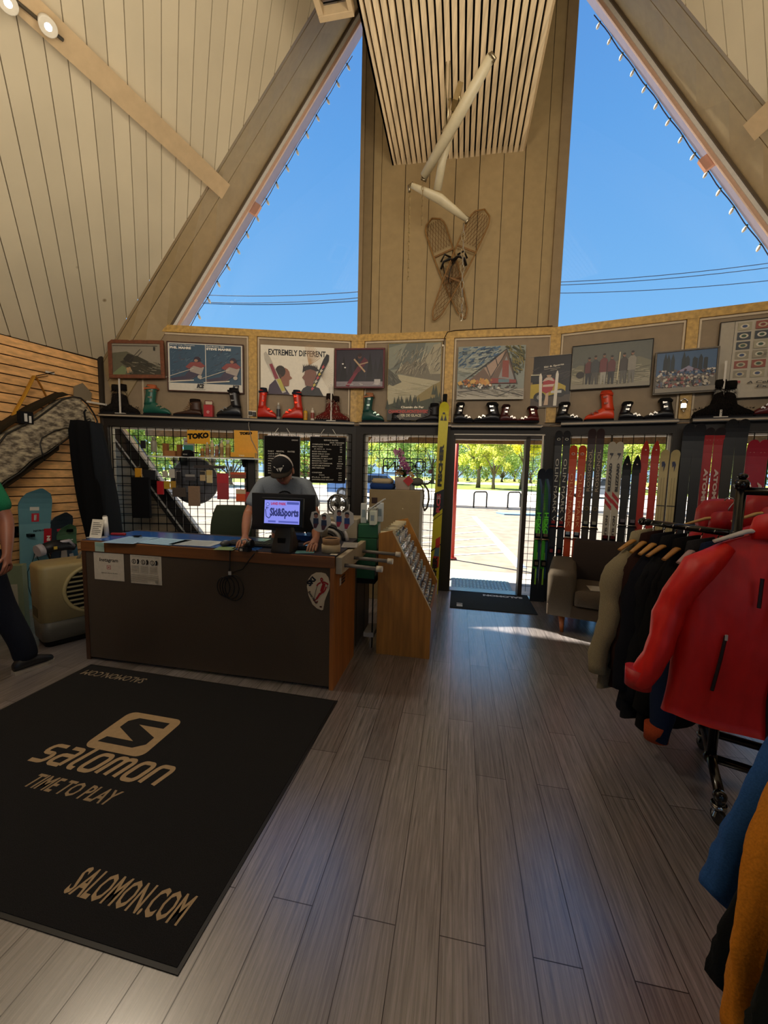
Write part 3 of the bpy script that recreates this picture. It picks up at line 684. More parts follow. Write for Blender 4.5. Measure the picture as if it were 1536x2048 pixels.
# ================================================================== PICTURES ON THE FRONT WALL
class CV:
    """flat print: coloured shapes in a W x H rectangle, x to the right, z up, seen from -y"""
    def __init__(s, w, h, y=0.0, col='ffffff', thick=.004):
        s.w, s.h, s.y, s.m = w, h, y, MB(col); s.m.b2((-w/2, y, 0), (w/2, y+thick, h)); s.k = 1
    def P(s, p): return (-s.w/2+p[0]*s.w, s.y-.0004*s.k, p[1]*s.h)
    def poly(s, c, pts):
        s.m.c_(c); s.m.add([s.P(p) for p in pts], [tuple(range(len(pts)))]); s.k += 1; return s
    def rect(s, c, x0, y0, x1, y1): return s.poly(c, [(x0, y0), (x1, y0), (x1, y1), (x0, y1)])
    def ov(s, c, cx, cy, rx, ry, n=14, a=0): return s.poly(c, [(cx+rx*math.cos(2*PI*i/n)*math.cos(a)-ry*math.sin(2*PI*i/n)*math.sin(a)*s.h/s.w, cy+ry*math.sin(2*PI*i/n)*math.cos(a)+rx*math.cos(2*PI*i/n)*math.sin(a)*s.w/s.h) for i in range(n)])
    def line(s, c, pts, wd):
        s.m.c_(c)
        for p, q in zip(pts[:-1], pts[1:]):
            a, b = Vector(s.P(p)), Vector(s.P(q)); d = (b-a)
            if d.length < 1e-6: continue
            d.normalize(); n = Vector((-d.z, 0, d.x))*wd/2
            s.m.add([a-n, b-n, b+n, a+n], [(0, 1, 2, 3)])
        s.k += 1; return s
    def blobs(s, cols, n, x0, y0, x1, y1, r, seed=0):
        rd = random.Random(seed)
        for i in range(n):
            x, y = rd.uniform(x0, x1), rd.uniform(y0, y1); s.m.c_(rd.choice(cols)); q = rd.randint(4, 6); rr = r*rd.uniform(.5, 1.2); a0 = rd.random()*6
            s.m.add([s.P((x+rr*math.cos(a0+2*PI*i/q)*rd.uniform(.6, 1.2), y+rr*math.sin(a0+2*PI*i/q)*s.w/s.h*rd.uniform(.6, 1.2))) for i in range(q)], [tuple(range(q))])
            if i % 6 == 5: s.k += 1
        s.k += 1; return s
    def strokes(s, cols, n, x0, y0, x1, y1, ln, wd, ang, spread=.3, seed=0):
        rd = random.Random(seed)
        for i in range(n):
            x, y = rd.uniform(x0, x1), rd.uniform(y0, y1); a = ang+rd.uniform(-spread, spread); l = ln*rd.uniform(.4, 1.1)
            p, q = (x-l*math.cos(a)/2, y-l*math.sin(a)/2), (x+l*math.cos(a)/2, y+l*math.sin(a)/2)
            cl = lambda t: (min(max(t[0], .01), .99), min(max(t[1], .01), .99)); s.line(rd.choice(cols), [cl(p), cl(q)], wd*rd.uniform(.6, 1.3)); s.k -= 1
            if i % 5 == 4: s.k += 1
        s.k += 1; return s
    def text(s, c, t, x, y, h, w=None, al='l', bold=.0, rot=0, sl=0):
        s.m.c_(c); ux = Vector((math.cos(rot), 0, math.sin(rot))); uy = Vector((-math.sin(rot), 0, math.cos(rot)))
        s.m.text(t, s.P((x, y)), ux, uy, h*s.h, w*s.w if w else None, al, bold, sl); s.k += 1; return s
def picture(name, label, F, tl, br, off, frame, draw, tilt=0, roll=0, rz=0, mat='satin', group=None, dep=.02, cat='picture', bg='ffffff', n=None):
    a, b = fp(F, tl[0], tl[1], off), fp(F, br[0], br[1], off)
    w, h = abs((b-a).dot(fdir(F))), abs(a.z-b.z)
    t = thing(name, label, cat, ((a.x+b.x)/2, (a.y+b.y)/2, min(a.z, b.z)), 0, group, rot=(tilt, roll, ANG[F]+rz))
    fw = 0
    if frame:
        col, fw = frame; m = MB(col)
        for q in ((-w/2, w/2, 0, fw), (-w/2, w/2, h-fw, h), (-w/2, -w/2+fw, fw, h-fw), (w/2-fw, w/2, fw, h-fw)): m.b2((q[0], -.012, q[2]), (q[1], dep, q[3]))
        m.build('frame', 'wood', t, bevel=.003)
    cv = CV(w-2*fw, h-2*fw, 0.0, bg); cv.m.x = Matrix.Translation((0, 0, fw)); cv.m.v = [Matrix.Translation((0, 0, fw)) @ v for v in cv.m.v]
    draw(cv); cv.m.build('print', mat, t)
    return t
def skier(cv, x, y, s, suit='4a4356', skin='a8806a', helm='3b3140', acc='8c4a4a', mir_=1):
    m = lambda px, py: (x+px*s*mir_, y+py*s)
    cv.poly('cfc8b8', [m(-.62, -.02), m(-.58, -.07), m(.1, .03), m(.1, .08)]).poly('6a5a60', [m(-.55, .08), m(-.5, .0), m(0, .06), m(.2, .25), m(.05, .42), m(-.12, .2)])
    cv.poly(suit, [m(-.52, .1), m(-.45, .0), m(-.02, .1), m(.28, .3), m(.22, .55), m(.0, .5), m(-.15, .22)])
    cv.poly('a79c94', [m(.0, .42), m(.3, .28), m(.38, .6), m(.25, .8), m(.02, .74)])
    cv.poly(acc, [m(-.12, .6), m(.02, .8), m(.28, .84), m(.42, .66), m(.3, .58), m(.1, .66), m(-.02, .52)]).ov(helm, *m(.2, .93), .09*s, .12*s).ov(skin, *m(.17, .88), .05*s, .06*s)
    cv.line('d8d0c0', [m(-.7, .1), m(.1, .55)], .006).ov('b9b0a4', *m(.26, .2), .06*s, .08*s)
# 1 brown frame at the far left, hanging crooked
def d1(c):
    c.rect('8a8272', 0, 0, 1, 1).poly('5d5a48', [(0, 0), (1, 0), (1, .25), (.75, .42), (.55, .55), (.3, .75), (0, .7)]).poly('38352a', [(.15, .42), (.5, .62), (.85, .35), (1, .15), (1, 0), (.35, 0), (.3, .25)])
    c.poly('6d7a56', [(0, .05), (.2, .3), (.3, .2), (.25, 0), (0, 0)]).poly('2a2722', [(.22, .5), (.32, .68), (.45, .62), (.42, .42), (.3, .38)]).line('3a332c', [(.35, .45), (.58, .82)], .008).line('3a332c', [(.42, .43), (.62, .76)], .008)
    c.poly('b08a5e', [(.3, .05), (.28, .22), (.36, .26), (.40, .1)]).strokes(['8e8875', '5a5446', '2c2920'], 50, .3, .05, .98, .4, .12, .006, -.4, .4, 1).line('2b2a28', [(.02, .93), (.95, .93)], .006).rect('2b2a28', .86, .78, .9, .9)
picture('framed_photograph', 'crooked brown wooden frame with dark mountain scene at the far left of the front wall', 'L', (217, 675), (329, 759), .13, ('6e3d24', .045), d1, roll=-.05, tilt=-.10, rz=0.06)
# 2 blue double skier poster
def d2(c):
    c.rect('d8d3c6', 0, 0, 1, 1).rect('3f586e', .02, .16, .495, .98).rect('3f586e', .505, .16, .98, .98)
    for x0 in (.02, .505):
        c.strokes(['4d6a80', '35495c', '6a8494', '5a4a50'], 60, x0+.02, .3, x0+.45, .85, .06, .005, .8, .5, int(x0*10)); skier(c, x0+.27, .2, .5)
    c.text('e6e2d8', 'World Cup Champion', .035, .93, .028, .33, bold=.02).text('f0ece2', 'PHIL MAHRE', .035, .865, .05, .28, bold=.05).text('e6e2d8', 'Gold Medalist 1984', .52, .93, .028, .24, bold=.02).text('f0ece2', 'STEVE MAHRE', .52, .865, .05, .33, bold=.05)
    for x in (.38, .86): c.text('2a2c34', 'K2', x, .06, .09, .09, bold=.06, sl=.3)
    c.line('55555a', [(.35, .03), (.5, .03)], .003)
picture('framed_poster', 'thin framed poster of two ski racers on blue', 'L', (333, 682), (488, 788), .05, ('4a2c22', .014), d2)
# 3 EXTREMELY DIFFERENT
def d3(c):
    c.rect('e6dfce', 0, 0, 1, 1).text('181820', 'EXTREMELY DIFFERENT', .105, .80, .12, .78, bold=.03)
    for k in range(13):
        a = 1.95-.13*k; c.line('c09a70', [(.66, .62), (.66+.2*math.cos(a)*.8, .62+.42*math.sin(a))], .005)
    for k in range(14):
        a = .9-.14*k; c.line('a8947c', [(.82, .42), (.82+.17*math.cos(a), .42+.3*math.sin(a))], .002)
    c.poly('3c2c42', [(.1, 0), (.12, .18), (.2, .3), (.3, .22), (.4, .0)]).ov('8f5a44', .315, .40, .085, .15).ov('2a1d18', .27, .47, .07, .12).poly('8f5a44', [(.38, .42), (.43, .34), (.39, .3), (.385, .18), (.3, .16), (.28, .3)]).ov('4a2a22', .26, .36, .025, .05)
    c.poly('15141a', [(.52, 0), (.58, .14), (.66, .22), (.8, .16), (.86, 0)]).ov('7d5244', .68, .42, .085, .15).poly('7d5244', [(.61, .46), (.565, .36), (.6, .3), (.61, .2), (.72, .18), (.72, .4)])
    c.poly('20181a', [(.57, .46), (.58, .58), (.66, .62), (.74, .60), (.8, .52), (.76, .50), (.68, .54), (.6, .5)])
    for k in range(9): c.poly('20181a', [(.58+k*.022, .54), (.575+k*.024, .66-abs(k-4)*.006), (.60+k*.022, .56)])
    c.poly('b9b3a6', [(.30, .02), (.35, .05), (.13, .74), (.075, .86), (.05, .82), (.06, .7)]).poly('8a2c40', [(.12, .6), (.16, .62), (.25, .32), (.2, .30)]).poly('b8b04c', [(.22, .3), (.27, .32), (.34, .08), (.29, .06)])
    c.poly('16161e', [(.66, .02), (.71, .05), (.93, .72), (.935, .84), (.9, .86), (.86, .76)])
    for k in range(7): c.poly(['c04a50', 'c9b84c', 'c8c0b0'][k % 3], [(.70+k*.024, .10+k*.075), (.735+k*.024, .15+k*.075), (.715+k*.024, .16+k*.075), (.725+k*.024, .2+k*.075), (.69+k*.024, .14+k*.075)])
picture('ski_poster', 'white poster reading EXTREMELY DIFFERENT with two facing heads and crossed skis', 'L', (521, 689), (667, 793), .04, None, d3, cat='poster')
# 4 dark red frame across the corner
def d4(c):
    c.rect('2c2836', 0, 0, 1, 1).rect('8a8288', 0, 0, 1, .14)
    for k, (x, h) in enumerate([(.06, .7), (.16, .85), (.3, .75), (.44, .9), (.55, .8), (.72, .95), (.84, .75), (.95, .85)]): c.poly('14121a' if k % 2 else '1e1c26', [(x-.09, .15), (x, h), (x+.09, .15)])
    c.poly('7a2338', [(.2, .02), (.45, .5), (.5, .45), (.28, .0)]).poly('5e2030', [(.35, .35), (.6, .8), (.68, .7), (.5, .4)]).line('b99a78', [(.38, .75), (.62, .4)], .02).ov('6a4438', .5, .82, .04, .06).ov('2c1a20', .5, .86, .045, .05).line('a88a70', [(.5, .6), (.68, .66)], .015)
    c.rect('b9b3b0', .82, .08, .95, .2).strokes(['c8c2c2', '9a929a'], 20, .05, .02, .95, .1, .12, .006, 0, .1, 3).ov('e8e4e0', .14, .62, .02, .02).ov('e8e4e0', .19, .52, .02, .02)
picture('framed_photograph', 'dark red framed photograph of a skier before dark trees, hung across the corner post', 'C', (671, 698), (768, 776), .13, ('5c1f28', .022), d4, rz=.06)
# 5 mountain poster
def d5(c):
    c.rect('6f7468', 0, 0, 1, 1).poly('8a8c7c', [(0, .5), (0, .95), (.3, 1), (1, 1), (1, .45)]).poly('6a6e66', [(0, .66), (.1, .7), (.2, .8), (.35, 1), (.7, 1), (.6, .7)])
    c.poly('77705f', [(.12, .63), (.3, .74), (.36, .78), (.42, .73), (.5, .79), (.55, .74), (.64, .77), (.8, .9), (1, 1), (1, .5), (.4, .58)]).poly('a39a80', [(.7, .78), (.85, .97), (.98, .99), (1, .6), (.8, .6)])
    c.strokes(['c4bba0', '5c584c', 'a79f88', '8d8672'], 130, .15, .6, .98, .92, .12, .006, .9, .5, 5)
    c.poly('b3aa8b', [(0, .45), (.2, .6), (.5, .56), (1, .5), (1, .28), (0, .2)]).poly('57564c', [(0, .48), (0, .68), (.14, .6), (.27, .5), (.1, .45)]).strokes(['7a7868', '45443c'], 24, .01, .48, .22, .6, .08, .005, -.7, .2, 6)
    c.strokes(['c9c2a4', 'a09878'], 40, .05, .3, .95, .5, .3, .004, -.05, .15, 7).poly('8d7c48', [(.4, .2), (.6, .33), (.85, .45), (1, .5), (1, .2)]).poly('3d4028', [(0, .0), (0, .2), (.2, .24), (.5, .22), (.8, .28), (1, .3), (1, 0)])
    for k in range(26): x = random.random(); y = .1+.22*x*random.random()+.05; c.poly(random.choice(['2c3320', '39402a', '23291a']), [(x-.035, y), (x, y+.13), (x+.035, y)])
    c.rect('2e2a20', 0, 0, 1, .13).text('e8dfc8', 'Chemin de Fer', .27, .155, .03, .44, bold=.04).text('b03424', 'CHAMONIX-MONTENVERS', .03, .09, .048, .76, bold=.05).text('d8cfae', 'MER DE GLACE', .24, .045, .035, .42, bold=.03)
picture('mountain_poster', 'tall pale alpine poster of a glacier valley with red lettering at the foot', 'C', (777, 687), (879, 842), .045, ('b39a60', .006), d5, cat='poster')
# 6 painting of the building
def d6(c):
    c.rect('8b9188', 0, 0, 1, 1).strokes(['2c4a66', '3e6488', 'a4aca4', '6d8088', '20384e'], 110, .02, .6, .6, .98, .14, .014, .5, .5, 8).strokes(['a8a998', '7d8478'], 30, .02, .45, .4, .6, .2, .01, -.1, .3, 9)
    c.strokes(['4a4c28', '6a6430', '2c2e1c', '86783c'], 90, .74, .5, .98, .98, .12, .012, -1, .6, 10)
    c.poly('6d5444', [(.12, .3), (.72, .92), (.9, .3)]).poly('a88c78', [(.4, .58), (.7, .9), (.62, .62), (.5, .4)]).poly('8b8a88', [(.62, .4), (.72, .8), (.86, .36)]).poly('8c3c2c', [(.67, .42), (.67, .72), (.76, .72), (.77, .4)])
    for a, b in (((.02, .28), (.72, .93)), ((.72, .93), (.9, .28)), ((.5, .4), (.72, .88)), ((.42, .66), (.5, .42)), ((.56, .78), (.6, .62)), ((.2, .44), (.48, .7)), ((.78, .76), (.86, .36))): c.line('2a2018', [a, b], .009)
    c.poly('8d2c24', [(.5, .3), (.52, .4), (.88, .36), (.88, .3)]).poly('5a7a84', [(.62, .31), (.62, .38), (.78, .37), (.78, .31)]).blobs(['c8893c', 'b06a2c', '8c4c24', 'd0a24c'], 34, .04, .26, .52, .36, .04, 11).blobs(['1e1a18', 'e0d8c8', '3a2420'], 40, .04, .2, .9, .28, .022, 12)
    c.poly('9a9488', [(0, 0), (0, .2), (1, .2), (1, 0)]).poly('b5afa0', [(0, .02), (.1, .12), (.4, .05), (.7, .12), (1, .05), (1, 0), (0, 0)]).strokes(['b9b2a2', '75705f', '56503f'], 40, .05, .04, .95, .2, .2, .008, -.2, .2, 13)
    for a, b in (((.1, .22), (.62, .05)), ((.55, .2), (.98, .06)), ((.62, .05), (.9, .22)), ((.02, .14), (.5, .2))): c.line('2a231c', [a, b], .008)
picture('painting', 'unframed colourful painting of the peaked shop building and parked cars', 'C', (917, 694), (1046, 799), .04, None, d6)
# 7 jeep poster
def d7(c):
    c.rect('17161e', 0, 0, 1, 1).strokes(['2e2a34', '3c3636'], 25, .02, .55, .98, .8, .4, .01, .25, .2, 14).poly('4c4036', [(0, 0), (0, .16), (1, .24), (1, 0)])
    c.text('c8c0b0', 'Ski & Sports', .42, .76, .045, .42, bold=.04, rot=.1).line('b0a898', [(.42, .745), (.76, .76)], .004).line('b0a898', [(.56, .72), (.7, .73)], .004)
    c.poly('b8a030', [(0, .2), (0, .5), (.1, .52), (.12, .46), (.75, .47), (.9, .4), (.9, .3), (.3, .17)]).poly('23262c', [(0, .5), (.02, .64), (.34, .63), (.36, .5)]).line('d8d0b0', [(0, .65), (.36, .64)], .01).line('c9c0a0', [(.06, .62), (.1, .46)], .01)
    c.ov('141414', .36, .2, .13, .10).ov('8c8c88', .36, .2, .06, .05).ov('141414', .8, .27, .1, .08).rect('c8c8c4', .6, .27, .82, .32)
    c.poly('c9ac90', [(.46, .04), (.5, .3), (.55, .3), (.55, .04)]).poly('a83238', [(.40, .32), (.42, .5), (.44, .56), (.64, .56), (.68, .5), (.62, .32), (.5, .27)]).poly('d0b8a8', [(.42, .4), (.42, .44), (.66, .45), (.64, .4)]).poly('c8b4a4', [(.4, .5), (.48, .58), (.6, .58), (.66, .5), (.53, .53)]).ov('b89880', .54, .62, .05, .045).poly('15151c', [(.48, .63), (.49, .67), (.6, .68), (.62, .63)])
    c.poly('ddd6c8', [(.36, .02), (.33, .6), (.345, .66), (.37, .67), (.395, .6), (.42, .02)]).poly('ddd6c8', [(.66, .02), (.68, .64), (.7, .7), (.72, .7), (.74, .63), (.73, .02)])
picture('ski_shop_poster', 'dark poster of a yellow car with a person in red holding white skis', 'R', (1050, 716), (1139, 813), .055, ('b9b0a0', .004), d7, cat='poster', rz=.05)
# 8 group photograph
def d8(c):
    c.rect('5e6058', 0, .4, 1, 1).rect('9a937c', 0, 0, 1, .5).poly('77745f', [(0, .45), (.1, .56), (.3, .5), (.6, .6), (.85, .66), (1, .55), (1, .3), (0, .3)]).strokes(['b9b194', '6a6650', '8b856c'], 60, .02, .05, .98, .5, .2, .006, -.1, .4, 15).ov('2c2622', .12, .33, .055, .08)
    for k, (x, cc, lc) in enumerate([(.23, '5e2a2c', '22242c'), (.31, '3a3d40', '4a4844'), (.42, '6c2c30', 'a09c90'), (.52, '5e2a2e', '1e2026'), (.67, '3c3432', '56544e'), (.77, '8b8578', '6d6a62')]):
        h = .03*((k*7) % 3); c.poly(lc, [(x-.035, .08), (x-.04, .38), (x+.04, .38), (x+.035, .08), (x+.012, .08), (x, .3), (x-.015, .08)]).poly(cc, [(x-.05, .36), (x-.05, .56+h), (x-.02, .62+h), (x+.025, .62+h), (x+.05, .56+h), (x+.048, .36)]).ov('8a6450', x, .67+h, .018, .04).ov('1e1a18', x, .70+h, .018, .025)
        c.line('2a2420', [(x-.065, .06), (x-.055, .6)], .006)
    c.line('c9bf9c', [(.60, .15), (.615, .78)], .012)
    c.poly('8d8674', [(.0, .0), (1, .0), (1, .1), (.6, .06), (0, .12)])
picture('framed_photograph', 'thin black framed faded photograph of six skiers standing in a row on snow', 'R', (1145, 693), (1300, 772), .05, ('1c1a1a', .008), d8)
# 9 crowd picture
def d9(c):
    c.rect('3d5c80', 0, .4, 1, 1)
    for k in range(13): x = random.uniform(.1, .9); c.poly(random.choice(['16222a', '1c2a30', '22303a']), [(x-.035, .5), (x-.03, .8), (x, random.uniform(.75, 1)), (x+.035, .8), (x+.035, .5)])
    c.rect('6d665c', 0, 0, 1, .42).poly('8d86a0', [(.35, .5), (.5, .6), (.55, .64), (.6, .6), (.75, .5)]).blobs(['2a2430', 'a8a098', '6a3c3c', '3c4866', 'c8c0b4', '5a544c'], 150, .03, .3, .97, .54, .026, 16).blobs(['c0b8a8', '2c2c38', 'a89c88', '5c6474', '8c4a44'], 110, .03, .12, .9, .34, .036, 17).rect('877e70', 0, 0, 1, .11)
picture('framed_photograph', 'grey wooden framed photograph of a crowd sitting before a white tent', 'R', (1312, 704), (1432, 784), .09, ('5f564a', .018), d9, roll=-.01)
# 10 pin poster
def d10(c):
    c.rect('b5ab98', 0, 0, 1, 1).rect('a89e8c', 0, 0, .14, 1).line('3c3830', [(.14, .02), (.14, 1)], .004)
    rd = random.Random(4)
    for i in range(5):
        for j in range(6):
            x0, y0 = .17+i*.17, .26+j*.123; bgc = rd.choice(['3a4048', '8f8672', 'a0987f', '2c2e34', '5e5c50', '8c4a3c'])
            c.rect(bgc, x0, y0, x0+.135, y0+.10).ov(rd.choice(['c8bfa8', 'b4a88c', 'd0c8b8']), x0+.067, y0+.05, .045, .03).ov(rd.choice(['3c4a6c', '7c3830', '3c5444', '5c584c']), x0+.067, y0+.05, .026, .018)
    for k in range(5): c.line('6a6458', [(.40+.014*k+.012*math.cos(a), .55-.01*(k % 2)+.008*math.sin(a)) for a in [q*PI/4 for q in range(9)]], .003)
    c.rect('96302c', .17, .185, .24, .215).text('2a2420', 'A Celebration of', .30, .17, .035, .6, sl=.3, bold=.02).text('2a2420', 'Excellence', .40, .115, .035, .45, sl=.3, bold=.02)
picture('pin_poster', 'large pale poster of small badge pictures in rows at the far right edge', 'R', (1441, 645), (1640, 790), .045, ('3a332c', .008), d10, cat='poster')
# upper wall small items
t = thing('bottle_opener', 'small steel bottle opener fixed to the wooden post beside black ski boots', 'bottle opener', fp('R', 1366, 826, .055), ANG['R'])
m = MB('c9c4bc'); m.tube([(-.025, 0, .10), (-.03, 0, .13), (0, 0, .155), (.03, 0, .13), (.025, 0, .10)], .007, 8); m.box((0, .005, .08), (.05, .008, .05)); m.tube([(-.02, -.01, .05), (0, -.03, .01), (.02, -.01, .05)], .008, 8); m.build('opener', 'chrome', t)
# thin cable running over the wall with a small bulb end
pts = [fp('C', x, y, .05) for x, y in ((888, 690), (889, 676), (895, 664), (910, 661), (980, 657), (1050, 655), (1105, 652))]
o = MB('2a1c14').tube(pts, .005, 6).build('wall_cable', 'matte'); tag(o, 'thin dark cable running along the top trim above the door', 'cable')
t = thing('cable_end_lamp', 'tiny white lamp at the end of the wall cable beside the yellow ski tip', 'lamp', fp('C', 886, 691, .05)); MB('f0ead8').ell((0, 0, 0), (.014, .014, .014)).build('bulb', 'gloss', t)
# snowshoes crossed on the pier -------------------------------------------------------------
def snowshoe(lab, c, ang, L_, W_, y0):
    p = fp('C', c[0], c[1], y0); t = thing('snowshoe', lab, 'snowshoe', p, 0, 'snowshoes crossed on the pier', rot=(0, ang, ANG['C']))
    def hw(s): return W_*(.30+.70*math.sin(min(1, (1-s)*1.15)*PI*.5))*(1 if s > .06 else .6+.4*s/.06)*(1 if s < .93 else math.sqrt(max(0, (1-s)/.07)))
    n = 26; out = []
    ws = []
    for i in range(n+1):
        s = i/n; z = -L_/2+L_*s
        w = W_*(.22+.78*math.sin(min(1.0, s*1.25+.12)*PI/2)); 
        if s > .88: w = W_*math.sqrt(max(0, 1-((s-.88)/.12)**2))
        if s < .07: w *= math.sqrt(max(0.02, s/.07))
        ws.append((w, z))
    m = MB('8a6434'); m.tube([(w, 0, z) for w, z in ws]+[(-w, 0, z) for w, z in ws[::-1]], .009, 6, closed=True); m.build('frame', 'wood', t)
    for zc in (.17, -.10):
        i = int((zc+.5)*n); w = ws[i][0]; MB('7a562c').box((0, 0, ws[i][1]), (2*w, .012, .02)).build('crossbar', 'wood', t)
    lc = MB('6e4c28'); stp = .032
    for i in range(n-1):
        w, z = ws[i]; w2, z2 = ws[i+1]
        s = i/n
        if .52 < s < .66: continue
        k = max(2, int(2*w/stp))
        for j in range(k):
            x0 = -w+2*w*(j+(.5 if i % 2 else 0))/k; x1 = -w2+2*w2*(j+(0 if i % 2 else .5))/k
            if abs(x0) > w*1.01 or abs(x1) > w2*1.01: continue
            lc.tube([(x0, 0, z), (x1, 0, z2)], .0028, 3, caps=False); x2 = x1+2*w2/k*(-1 if not i % 2 else 1)
            if abs(x2) <= w2: lc.tube([(x0, 0, z), (x2, 0, z2)], .0028, 3, caps=False)
    lc.build('lacing', 'leather', t)
    b = MB('17120e'); z = .04*L_
    b.tube([(-W_*.7, -.02, z-.03), (-W_*.3, -.06, z+.02), (W_*.3, -.06, z+.02), (W_*.7, -.02, z-.03)], .022, 8, flat=.4)
    b.tube([(-W_*.5, -.02, z+.05), (0, -.07, z+.09), (W_*.5, -.02, z+.05)], .015, 8, flat=.5); b.tube([(-W_*.4, -.03, z), (-W_*.55, -.04, z-.12), (-W_*.3, -.03, z-.25)], .006, 6)
    b.build('binding', 'leather', t)
snowshoe('long laced snowshoe leaning left at the top, crossed on the pier', (897, 537), -.36, 1.28, .125, .05)
snowshoe('long laced snowshoe leaning right at the top, crossed on the pier', (917, 532), .42, 1.36, .125, .10)
# hanging chairlift parts --------------------------------------------------------------------
t = thing('chairlift_hanger', 'cream painted ski lift bar assembly hanging above the entrance on cables', 'ski lift bar', PD(880, 250, 4.2))
o0 = Vector(t.location); q = lambda x, y, d: PD(x, y, d)-o0
m = MB('c9bd9c'); m.tube([q(983, 112, 3.7), q(915, 235, 4.1), q(848, 352, 4.5)], [.040, .055, .042], 14); m.build('long_bar', 'satin', t)
m = MB('c9bd9c'); m.tube([q(905, 255, 4.3), q(885, 320, 4.45), q(875, 380, 4.6)], [.035, .042, .045], 14); m.build('post', 'satin', t)
m = MB('c9bd9c'); a, b, c = q(822, 370, 4.55), q(880, 398, 4.6), q(934, 440, 4.65); m.tube([a, (a+b)/2, b, (b+c)/2, c], [.030, .05, .062, .05, .03], 12, flat=.7); m.build('cross_bar', 'satin', t)
for nm, pp in (('end_hook', [(975, 112, 3.7), (983, 106, 3.68), (990, 118, 3.68), (986, 124, 3.7)]), ('end_hook', [(846, 346, 4.5), (844, 358, 4.5), (853, 362, 4.5)]), ('end_hook', [(826, 366, 4.55), (818, 372, 4.55), (819, 384, 4.55)]), ('end_hook', [(928, 432, 4.65), (938, 436, 4.65), (931, 447, 4.65)])):
    MB('8a7f68').tube([q(*z) for z in pp], .014, 8).build(nm, 'metal', t)
m = MB('b9ab88'); m.box(q(914, 193, 4.15), (.05, .12, .16), Matrix.Rotation(.3, 3, 'Y')); m.tube([q(900, 196, 4.15), q(893, 255, 4.3), q(912, 210, 4.2)], .012, 6); m.tube([q(918, 180, 4.1), q(920, 200, 4.15), q(905, 235, 4.2)], .014, 6); m.build('clamp', 'metal', t)
m = MB('8b7c5c'); m.tube([q(893, -120, 4.0), q(893, 110, 4.1), q(890, 250, 4.2), q(882, 265, 4.3)], .006, 6); m.tube([q(903, -120, 4.0), q(900, 120, 4.1), q(897, 200, 4.15)], .006, 6); m.build('suspension_cable', 'matte', t)
def chain(lab, pts, lr, dist, col, mat='metal'):
    P = [PD(x, y, dist) for x, y in pts]; t = thing('hanging_chain', lab, 'chain', P[0], 0, 'chains hanging from the lift bars'); L_ = (P[-1]-P[0]).length; d = (P[-1]-P[0]).normalized(); n = int(L_/(lr*3.4))
    m = MB(col)
    for i in range(n):
        c = d*(L_*(i+.5)/n); s = Vector((1, 0, 0)) if i % 2 else Vector((0, 1, 0)); s = (s-d*s.dot(d)).normalized()
        m.tube([c+s*lr*.75*math.cos(a)+d*lr*2.1*math.sin(a) for a in [2*PI*k/10 for k in range(10)]], lr*.22, 4, closed=True)
    m.build('links', mat, t)
chain('thin pale chain hanging from the left end of the cross bar', [(819, 384), (816, 562)], .013, 4.55, 'c0b08a')
chain('short thin pale chain hanging from the lower end of the long bar', [(846, 362), (843, 450)], .014, 4.5, 'b8a888')
chain('heavier grey chain hanging from the right end of the cross bar over the snowshoes', [(927, 448), (922, 640)], .024, 4.65, 'c4bca8')
# purlins and track lights ------------------------------------------------------------------
ja, jb = PP(434, 380, RP0-RN*.12, RN), None
jd = Vector((.3363, .9417, 0)).normalized()
for mirror in (False, True):
    f = mir if mirror else (lambda p: Vector(p))
    mb = MB('c2a880'); s = PP(452, 384, RP0-RN*.10, RN); e = s-jd*7.5; up = RN*.10; sd = RN.cross(jd).normalized()*.085
    s2 = s+jd*.0
    P = [s2-sd, s2+sd, s2+sd+up*1.6, s2-sd+up*1.6]; Q = [p-jd*7.5 for p in P]
    mb.add([f(p) for p in P+Q], [(0, 1, 2, 3), (7, 6, 5, 4), (0, 4, 5, 1), (1, 5, 6, 2), (2, 6, 7, 3), (3, 7, 4, 0)])
    mb.build('ceiling_purlin', 'paint', kind='structure')
    if not mirror: JS, JSD, JUP = s, sd, up
glow = emit_mat('lamp_glow', (1, .9, .75, 1), 30)
for (x, y, lab) in ((22, 2, 'white cone track light head at the very top left corner'), (103, 50, 'round white track light head with glowing lamp on the left ceiling beam')):
    p = PP(x-12, y-6, RP0-RN*.13, RN); t = thing('track_light', lab, 'track light', p, 0, 'track lights on the left beam')
    aim = (Vector((0, 0, EYE))-p).normalized(); aim = (aim+Vector((.25, .1, -.5))).normalized(); R = aim.to_track_quat('Z', 'Y').to_matrix()
    m = MB('d8d0bc'); m.x = R.to_4x4(); m.lathe([(.012, -.06), (.03, -.055), (.045, .0), (.055, .075), (.050, .075)], seg=18); m.build('shade', 'satin', t)
    m = MB('ffffff'); m.x = R.to_4x4(); m.lathe([(.001, .062), (.042, .064), (.042, .072), (.001, .078)], seg=16); m.build('lamp', glow, t)
    m = MB('b8ac90'); m.tube([(0, 0, 0), RN*.09], .012, 8); m.build('stem', 'satin', t)
    l = bpy.data.objects.new('track_lamp_light', bpy.data.lights.new('track_lamp_light', 'SPOT')); C.objects.link(l); l.data.energy = 60; l.data.color = (1, .85, .65); l.data.spot_size = 1.6; l.data.shadow_soft_size = .05
    l.location = p+aim*.12; l.rotation_euler = (-aim).to_track_quat('Z', 'Y').to_euler()
a = PP(-30, -50, RP0-RN*.125, RN); b = PP(126, 80, RP0-RN*.125, RN); o = MB('4a4132').tube([a, b], .012, 6).build('light_track', 'satin'); tag(o, 'thin dark track rail on the left ceiling beam', 'track rail')
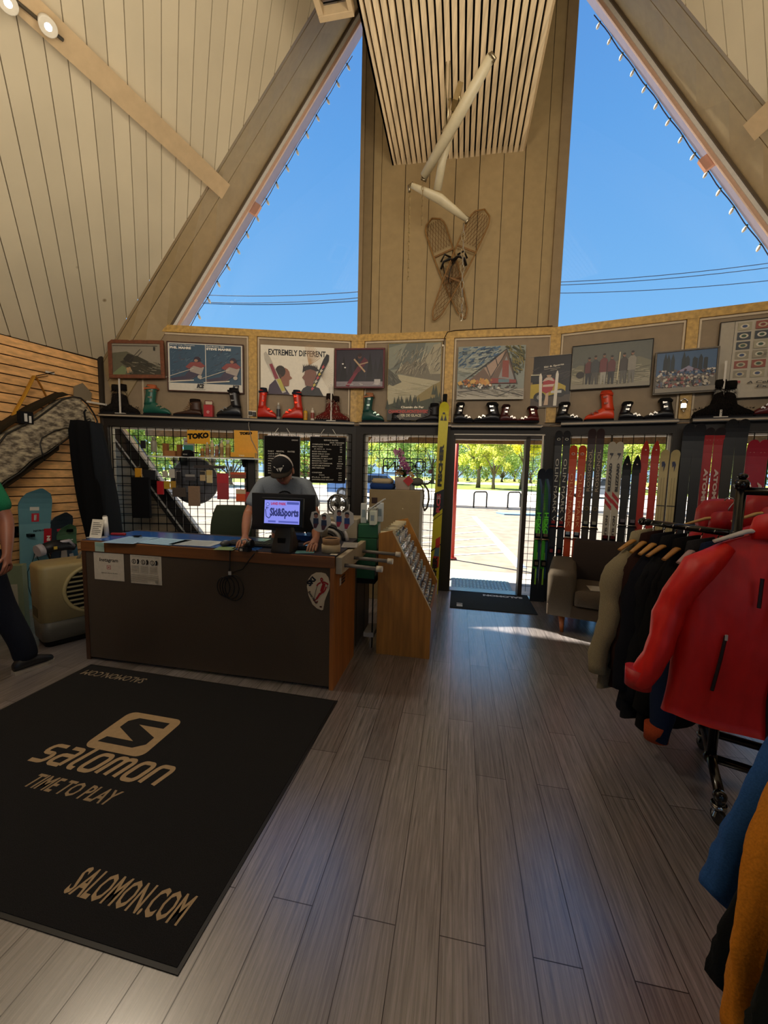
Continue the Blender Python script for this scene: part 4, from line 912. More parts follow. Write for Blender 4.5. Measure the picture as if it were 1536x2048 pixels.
# ================================================================== BOOTS AND OTHER THINGS ON THE LEDGE
def boot(lab, F, x0, x1, ytop, toe, shell, buckle='c8c4bc', liner='1a1a1c', group=None, kind='ski', sole='15151a', off=.085, shy=None, dz=0, cat='ski boot'):
    u0, _ = fu(F, x0, 830, off); u1, _ = fu(F, x1, 830, off); L_ = abs(u1-u0)
    zt = fu(F, (x0+x1)/2, ytop, off)[1]; H_ = zt-ZS-dz
    p = ORG[F]+fdir(F)*((u0+u1)/2)-fout(F)*off; p.z = ZS-.003+dz
    t = thing('ski_boot' if kind == 'ski' else 'leather_boot' if kind == 'leather' else 'fur_boot', lab, cat, p, ANG[F] if toe > 0 else ANG[F]+PI, group)
    wy = min(.052, L_*.19); side = -1 if toe > 0 else 1      # side seen from the room
    ln = H_*(.30 if kind != 'leather' else .40)
    def X_(s): return -L_/2+s*L_
    def shoe(zb):
        prof = [(.0, .24), (.04, .40), (.18, .50), (.36, .50), (.52, .40), (.68, .31), (.84, .25), (.95, .19), (1.0, .10)]; rings = []
        for s, h in prof:
            w = wy*(.72+.28*math.sin(s*PI)) if s < .95 else wy*.62; hh = H_*h*(.95 if kind == 'ski' else .85)
            rings.append([(X_(s), w*math.cos(a)*(1 if abs(math.cos(a)) < .8 else .95), zb+max(0, (hh-zb))*(.5+.5*math.sin(a))) for a in [2*PI*k/14 for k in range(14)]])
        return rings
    m = MB(shell); m.loft(shoe(.018))
    rings = []
    for k in range(7):
        q = k/6; z = H_*(.34 if kind != 'fur' else .2)+(H_*(.90 if kind == 'ski' else .80)-H_*.34)*q; cx = X_(.21+.10*q*(1 if kind == 'ski' else .2)); rx = L_*((.215-.02*math.sin(q*PI)) if kind != 'fur' else .34-.20*q); ry = wy*(.95+.1*q)
        rings.append([(cx+rx*math.cos(a), ry*math.sin(a), z+(-.012*math.cos(a) if q > .9 else 0)) for a in [2*PI*j/16 for j in range(16)]])
    m.loft(rings); m.build('shell' if kind == 'ski' else 'upper', 'plastic' if kind == 'ski' else 'leather' if kind == 'leather' else 'fur', t)
    l = MB(liner); cx = X_(.31) if kind == 'ski' else X_(.23); l.lathe([(L_*.185, H_*.78), (L_*.19, H_*.92), (L_*.175, H_*.985), (L_*.13, H_*.95), (L_*.12, H_*.8)], (cx, 0, 0), 16, sy=wy/(L_*.2))
    l.build('liner', 'fabric', t)
    s = MB(sole); s.slab([(X_(-.005), -wy*.62), (X_(.5), -wy*.85), (X_(.93), -wy*.72), (X_(1.01), 0), (X_(.93), wy*.72), (X_(.5), wy*.85), (X_(-.005), wy*.62)], 0, .022); s.build('sole', 'matte', t)
    if kind == 'ski':
        for i, (q, z, dx) in enumerate([(.60, .31, .0), (.74, .24, .0), (.30, .56, 0), (.34, .76, 0)]):
            b = MB(buckle); R = Matrix.Rotation((-.5 if i < 2 else .12), 3, 'Y'); b.box((X_(q), side*wy*(1.0 if i < 2 else 1.06), H_*z), (L_*.13, .010, .014), R); b.box((X_(q)+L_*.05, side*wy*1.08, H_*z), (.012, .012, .022), R); b.build('buckle', 'metal', t)
        st = MB(liner); st.box((X_(.3), 0, H_*.86), (L_*.43, wy*2.16, .022), Matrix.Rotation(-.1, 3, 'Y')); st.build('power_strap', 'fabric', t)
    elif kind == 'leather':
        lc = MB(buckle)
        for k in range(6): s_ = .62-.05*k if k < 4 else .44; z_ = H_*(.34+.085*k); lc.tube([(X_(s_)-.012, -wy*.5, z_+.004), (X_(s_)+.012, 0, z_+.012), (X_(s_)-.012, wy*.5, z_+.004)], .003, 4)
        for k in range(5): lc.box((X_(.5-.04*k), side*wy*.98, H_*(.32+.09*k)), (.03, .004, .006), Matrix.Rotation(-.7, 3, 'Y'))
        lc.build('laces', 'fabric', t)
    else:
        f = MB(shell); rd = random.Random(int(x0))
        for k in range(420):
            s_ = rd.random(); a = rd.uniform(0, 2*PI)
            if rd.random() < .5: c = Vector((X_(.21)+L_*.2*math.cos(a), wy*math.sin(a), H_*rd.uniform(.35, .8))); n = Vector((math.cos(a), math.sin(a), -.6))
            else: c = Vector((X_(s_), wy*math.cos(a)*.9, .03+H_*.3*(1-s_*.5)*(.5+.5*math.sin(a)))); n = Vector((.2, math.cos(a), math.sin(a)*.8))
            n = n.normalized()*.028; f.c_(rd.choice([shell, buckle] if buckle != shell else [shell])); sdv = n.cross(Vector((0, 0, 1))).normalized()*.004
            f.add([c-sdv, c+sdv, c+n+Vector((0, 0, -.01))], [(0, 1, 2)])
        f.build('fur', 'fur', t)
    return t
BG = 'boots on the ledge shelf'
boot('black shaggy fur boot with toe to the left at the far left of the ledge', 'L', 202, 243, 768, -1, '1b1715', '2c2622', '151210', kind='fur', cat='boot', off=.09)
boot('black shaggy fur boot with toe to the right behind the thin white stand', 'L', 238, 279, 768, 1, '1b1715', '2c2622', '151210', kind='fur', cat='boot', off=.055)
boot('teal green ski boot with white and orange buckles below the crooked brown frame', 'L', 289, 341, 769, 1, '1f5a4c', 'd8cdb8', 'b0603c')
boot('low brown leather ski boot left of the red box', 'L', 347, 404, 797, -1, '3c2418', '7a5a3c', '20140e', kind='leather')
boot('black ski boot with grey buckles and tall liner right of the red box', 'L', 434, 483, 775, -1, '18181c', '8f8c88', '121214')
boot('red ski boot with dark tall liner, toe right, next to the wall outlet', 'L', 516, 553, 775, 1, 'c02c1c', 'b03020', '1c2230')
boot('red ski boot with dark tall liner, toe left, between spray can and yellow bottle', 'L', 565, 606, 779, -1, 'c02c1c', 'b03020', '1c2230')
boot('red and white furry boot with toe to the left under the crossed ski poster', 'L', 630, 668, 786, -1, '6a2420', 'b8a08c', '201410', kind='fur', cat='boot')
boot('red and white furry boot with toe to the right beside the corner post', 'L', 664, 699, 792, 1, '6a2420', 'b8a08c', '201410', kind='fur', cat='boot')
boot('dark teal ski boot right of the corner post', 'C', 725, 768, 785, 1, '1c4a44', 'a8c0b4', 'a06a4c')
boot('black leather boot before the mountain poster, toe left', 'C', 833, 879, 806, -1, '17171c', '50505a', '111114', kind='leather')
boot('small flat black shoe before the foot of the mountain poster', 'C', 783, 822, 826, 1, '141418', 'b8b4ac', '101014', kind='leather', cat='shoe')
boot('black lace ski boot, toe right, just right of the yellow ski', 'C', 908, 948, 804, 1, '18181c', 'bdb8b0', '101012', off=.08)
boot('black lace ski boot, toe left, facing its twin above the door', 'C', 946, 1000, 804, -1, '18181c', 'bdb8b0', '101012', off=.08)
boot('maroon ski boot with signature, toe right, above the door', 'C', 1000, 1037, 808, 1, '4a1c1c', 'c0b0a8', '241010', off=.08)
boot('maroon ski boot, toe left, beside the door corner post', 'C', 1033, 1078, 812, -1, '5a1818', 'c8bcb0', '241010', off=.08)
boot('black ski boot at the left end of the right ledge', 'R', 1112, 1166, 803, 1, '16161a', 'b0aca4', '101012')
boot('bright orange ski boot with dark buckles', 'R', 1169, 1228, 781, -1, 'd8401c', '3a2420', 'b03820')
boot('black ski boot right of the orange boot, toe right', 'R', 1238, 1289, 802, 1, '17171b', 'a8a49c', '101012')
boot('black ski boot, toe left, beside the post with the bottle opener', 'R', 1286, 1347, 796, -1, '17171b', 'a8a49c', '101012')
boot('large black shaggy fur boot, toe left, right of the opener post', 'R', 1384, 1450, 760, -1, '14110f', '221c18', '100e0c', kind='fur', cat='boot')
boot('large black shaggy fur boot, toe right, before the pin poster', 'R', 1440, 1508, 760, 1, '14110f', '221c18', '100e0c', kind='fur', cat='boot', off=.075)
boot('dark red ski boot cut by the right edge of the picture', 'R', 1505, 1570, 760, -1, '5a1c1e', 'b0a8a4', '2c1012')
def ledge(nm, lab, cat, F, x, off=.085, group=None, rz=0):
    u = fu(F, x, 830, off)[0]; p = ORG[F]+fdir(F)*u-fout(F)*off; p.z = ZS-.003
    return thing(nm, lab, cat, p, ANG[F]+rz, group)
# thin stands
for F, x, yt, lab in (('L', 241, 750, 'thin white T shaped stand before the black fur boots at far left'), ('L', 662, 768, 'thin silver T shaped stand before the red furry boots'), ('R', 1441, 722, 'thin white T shaped stand before the big black fur boots at right')):
    t = ledge('display_stand', lab, 'stand', F, x, .125); h = fu(F, x, yt, .125)[1]-ZS
    MB('cfc9be').box((0, 0, h/2), (.018, .012, h)).build('rod', 'satin', t); MB('cfc9be').box((0, 0, .004), (.12, .03, .008)).build('foot', 'satin', t)
t = ledge('tin_box', 'red box with white emblem and card frame on top between brown and black boots', 'box', 'L', 418); m = MB('a81c24'); m.box((0, 0, .075), (.11, .07, .15)); m.c_('d8b8b4')
for k in range(6): m.add([(.0, -.036, .06), (.02*math.cos(k), -.036, .06+.02*math.sin(k)), (.02*math.cos(k+.5), -.036, .06+.02*math.sin(k+.5))], [(0, 1, 2)])
m.build('box', 'satin', t, bevel=.003); m = MB('6a2420')
for q in ((-.05, .15, -.045, .205), (.045, .15, .05, .205), (-.05, .2, .05, .207), (-.05, .15, .05, .158)): m.b2((q[0], -.005, q[1]), (q[2], .005, q[3]))
m.build('card_frame', 'satin', t); MB('cbbfa8').box((0, .003, .18), (.085, .002, .04)).build('card', 'matte', t)
def bottle(nm, lab, t_, r, h, col, cap, lab_col=None, nozzle=False, cat='bottle'):
    MB(col).lathe([(r*.92, 0), (r, .006), (r, h*.72), (r*.9, h*.78), (r*.45, h*.85)], seg=16).build('body', 'satin', t_)
    if lab_col: MB(lab_col).lathe([(r*1.01, h*.15), (r*1.015, h*.16), (r*1.015, h*.6), (r*1.01, h*.61)], seg=16).build('paper_label', 'satin', t_)
    MB(cap).lathe([(r*.46, h*.84), (r*.42, h), (r*.3, h*1.005)], seg=12).build('cap', 'satin', t_)
    if nozzle: m = MB(cap); m.box((0, 0, h*1.03), (r*1.3, r*.6, h*.1)); m.box((-r*1.0, 0, h*1.04), (r*.9, r*.3, h*.05)); m.box((-r*.5, 0, h*.93), (r*.16, r*.25, h*.16), Matrix.Rotation(.3, 3, 'Y')); m.build('trigger', 'satin', t_)
    return t_
bottle('x', '', ledge('spray_can', 'grey and black spray can between the two red boots', 'spray can', 'L', 557, .11), .026, .21, '8c8a86', 'c9c4b8', '2a2c34')
bottle('x', '', ledge('bottle', 'small yellow bottle right of the second red boot', 'bottle', 'L', 611, .11), .026, .145, 'c89a24', '9a9284', 'b8842c')
bottle('x', '', ledge('bottle', 'small white bottle left of the furry boots', 'bottle', 'L', 625, .11), .024, .16, 'cfc6b8', 'c9bfae', '8a3c34')
# outlet with plug beside the shelf
t = thing('wall_outlet', 'white double outlet with black plug on the post between the posters', 'outlet', fp('L', 505, 827, .036), ANG['L']); MB('d8d0c0').b2((-.05, -.01, -.035), (.05, 0, .035)).build('plate', 'satin', t, bevel=.003)
m = MB('1a1816'); m.box((-.02, -.03, 0), (.04, .04, .04)); m.box((.03, -.03, -.01), (.035, .04, .05)); m.build('plug', 'satin', t)
o = MB('8f877a').tube([fp('L', x, y, o_) for x, y, o_ in ((500, 832, .09), (497, 850, .10), (503, 880, .10), (516, 905, .10), (514, 960, .10), (508, 1000, .09), (505, 1040, .09))], .005, 6).build('hanging_cord', 'satin'); tag(o, 'pale cord hanging down the dark post left of the letter boards', 'cord')
# ================================================================== GRID PANELS
def gridwall(F, u0, u1, z0, z1, lab, sp=.1016, off=.075, dense=0):
    t = thing('grid_panel', lab, 'grid panel', ORG[F]+fdir(F)*u0-fout(F)*off, ANG[F], 'black wire grid panels'); w = u1-u0; m = MB('16130f'); r = .0036
    m2 = MB('16130f'); m2.box((0, 0, (z0+z1)/2), (.009, .009, z1-z0)); m2.box((w, 0, (z0+z1)/2), (.009, .009, z1-z0)); m2.build('side_rail', 'metal', t)
    n = max(1, round(w/sp))
    for i in range(1, n): m.box((i*w/n, 0, (z0+z1)/2), (2*r, 2*r, z1-z0))
    k = round((z1-z0)/sp)
    for j in range(k+1): m.box((w/2, 0, z0+j*(z1-z0)/k), (w, 2*r, 2*r))
    m.build('wires', 'metal', t); return t
pL = posts['L'][0]
gridwall('L', -3.1, -2.35, .08, 2.04, 'black wire grid panel at the left end of the ski wax window')
gridwall('L', -2.35, -1.68, .08, 2.04, 'black wire grid panel in the middle of the ski wax window behind the round sign'); gridwall('L', -1.68, pL-.07, .08, 2.04, 'black wire grid panel left of the post with the cord')
gridwall('L', pL+.03, -.68, .08, 2.04, 'black wire grid panel behind the left letter board'); gridwall('L', -.68, -.06, .08, 2.04, 'black wire grid panel behind the right letter board')
gridwall('C', .12, .56, .08, 2.04, 'black wire grid panel behind the tan cabinet, left part'); gridwall('C', .56, uC1[1]-.02, .08, 2.04, 'black wire grid panel behind the neon sign, right part')
for k in range(2): gridwall('R', .14+k*.53, .14+(k+1)*.53-.01, .08, 2.04, ['black wire grid panel behind the oldest dark skis by the door', 'black wire grid panel behind the white and red skis'][k])
gridwall('R', posts['R'][1]+.06, posts['R'][1]+.7, .08, 2.04, 'black wire grid panel behind the wide dark skis'); gridwall('R', posts['R'][1]+.72, posts['R'][1]+1.35, .08, 2.04, 'black wire grid panel at the right edge behind the red jackets')
# diagonal brace and siding outside the left window
def quadL(F, pts, off): return [fp(F, x, y, off) for x, y in pts]
nl = fout('L')
mb = MB('1e1813'); mb.quadbox(quadL('L', [(205, 855), (238, 855), (412, 1085), (372, 1085)], -.22), nl, .10); mb.c_('c9c2b8'); mb.quadbox(quadL('L', [(236, 852), (240, 852), (416, 1085), (411, 1085)], -.22), nl, .1)
mb.quadbox(quadL('L', [(222, 870), (225, 870), (386, 1085), (382, 1085)], -.215), nl, .01)
mb.build('trim_brace', 'satin', kind='structure')
mb = MB('8f7d63'); P = quadL('L', [(150, 855), (205, 855), (372, 1085), (372, 1300), (120, 1300)], -.30); mb.quadbox(P, nl, .04)
zz = .1
mb.c_('35302a')
while zz < 2.0:
    uu = -3.3+(2.0-zz)*.78; wbox(mb, 'L', -3.4, uu, zz, zz+.012, -.285, -.31); zz += .13
mb.build('wall_siding', 'paint', kind='structure')
o = MB('8a9098').tube([fp('L', 268, 872, -.5), fp('L', 390, 1060, -.5)], .012, 6).build('guy_wire', 'metal'); tag(o, 'thin slanting rod outside the ski wax window', 'rod')
# ================================================================== SKI WAX SHELF AND HANGING GOODS
def at(F, x, y, off, nm, lab, cat, group=None, rz=0): return thing(nm, lab, cat, fp(F, x, y, off), ANG[F]+rz, group)
SHO = .19
a, b = fp('L', 294, 909, SHO+.07), fp('L', 518, 917, SHO+.07); zsh = (a.z+b.z)/2+.0
t = thing('white_shelf', 'long white glass shelf on brackets carrying ski wax goods', 'shelf', (a.x, a.y, zsh-.02), ANG['L']); LW = (b-a).dot(fdir('L'))
MB('c9ccc8').b2((0, 0, 0), (LW, .23, .014)).build('board', 'gloss', t)
for x in (.38, LW-.22): m = MB('1c1814'); m.prism([(x-.01, 0), (x+.01, 0), (x+.01, -.1), (x-.01, -.02)], .03, .24); m.build('bracket', 'metal', t)
zt_ = zsh-.006
def onsh(x, nm, lab, cat, dy=.11, group=None):
    u = fu('L', x, 905, SHO)[0]; p = A+fdir('L')*u-fout('L')*(SHO+.07-dy); p.z = zt_; return thing(nm, lab, cat, p, ANG['L'], group)
def sbox(t, w, h, d, col, mat='satin', nm='body'): return MB(col).box((0, 0, h/2), (w, d, h)).build(nm, mat, t, bevel=.002)
for x, w, h, c, lab in ((329, .055, .16, '8a5c34', 'tall brown cardboard box at the left of the white shelf'), (357, .05, .15, '7c5230', 'second tall brown cardboard box left of the teal box')):
    sbox(onsh(x, 'cardboard_box', lab, 'box'), w, h, .06, c, 'matte')
sbox(onsh(341, 'cardboard_box', 'low brown cardboard box between the two tall ones, on the white shelf', 'box', .08), .13, .07, .08, '9a6a40', 'matte')
t = onsh(373, 'wax_box', 'tall grey and teal printed box behind the black cap on the white shelf', 'box', .16); m = MB('9a9890'); m.box((0, 0, .12), (.12, .05, .24)); m.c_('2c7a6a'); m.b2((-.06, -.027, .08), (.06, -.0255, .15)); m.c_('8c3c38'); m.b2((-.04, -.027, .19), (.03, -.0255, .205)); m.build('body', 'satin', t)
t = onsh(377, 'baseball_cap', 'black cap lying on the white shelf before the teal box', 'cap', .05); m = MB('121214'); m.lathe([(.07, 0), (.072, .03), (.062, .07), (.03, .085)], seg=18); m.build('crown', 'fabric', t); MB('121214').slab([(.04, -.06), (.12, -.05), (.125, .02), (.05, .05)], .05, .06).build('brim', 'fabric', t); MB('c8c8c4').text('SIDAS', (-.03, -.0725, .02), (1, 0, 0), (0, 0, 1), .014).build('lettering', 'matte', t)
for i, (x, h, c, lc) in enumerate(((403, .13, 'b8862c', '7a5a2c'), (413, .19, 'b09a6c', '8a5a40'), (423, .22, 'c8b890', 'a08050'), (432, .17, 'a88a5c', '7c4c3c'), (442, .22, 'bca878', '8a6a3c'))):
    bottle('x', '', onsh(x, 'wax_bottle', ['short amber wax bottle, first from the left on the white shelf', 'brown and cream wax bottle, second on the white shelf', 'tall cream wax bottle under the yellow sign, third on the white shelf', 'brown wax bottle, fourth on the white shelf', 'tall cream wax bottle beside the spray bottle, fifth on the white shelf'][i], 'bottle', .1, 'wax bottles on the white shelf'), .023, h, c, 'cfc8b4', lc)
bottle('x', '', onsh(455, 'spray_bottle', 'amber trigger spray bottle left of the yellow display box', 'spray bottle', .1), .032, .21, 'a89858', 'b8b8ac', '8a6a34', True)
t = at('L', 308, 903, .14, 'spray_bottle', 'grey trigger spray bottle at the left above the white shelf', 'spray bottle'); bottle('x', '', t, .035, .17, '8c8878', '7d7c70', None, True)
t = at('L', 287, 897, .11, 'small_black_packet', 'small black packet hung on the grid above the white shelf', 'packet'); sbox(t, .06, .1, .02, '17161a')
t = onsh(488, 'display_box', 'yellow display box with open lid at the right end of the white shelf', 'display box', .08); m = MB('e0a010'); m.b2((-.15, .09, .02), (.15, .10, .36)); m.b2((-.15, -.07, 0), (.15, .1, .07)); m.c_('1c1810'); m.b2((-.16, -.08, -.0), (.14, .1, .012)); m.build('box', 'satin', t)
m = MB('20180c'); m.text('TOKO', (-.08, .0885, .30), (1, 0, .06), (0, 0, 1), .038, .16, bold=.09); m.build('lettering', 'matte', t); m = MB('e8d8b0'); m.text('TOKO', (-.05, -.0705, .02), (1, 0, 0), (0, 0, 1), .02, .07, bold=.04); m.build('front_lettering', 'matte', t)
t = at('L', 397, 875, .13, 'hanging_sign', 'yellow sign board with thick black lettering hanging before the grid over the bottles', 'sign'); m = MB('dca010'); m.b2((-.14, 0, -.08), (.14, .006, .09)); m.build('board', 'satin', t); m = MB('1c160c'); m.text('TOKO', (-.135, -.001, -.03), (1, 0, .10), (0, 0, 1), .075, .265, bold=.08); m.build('lettering', 'matte', t)
# round sign back
t = at('L', 390, 962, -.12, 'round_sign', 'large round grey sign seen from behind in the ski wax window', 'sign'); r = .30; MB('6f6e72').lathe([(r, -.015), (r, .015)], ax='y', seg=40).build('disc', 'satin', t); m = MB('c9c7c2'); m.tube([(r*1.02*math.cos(a), 0, r*1.02*math.sin(a)) for a in [2*PI*k/48 for k in range(48)]], .013, 8, closed=True); m.build('rim', 'metal', t)
# hanging packets on the grid
def packet(x0, y0, x1, y1, col, lab, nm='hanging_packet', cat='packet', top=None, off=.12, th=.02, mat='satin'):
    a, b = fp('L', x0, y0, off), fp('L', x1, y1, off); w = (b-a).dot(fdir('L')); h = a.z-b.z; c = (a+b)/2
    t = thing(nm, lab, cat, (c.x, c.y, b.z), ANG['L'], None); m = MB(col); m.b2((-w/2, -th/2, 0), (w/2, th/2, h))
    m.build('pack', mat, t, bevel=min(.004, th/3))
    if top: MB(top).b2((-w/2*.98, -th/2-.002, h*.62), (w/2*.98, -th/2-.0005, h*.96)).build('header_card', 'satin', t)
    MB('9a958c').tube([(0, 0, h), (0, -.02, h+.015), (0, .045, h+.02)], .003, 5).build('hook', 'chrome', t)
    return t
packet(434, 946, 458, 999, 'a03038', 'long red packet hung right of the round sign', top='b8242c')
packet(270, 936, 284, 957, 'c89020', 'small yellow packet hung above the black trousers')
packet(287, 940, 312, 960, '15151a', 'black glove packet hung right of the small yellow packet')
packet(314, 962, 328, 989, 'b01c24', 'small red packet hung by the diagonal brace')
packet(328, 962, 340, 978, 'b89428', 'first small amber packet right of the small red packet'); packet(341, 962, 352, 979, 'b0882c', 'second small amber packet right of the small red packet')
packet(325, 942, 335, 955, 'b8b2a4', 'small pale packet high beside the brace'); packet(338, 938, 350, 956, 'c4beb2', 'clear and white small packet left of the round sign')
packet(352, 942, 362, 958, 'a89c98', 'small grey pink packet at the left rim of the round sign'); packet(353, 943, 362, 968, '1c1a1c', 'narrow black packet before the left rim of the round sign', off=.15)
packet(371, 948, 391, 962, '3c3a3e', 'grey packet with white card before the round sign', top='8f8c88'); packet(400, 942, 411, 962, 'b8a078', 'pale wax tube pack before the round sign', top='2c2824'); packet(413, 940, 425, 966, 'd0c090', 'cream tube pack at the right of the round sign', top='c4a860')
packet(377, 972, 400, 1012, '8c7460', 'brown work gloves hung below the round sign', 'hanging_gloves', 'gloves', off=.12, th=.04, mat='fabric')
packet(345, 975, 372, 994, '4a4038', 'bunch of small dark leather straps hung at the round sign lower left', 'strap_bunch', 'straps', off=.12, th=.03, mat='leather')
packet(461, 944, 492, 957, '8a4a34', 'row of small brown and orange packs hung at right of the red packet', top='c8501c')
packet(472, 978, 492, 1003, 'd8521c', 'round orange packet with cream card above the office chair', top='cbb898'); packet(490, 984, 502, 1004, 'a01c24', 'dark red packet beside the orange one by the post')
packet(388, 930, 450, 938, '3c3430', 'dark horizontal display bar before the round sign', 'display_bar', 'bar', th=.02)
t = packet(264, 954, 302, 1036, '0e0e12', 'black trousers hanging on the grid left of the brace', 'hanging_trousers', 'trousers', off=.13, th=.05, mat='fabric')
# letter boards --------------------------------------------------------------------
def board(x0, y0, x1, y1, lab, lines):
    a, b = fp('L', x0, y0, .12), fp('L', x1, y1, .12); w = (b-a).dot(fdir('L')); h = a.z-b.z; c = (a+b)/2
    t = thing('letter_board', lab, 'letter board', (c.x, c.y, b.z), ANG['L'], 'letter boards'); MB('151313').b2((-w/2, 0, 0), (w/2, .015, h)).build('felt', 'fabric', t)
    m = MB('2a2624')
    for q in ((-w/2-.008, 0, -w/2, h), (w/2, 0, w/2+.008, h), (-w/2, h, w/2, h+.008), (-w/2, -.008, w/2, 0)): m.b2((q[0], -.006, q[1]), (q[2], .018, q[3]))
    m.build('frame', 'satin', t); m = MB('cfcac0')
    for (s, x, y, hh, ww) in lines: m.text(s, (-w/2+x*w, -.002, y*h), (1, 0, 0), (0, 0, 1), hh*h, ww*w if ww else None, bold=.015)
    m.build('letters', 'matte', t)
    st = MB('d8d4ca')
    for s in (-1, 1): st.tube([(s*w*.28, .005, h), (s*w*.12, .03, h+.11)], .004, 5)
    st.build('hanging_string', 'fabric', t)
hh = .026
board(529, 872, 599, 960, 'left black letter board with white rental rates, half hidden by the man in the cap',
      [('ORDAS', .77, .91, .03, .18), ('DAILY', .10, .64, hh*1.3, .17), ('RENTAL', .34, .64, hh*1.3, .22), ('RATES', .66, .64, hh*1.3, .2)]+[(s, .10, .585-.056*i, hh, w) for i, (s, w) in enumerate((('KIDS PKG', .36), ('ADULT PKG', .4), ('PREM ADULT', .44), ('PREM JR', .36), ('BIG KID', .36), ('HELMET', .3), ('POLES', .24), ('BOOTS', .26), ('SNOWBOARD', .42)))]+[('$', .26, .09, .03, .03), ('R', .08, .03, .03, .03)])
rows = [('COMPLETE TUNE', '$ 55 & UP', .48, .28), ('MINI TUNE', '35', .3, .06), ('  JR MINI 25  FULL', '35', .5, .06), ('IRON ON WAX', '20', .42, .06), ('BASE WELD COD', '', .5, 0), ('MOUNT  SKINNY', '$50', .46, .1), ('SPECIALTY MOUNT', '$75', .58, .1), ('BINDING TEST', '$20', .44, .1), ('BOOT FITTING/HR', '75/HR', .58, .18), ('CUSTOM INSOLE', '$200', .5, .13), ('SKI REPAIR', 'H*CR', .36, .15), ('', '', 0, 0), ('CONFORM', '$25', .28, .09), ('FAN', '$30', .14, .09), ('FULL LINE', '$75', .5, .09), ('SNOWBOARD MOUNT', '$20', .62, .1)]
ln = [('SERVICE RATES', .38, .925, .03, .40), ('SKIS / BOARD', .55, .875, .028, .41)]
for i, (a_, b_, w1, w2) in enumerate(rows):
    y = .83-.052*i
    if a_.strip(): ln.append((a_.strip(), .05 if not a_.startswith('  ') and a_ != 'FAN' else (.1 if a_ != 'FAN' else .26), y, hh, w1))
    if b_: ln.append((b_, .90-w2 if b_ != '75/HR' else .76, y, hh, w2))
board(621, 874, 690, 966, 'right black letter board with white service rates', ln)
# neon OPEN sign, its back to the room
t = at('C', 806, 932, .02, 'neon_sign', 'unlit neon OPEN sign in the window, seen from behind', 'neon sign')
m = MB('201c1c'); W2, H2 = .265, .095
def rr(w, h, r, n=4):
    out = []
    for cx, cz, a0 in ((w-r, h-r, 0), (-w+r, h-r, PI/2), (-w+r, -h+r, PI), (w-r, -h+r, 1.5*PI)):
        for k in range(n+1): out.append((cx+r*math.cos(a0+PI/2*k/n), 0, cz+r*math.sin(a0+PI/2*k/n)))
    return out
m.tube(rr(W2, H2, .03), .008, 6, closed=True)
m.tube([(-.205, 0, .055), (-.205, 0, -.06)], .008, 6); m.tube([(-.205, 0, -.055), (-.11, 0, .055)], .008, 6); m.tube([(-.11, 0, .055), (-.11, 0, -.06)], .008, 6); m.tube([(-W2, 0, 0), (-.205, 0, 0)], .006, 6)
m.tube([(.00, 0, .055), (-.075, 0, .055), (-.075, 0, -.055), (.0, 0, -.055)], .008, 6); m.tube([(-.07, 0, 0), (-.01, 0, 0)], .008, 6); m.tube([(.05, 0, .06), (.05, 0, -.06)], .008, 6)
m.tube([(x+.09, y, z*.9) for x, y, z in rr(.045, .055, .03)], .008, 6, closed=True); m.tube([(x+.235, y, z) for x, y, z in rr(.06, .06, .02)], .009, 6, closed=True); m.box((.165, 0, 0), (.03, .03, .045)); m.build('tubing', 'gloss', t)
m = MB('1a1616'); m.tube([(-.1, 0, H2), (-.1, .0, .45)], .002, 4); m.build('hanging_wire', 'matte', t)
t = at('C', 861, 943, -.03, 'round_sticker', 'small round brown sticker on the window left of the yellow ski', 'sticker'); MB('8a5040').lathe([(.03, 0), (.03, .002)], ax='y', seg=20).build('disc', 'matte', t)
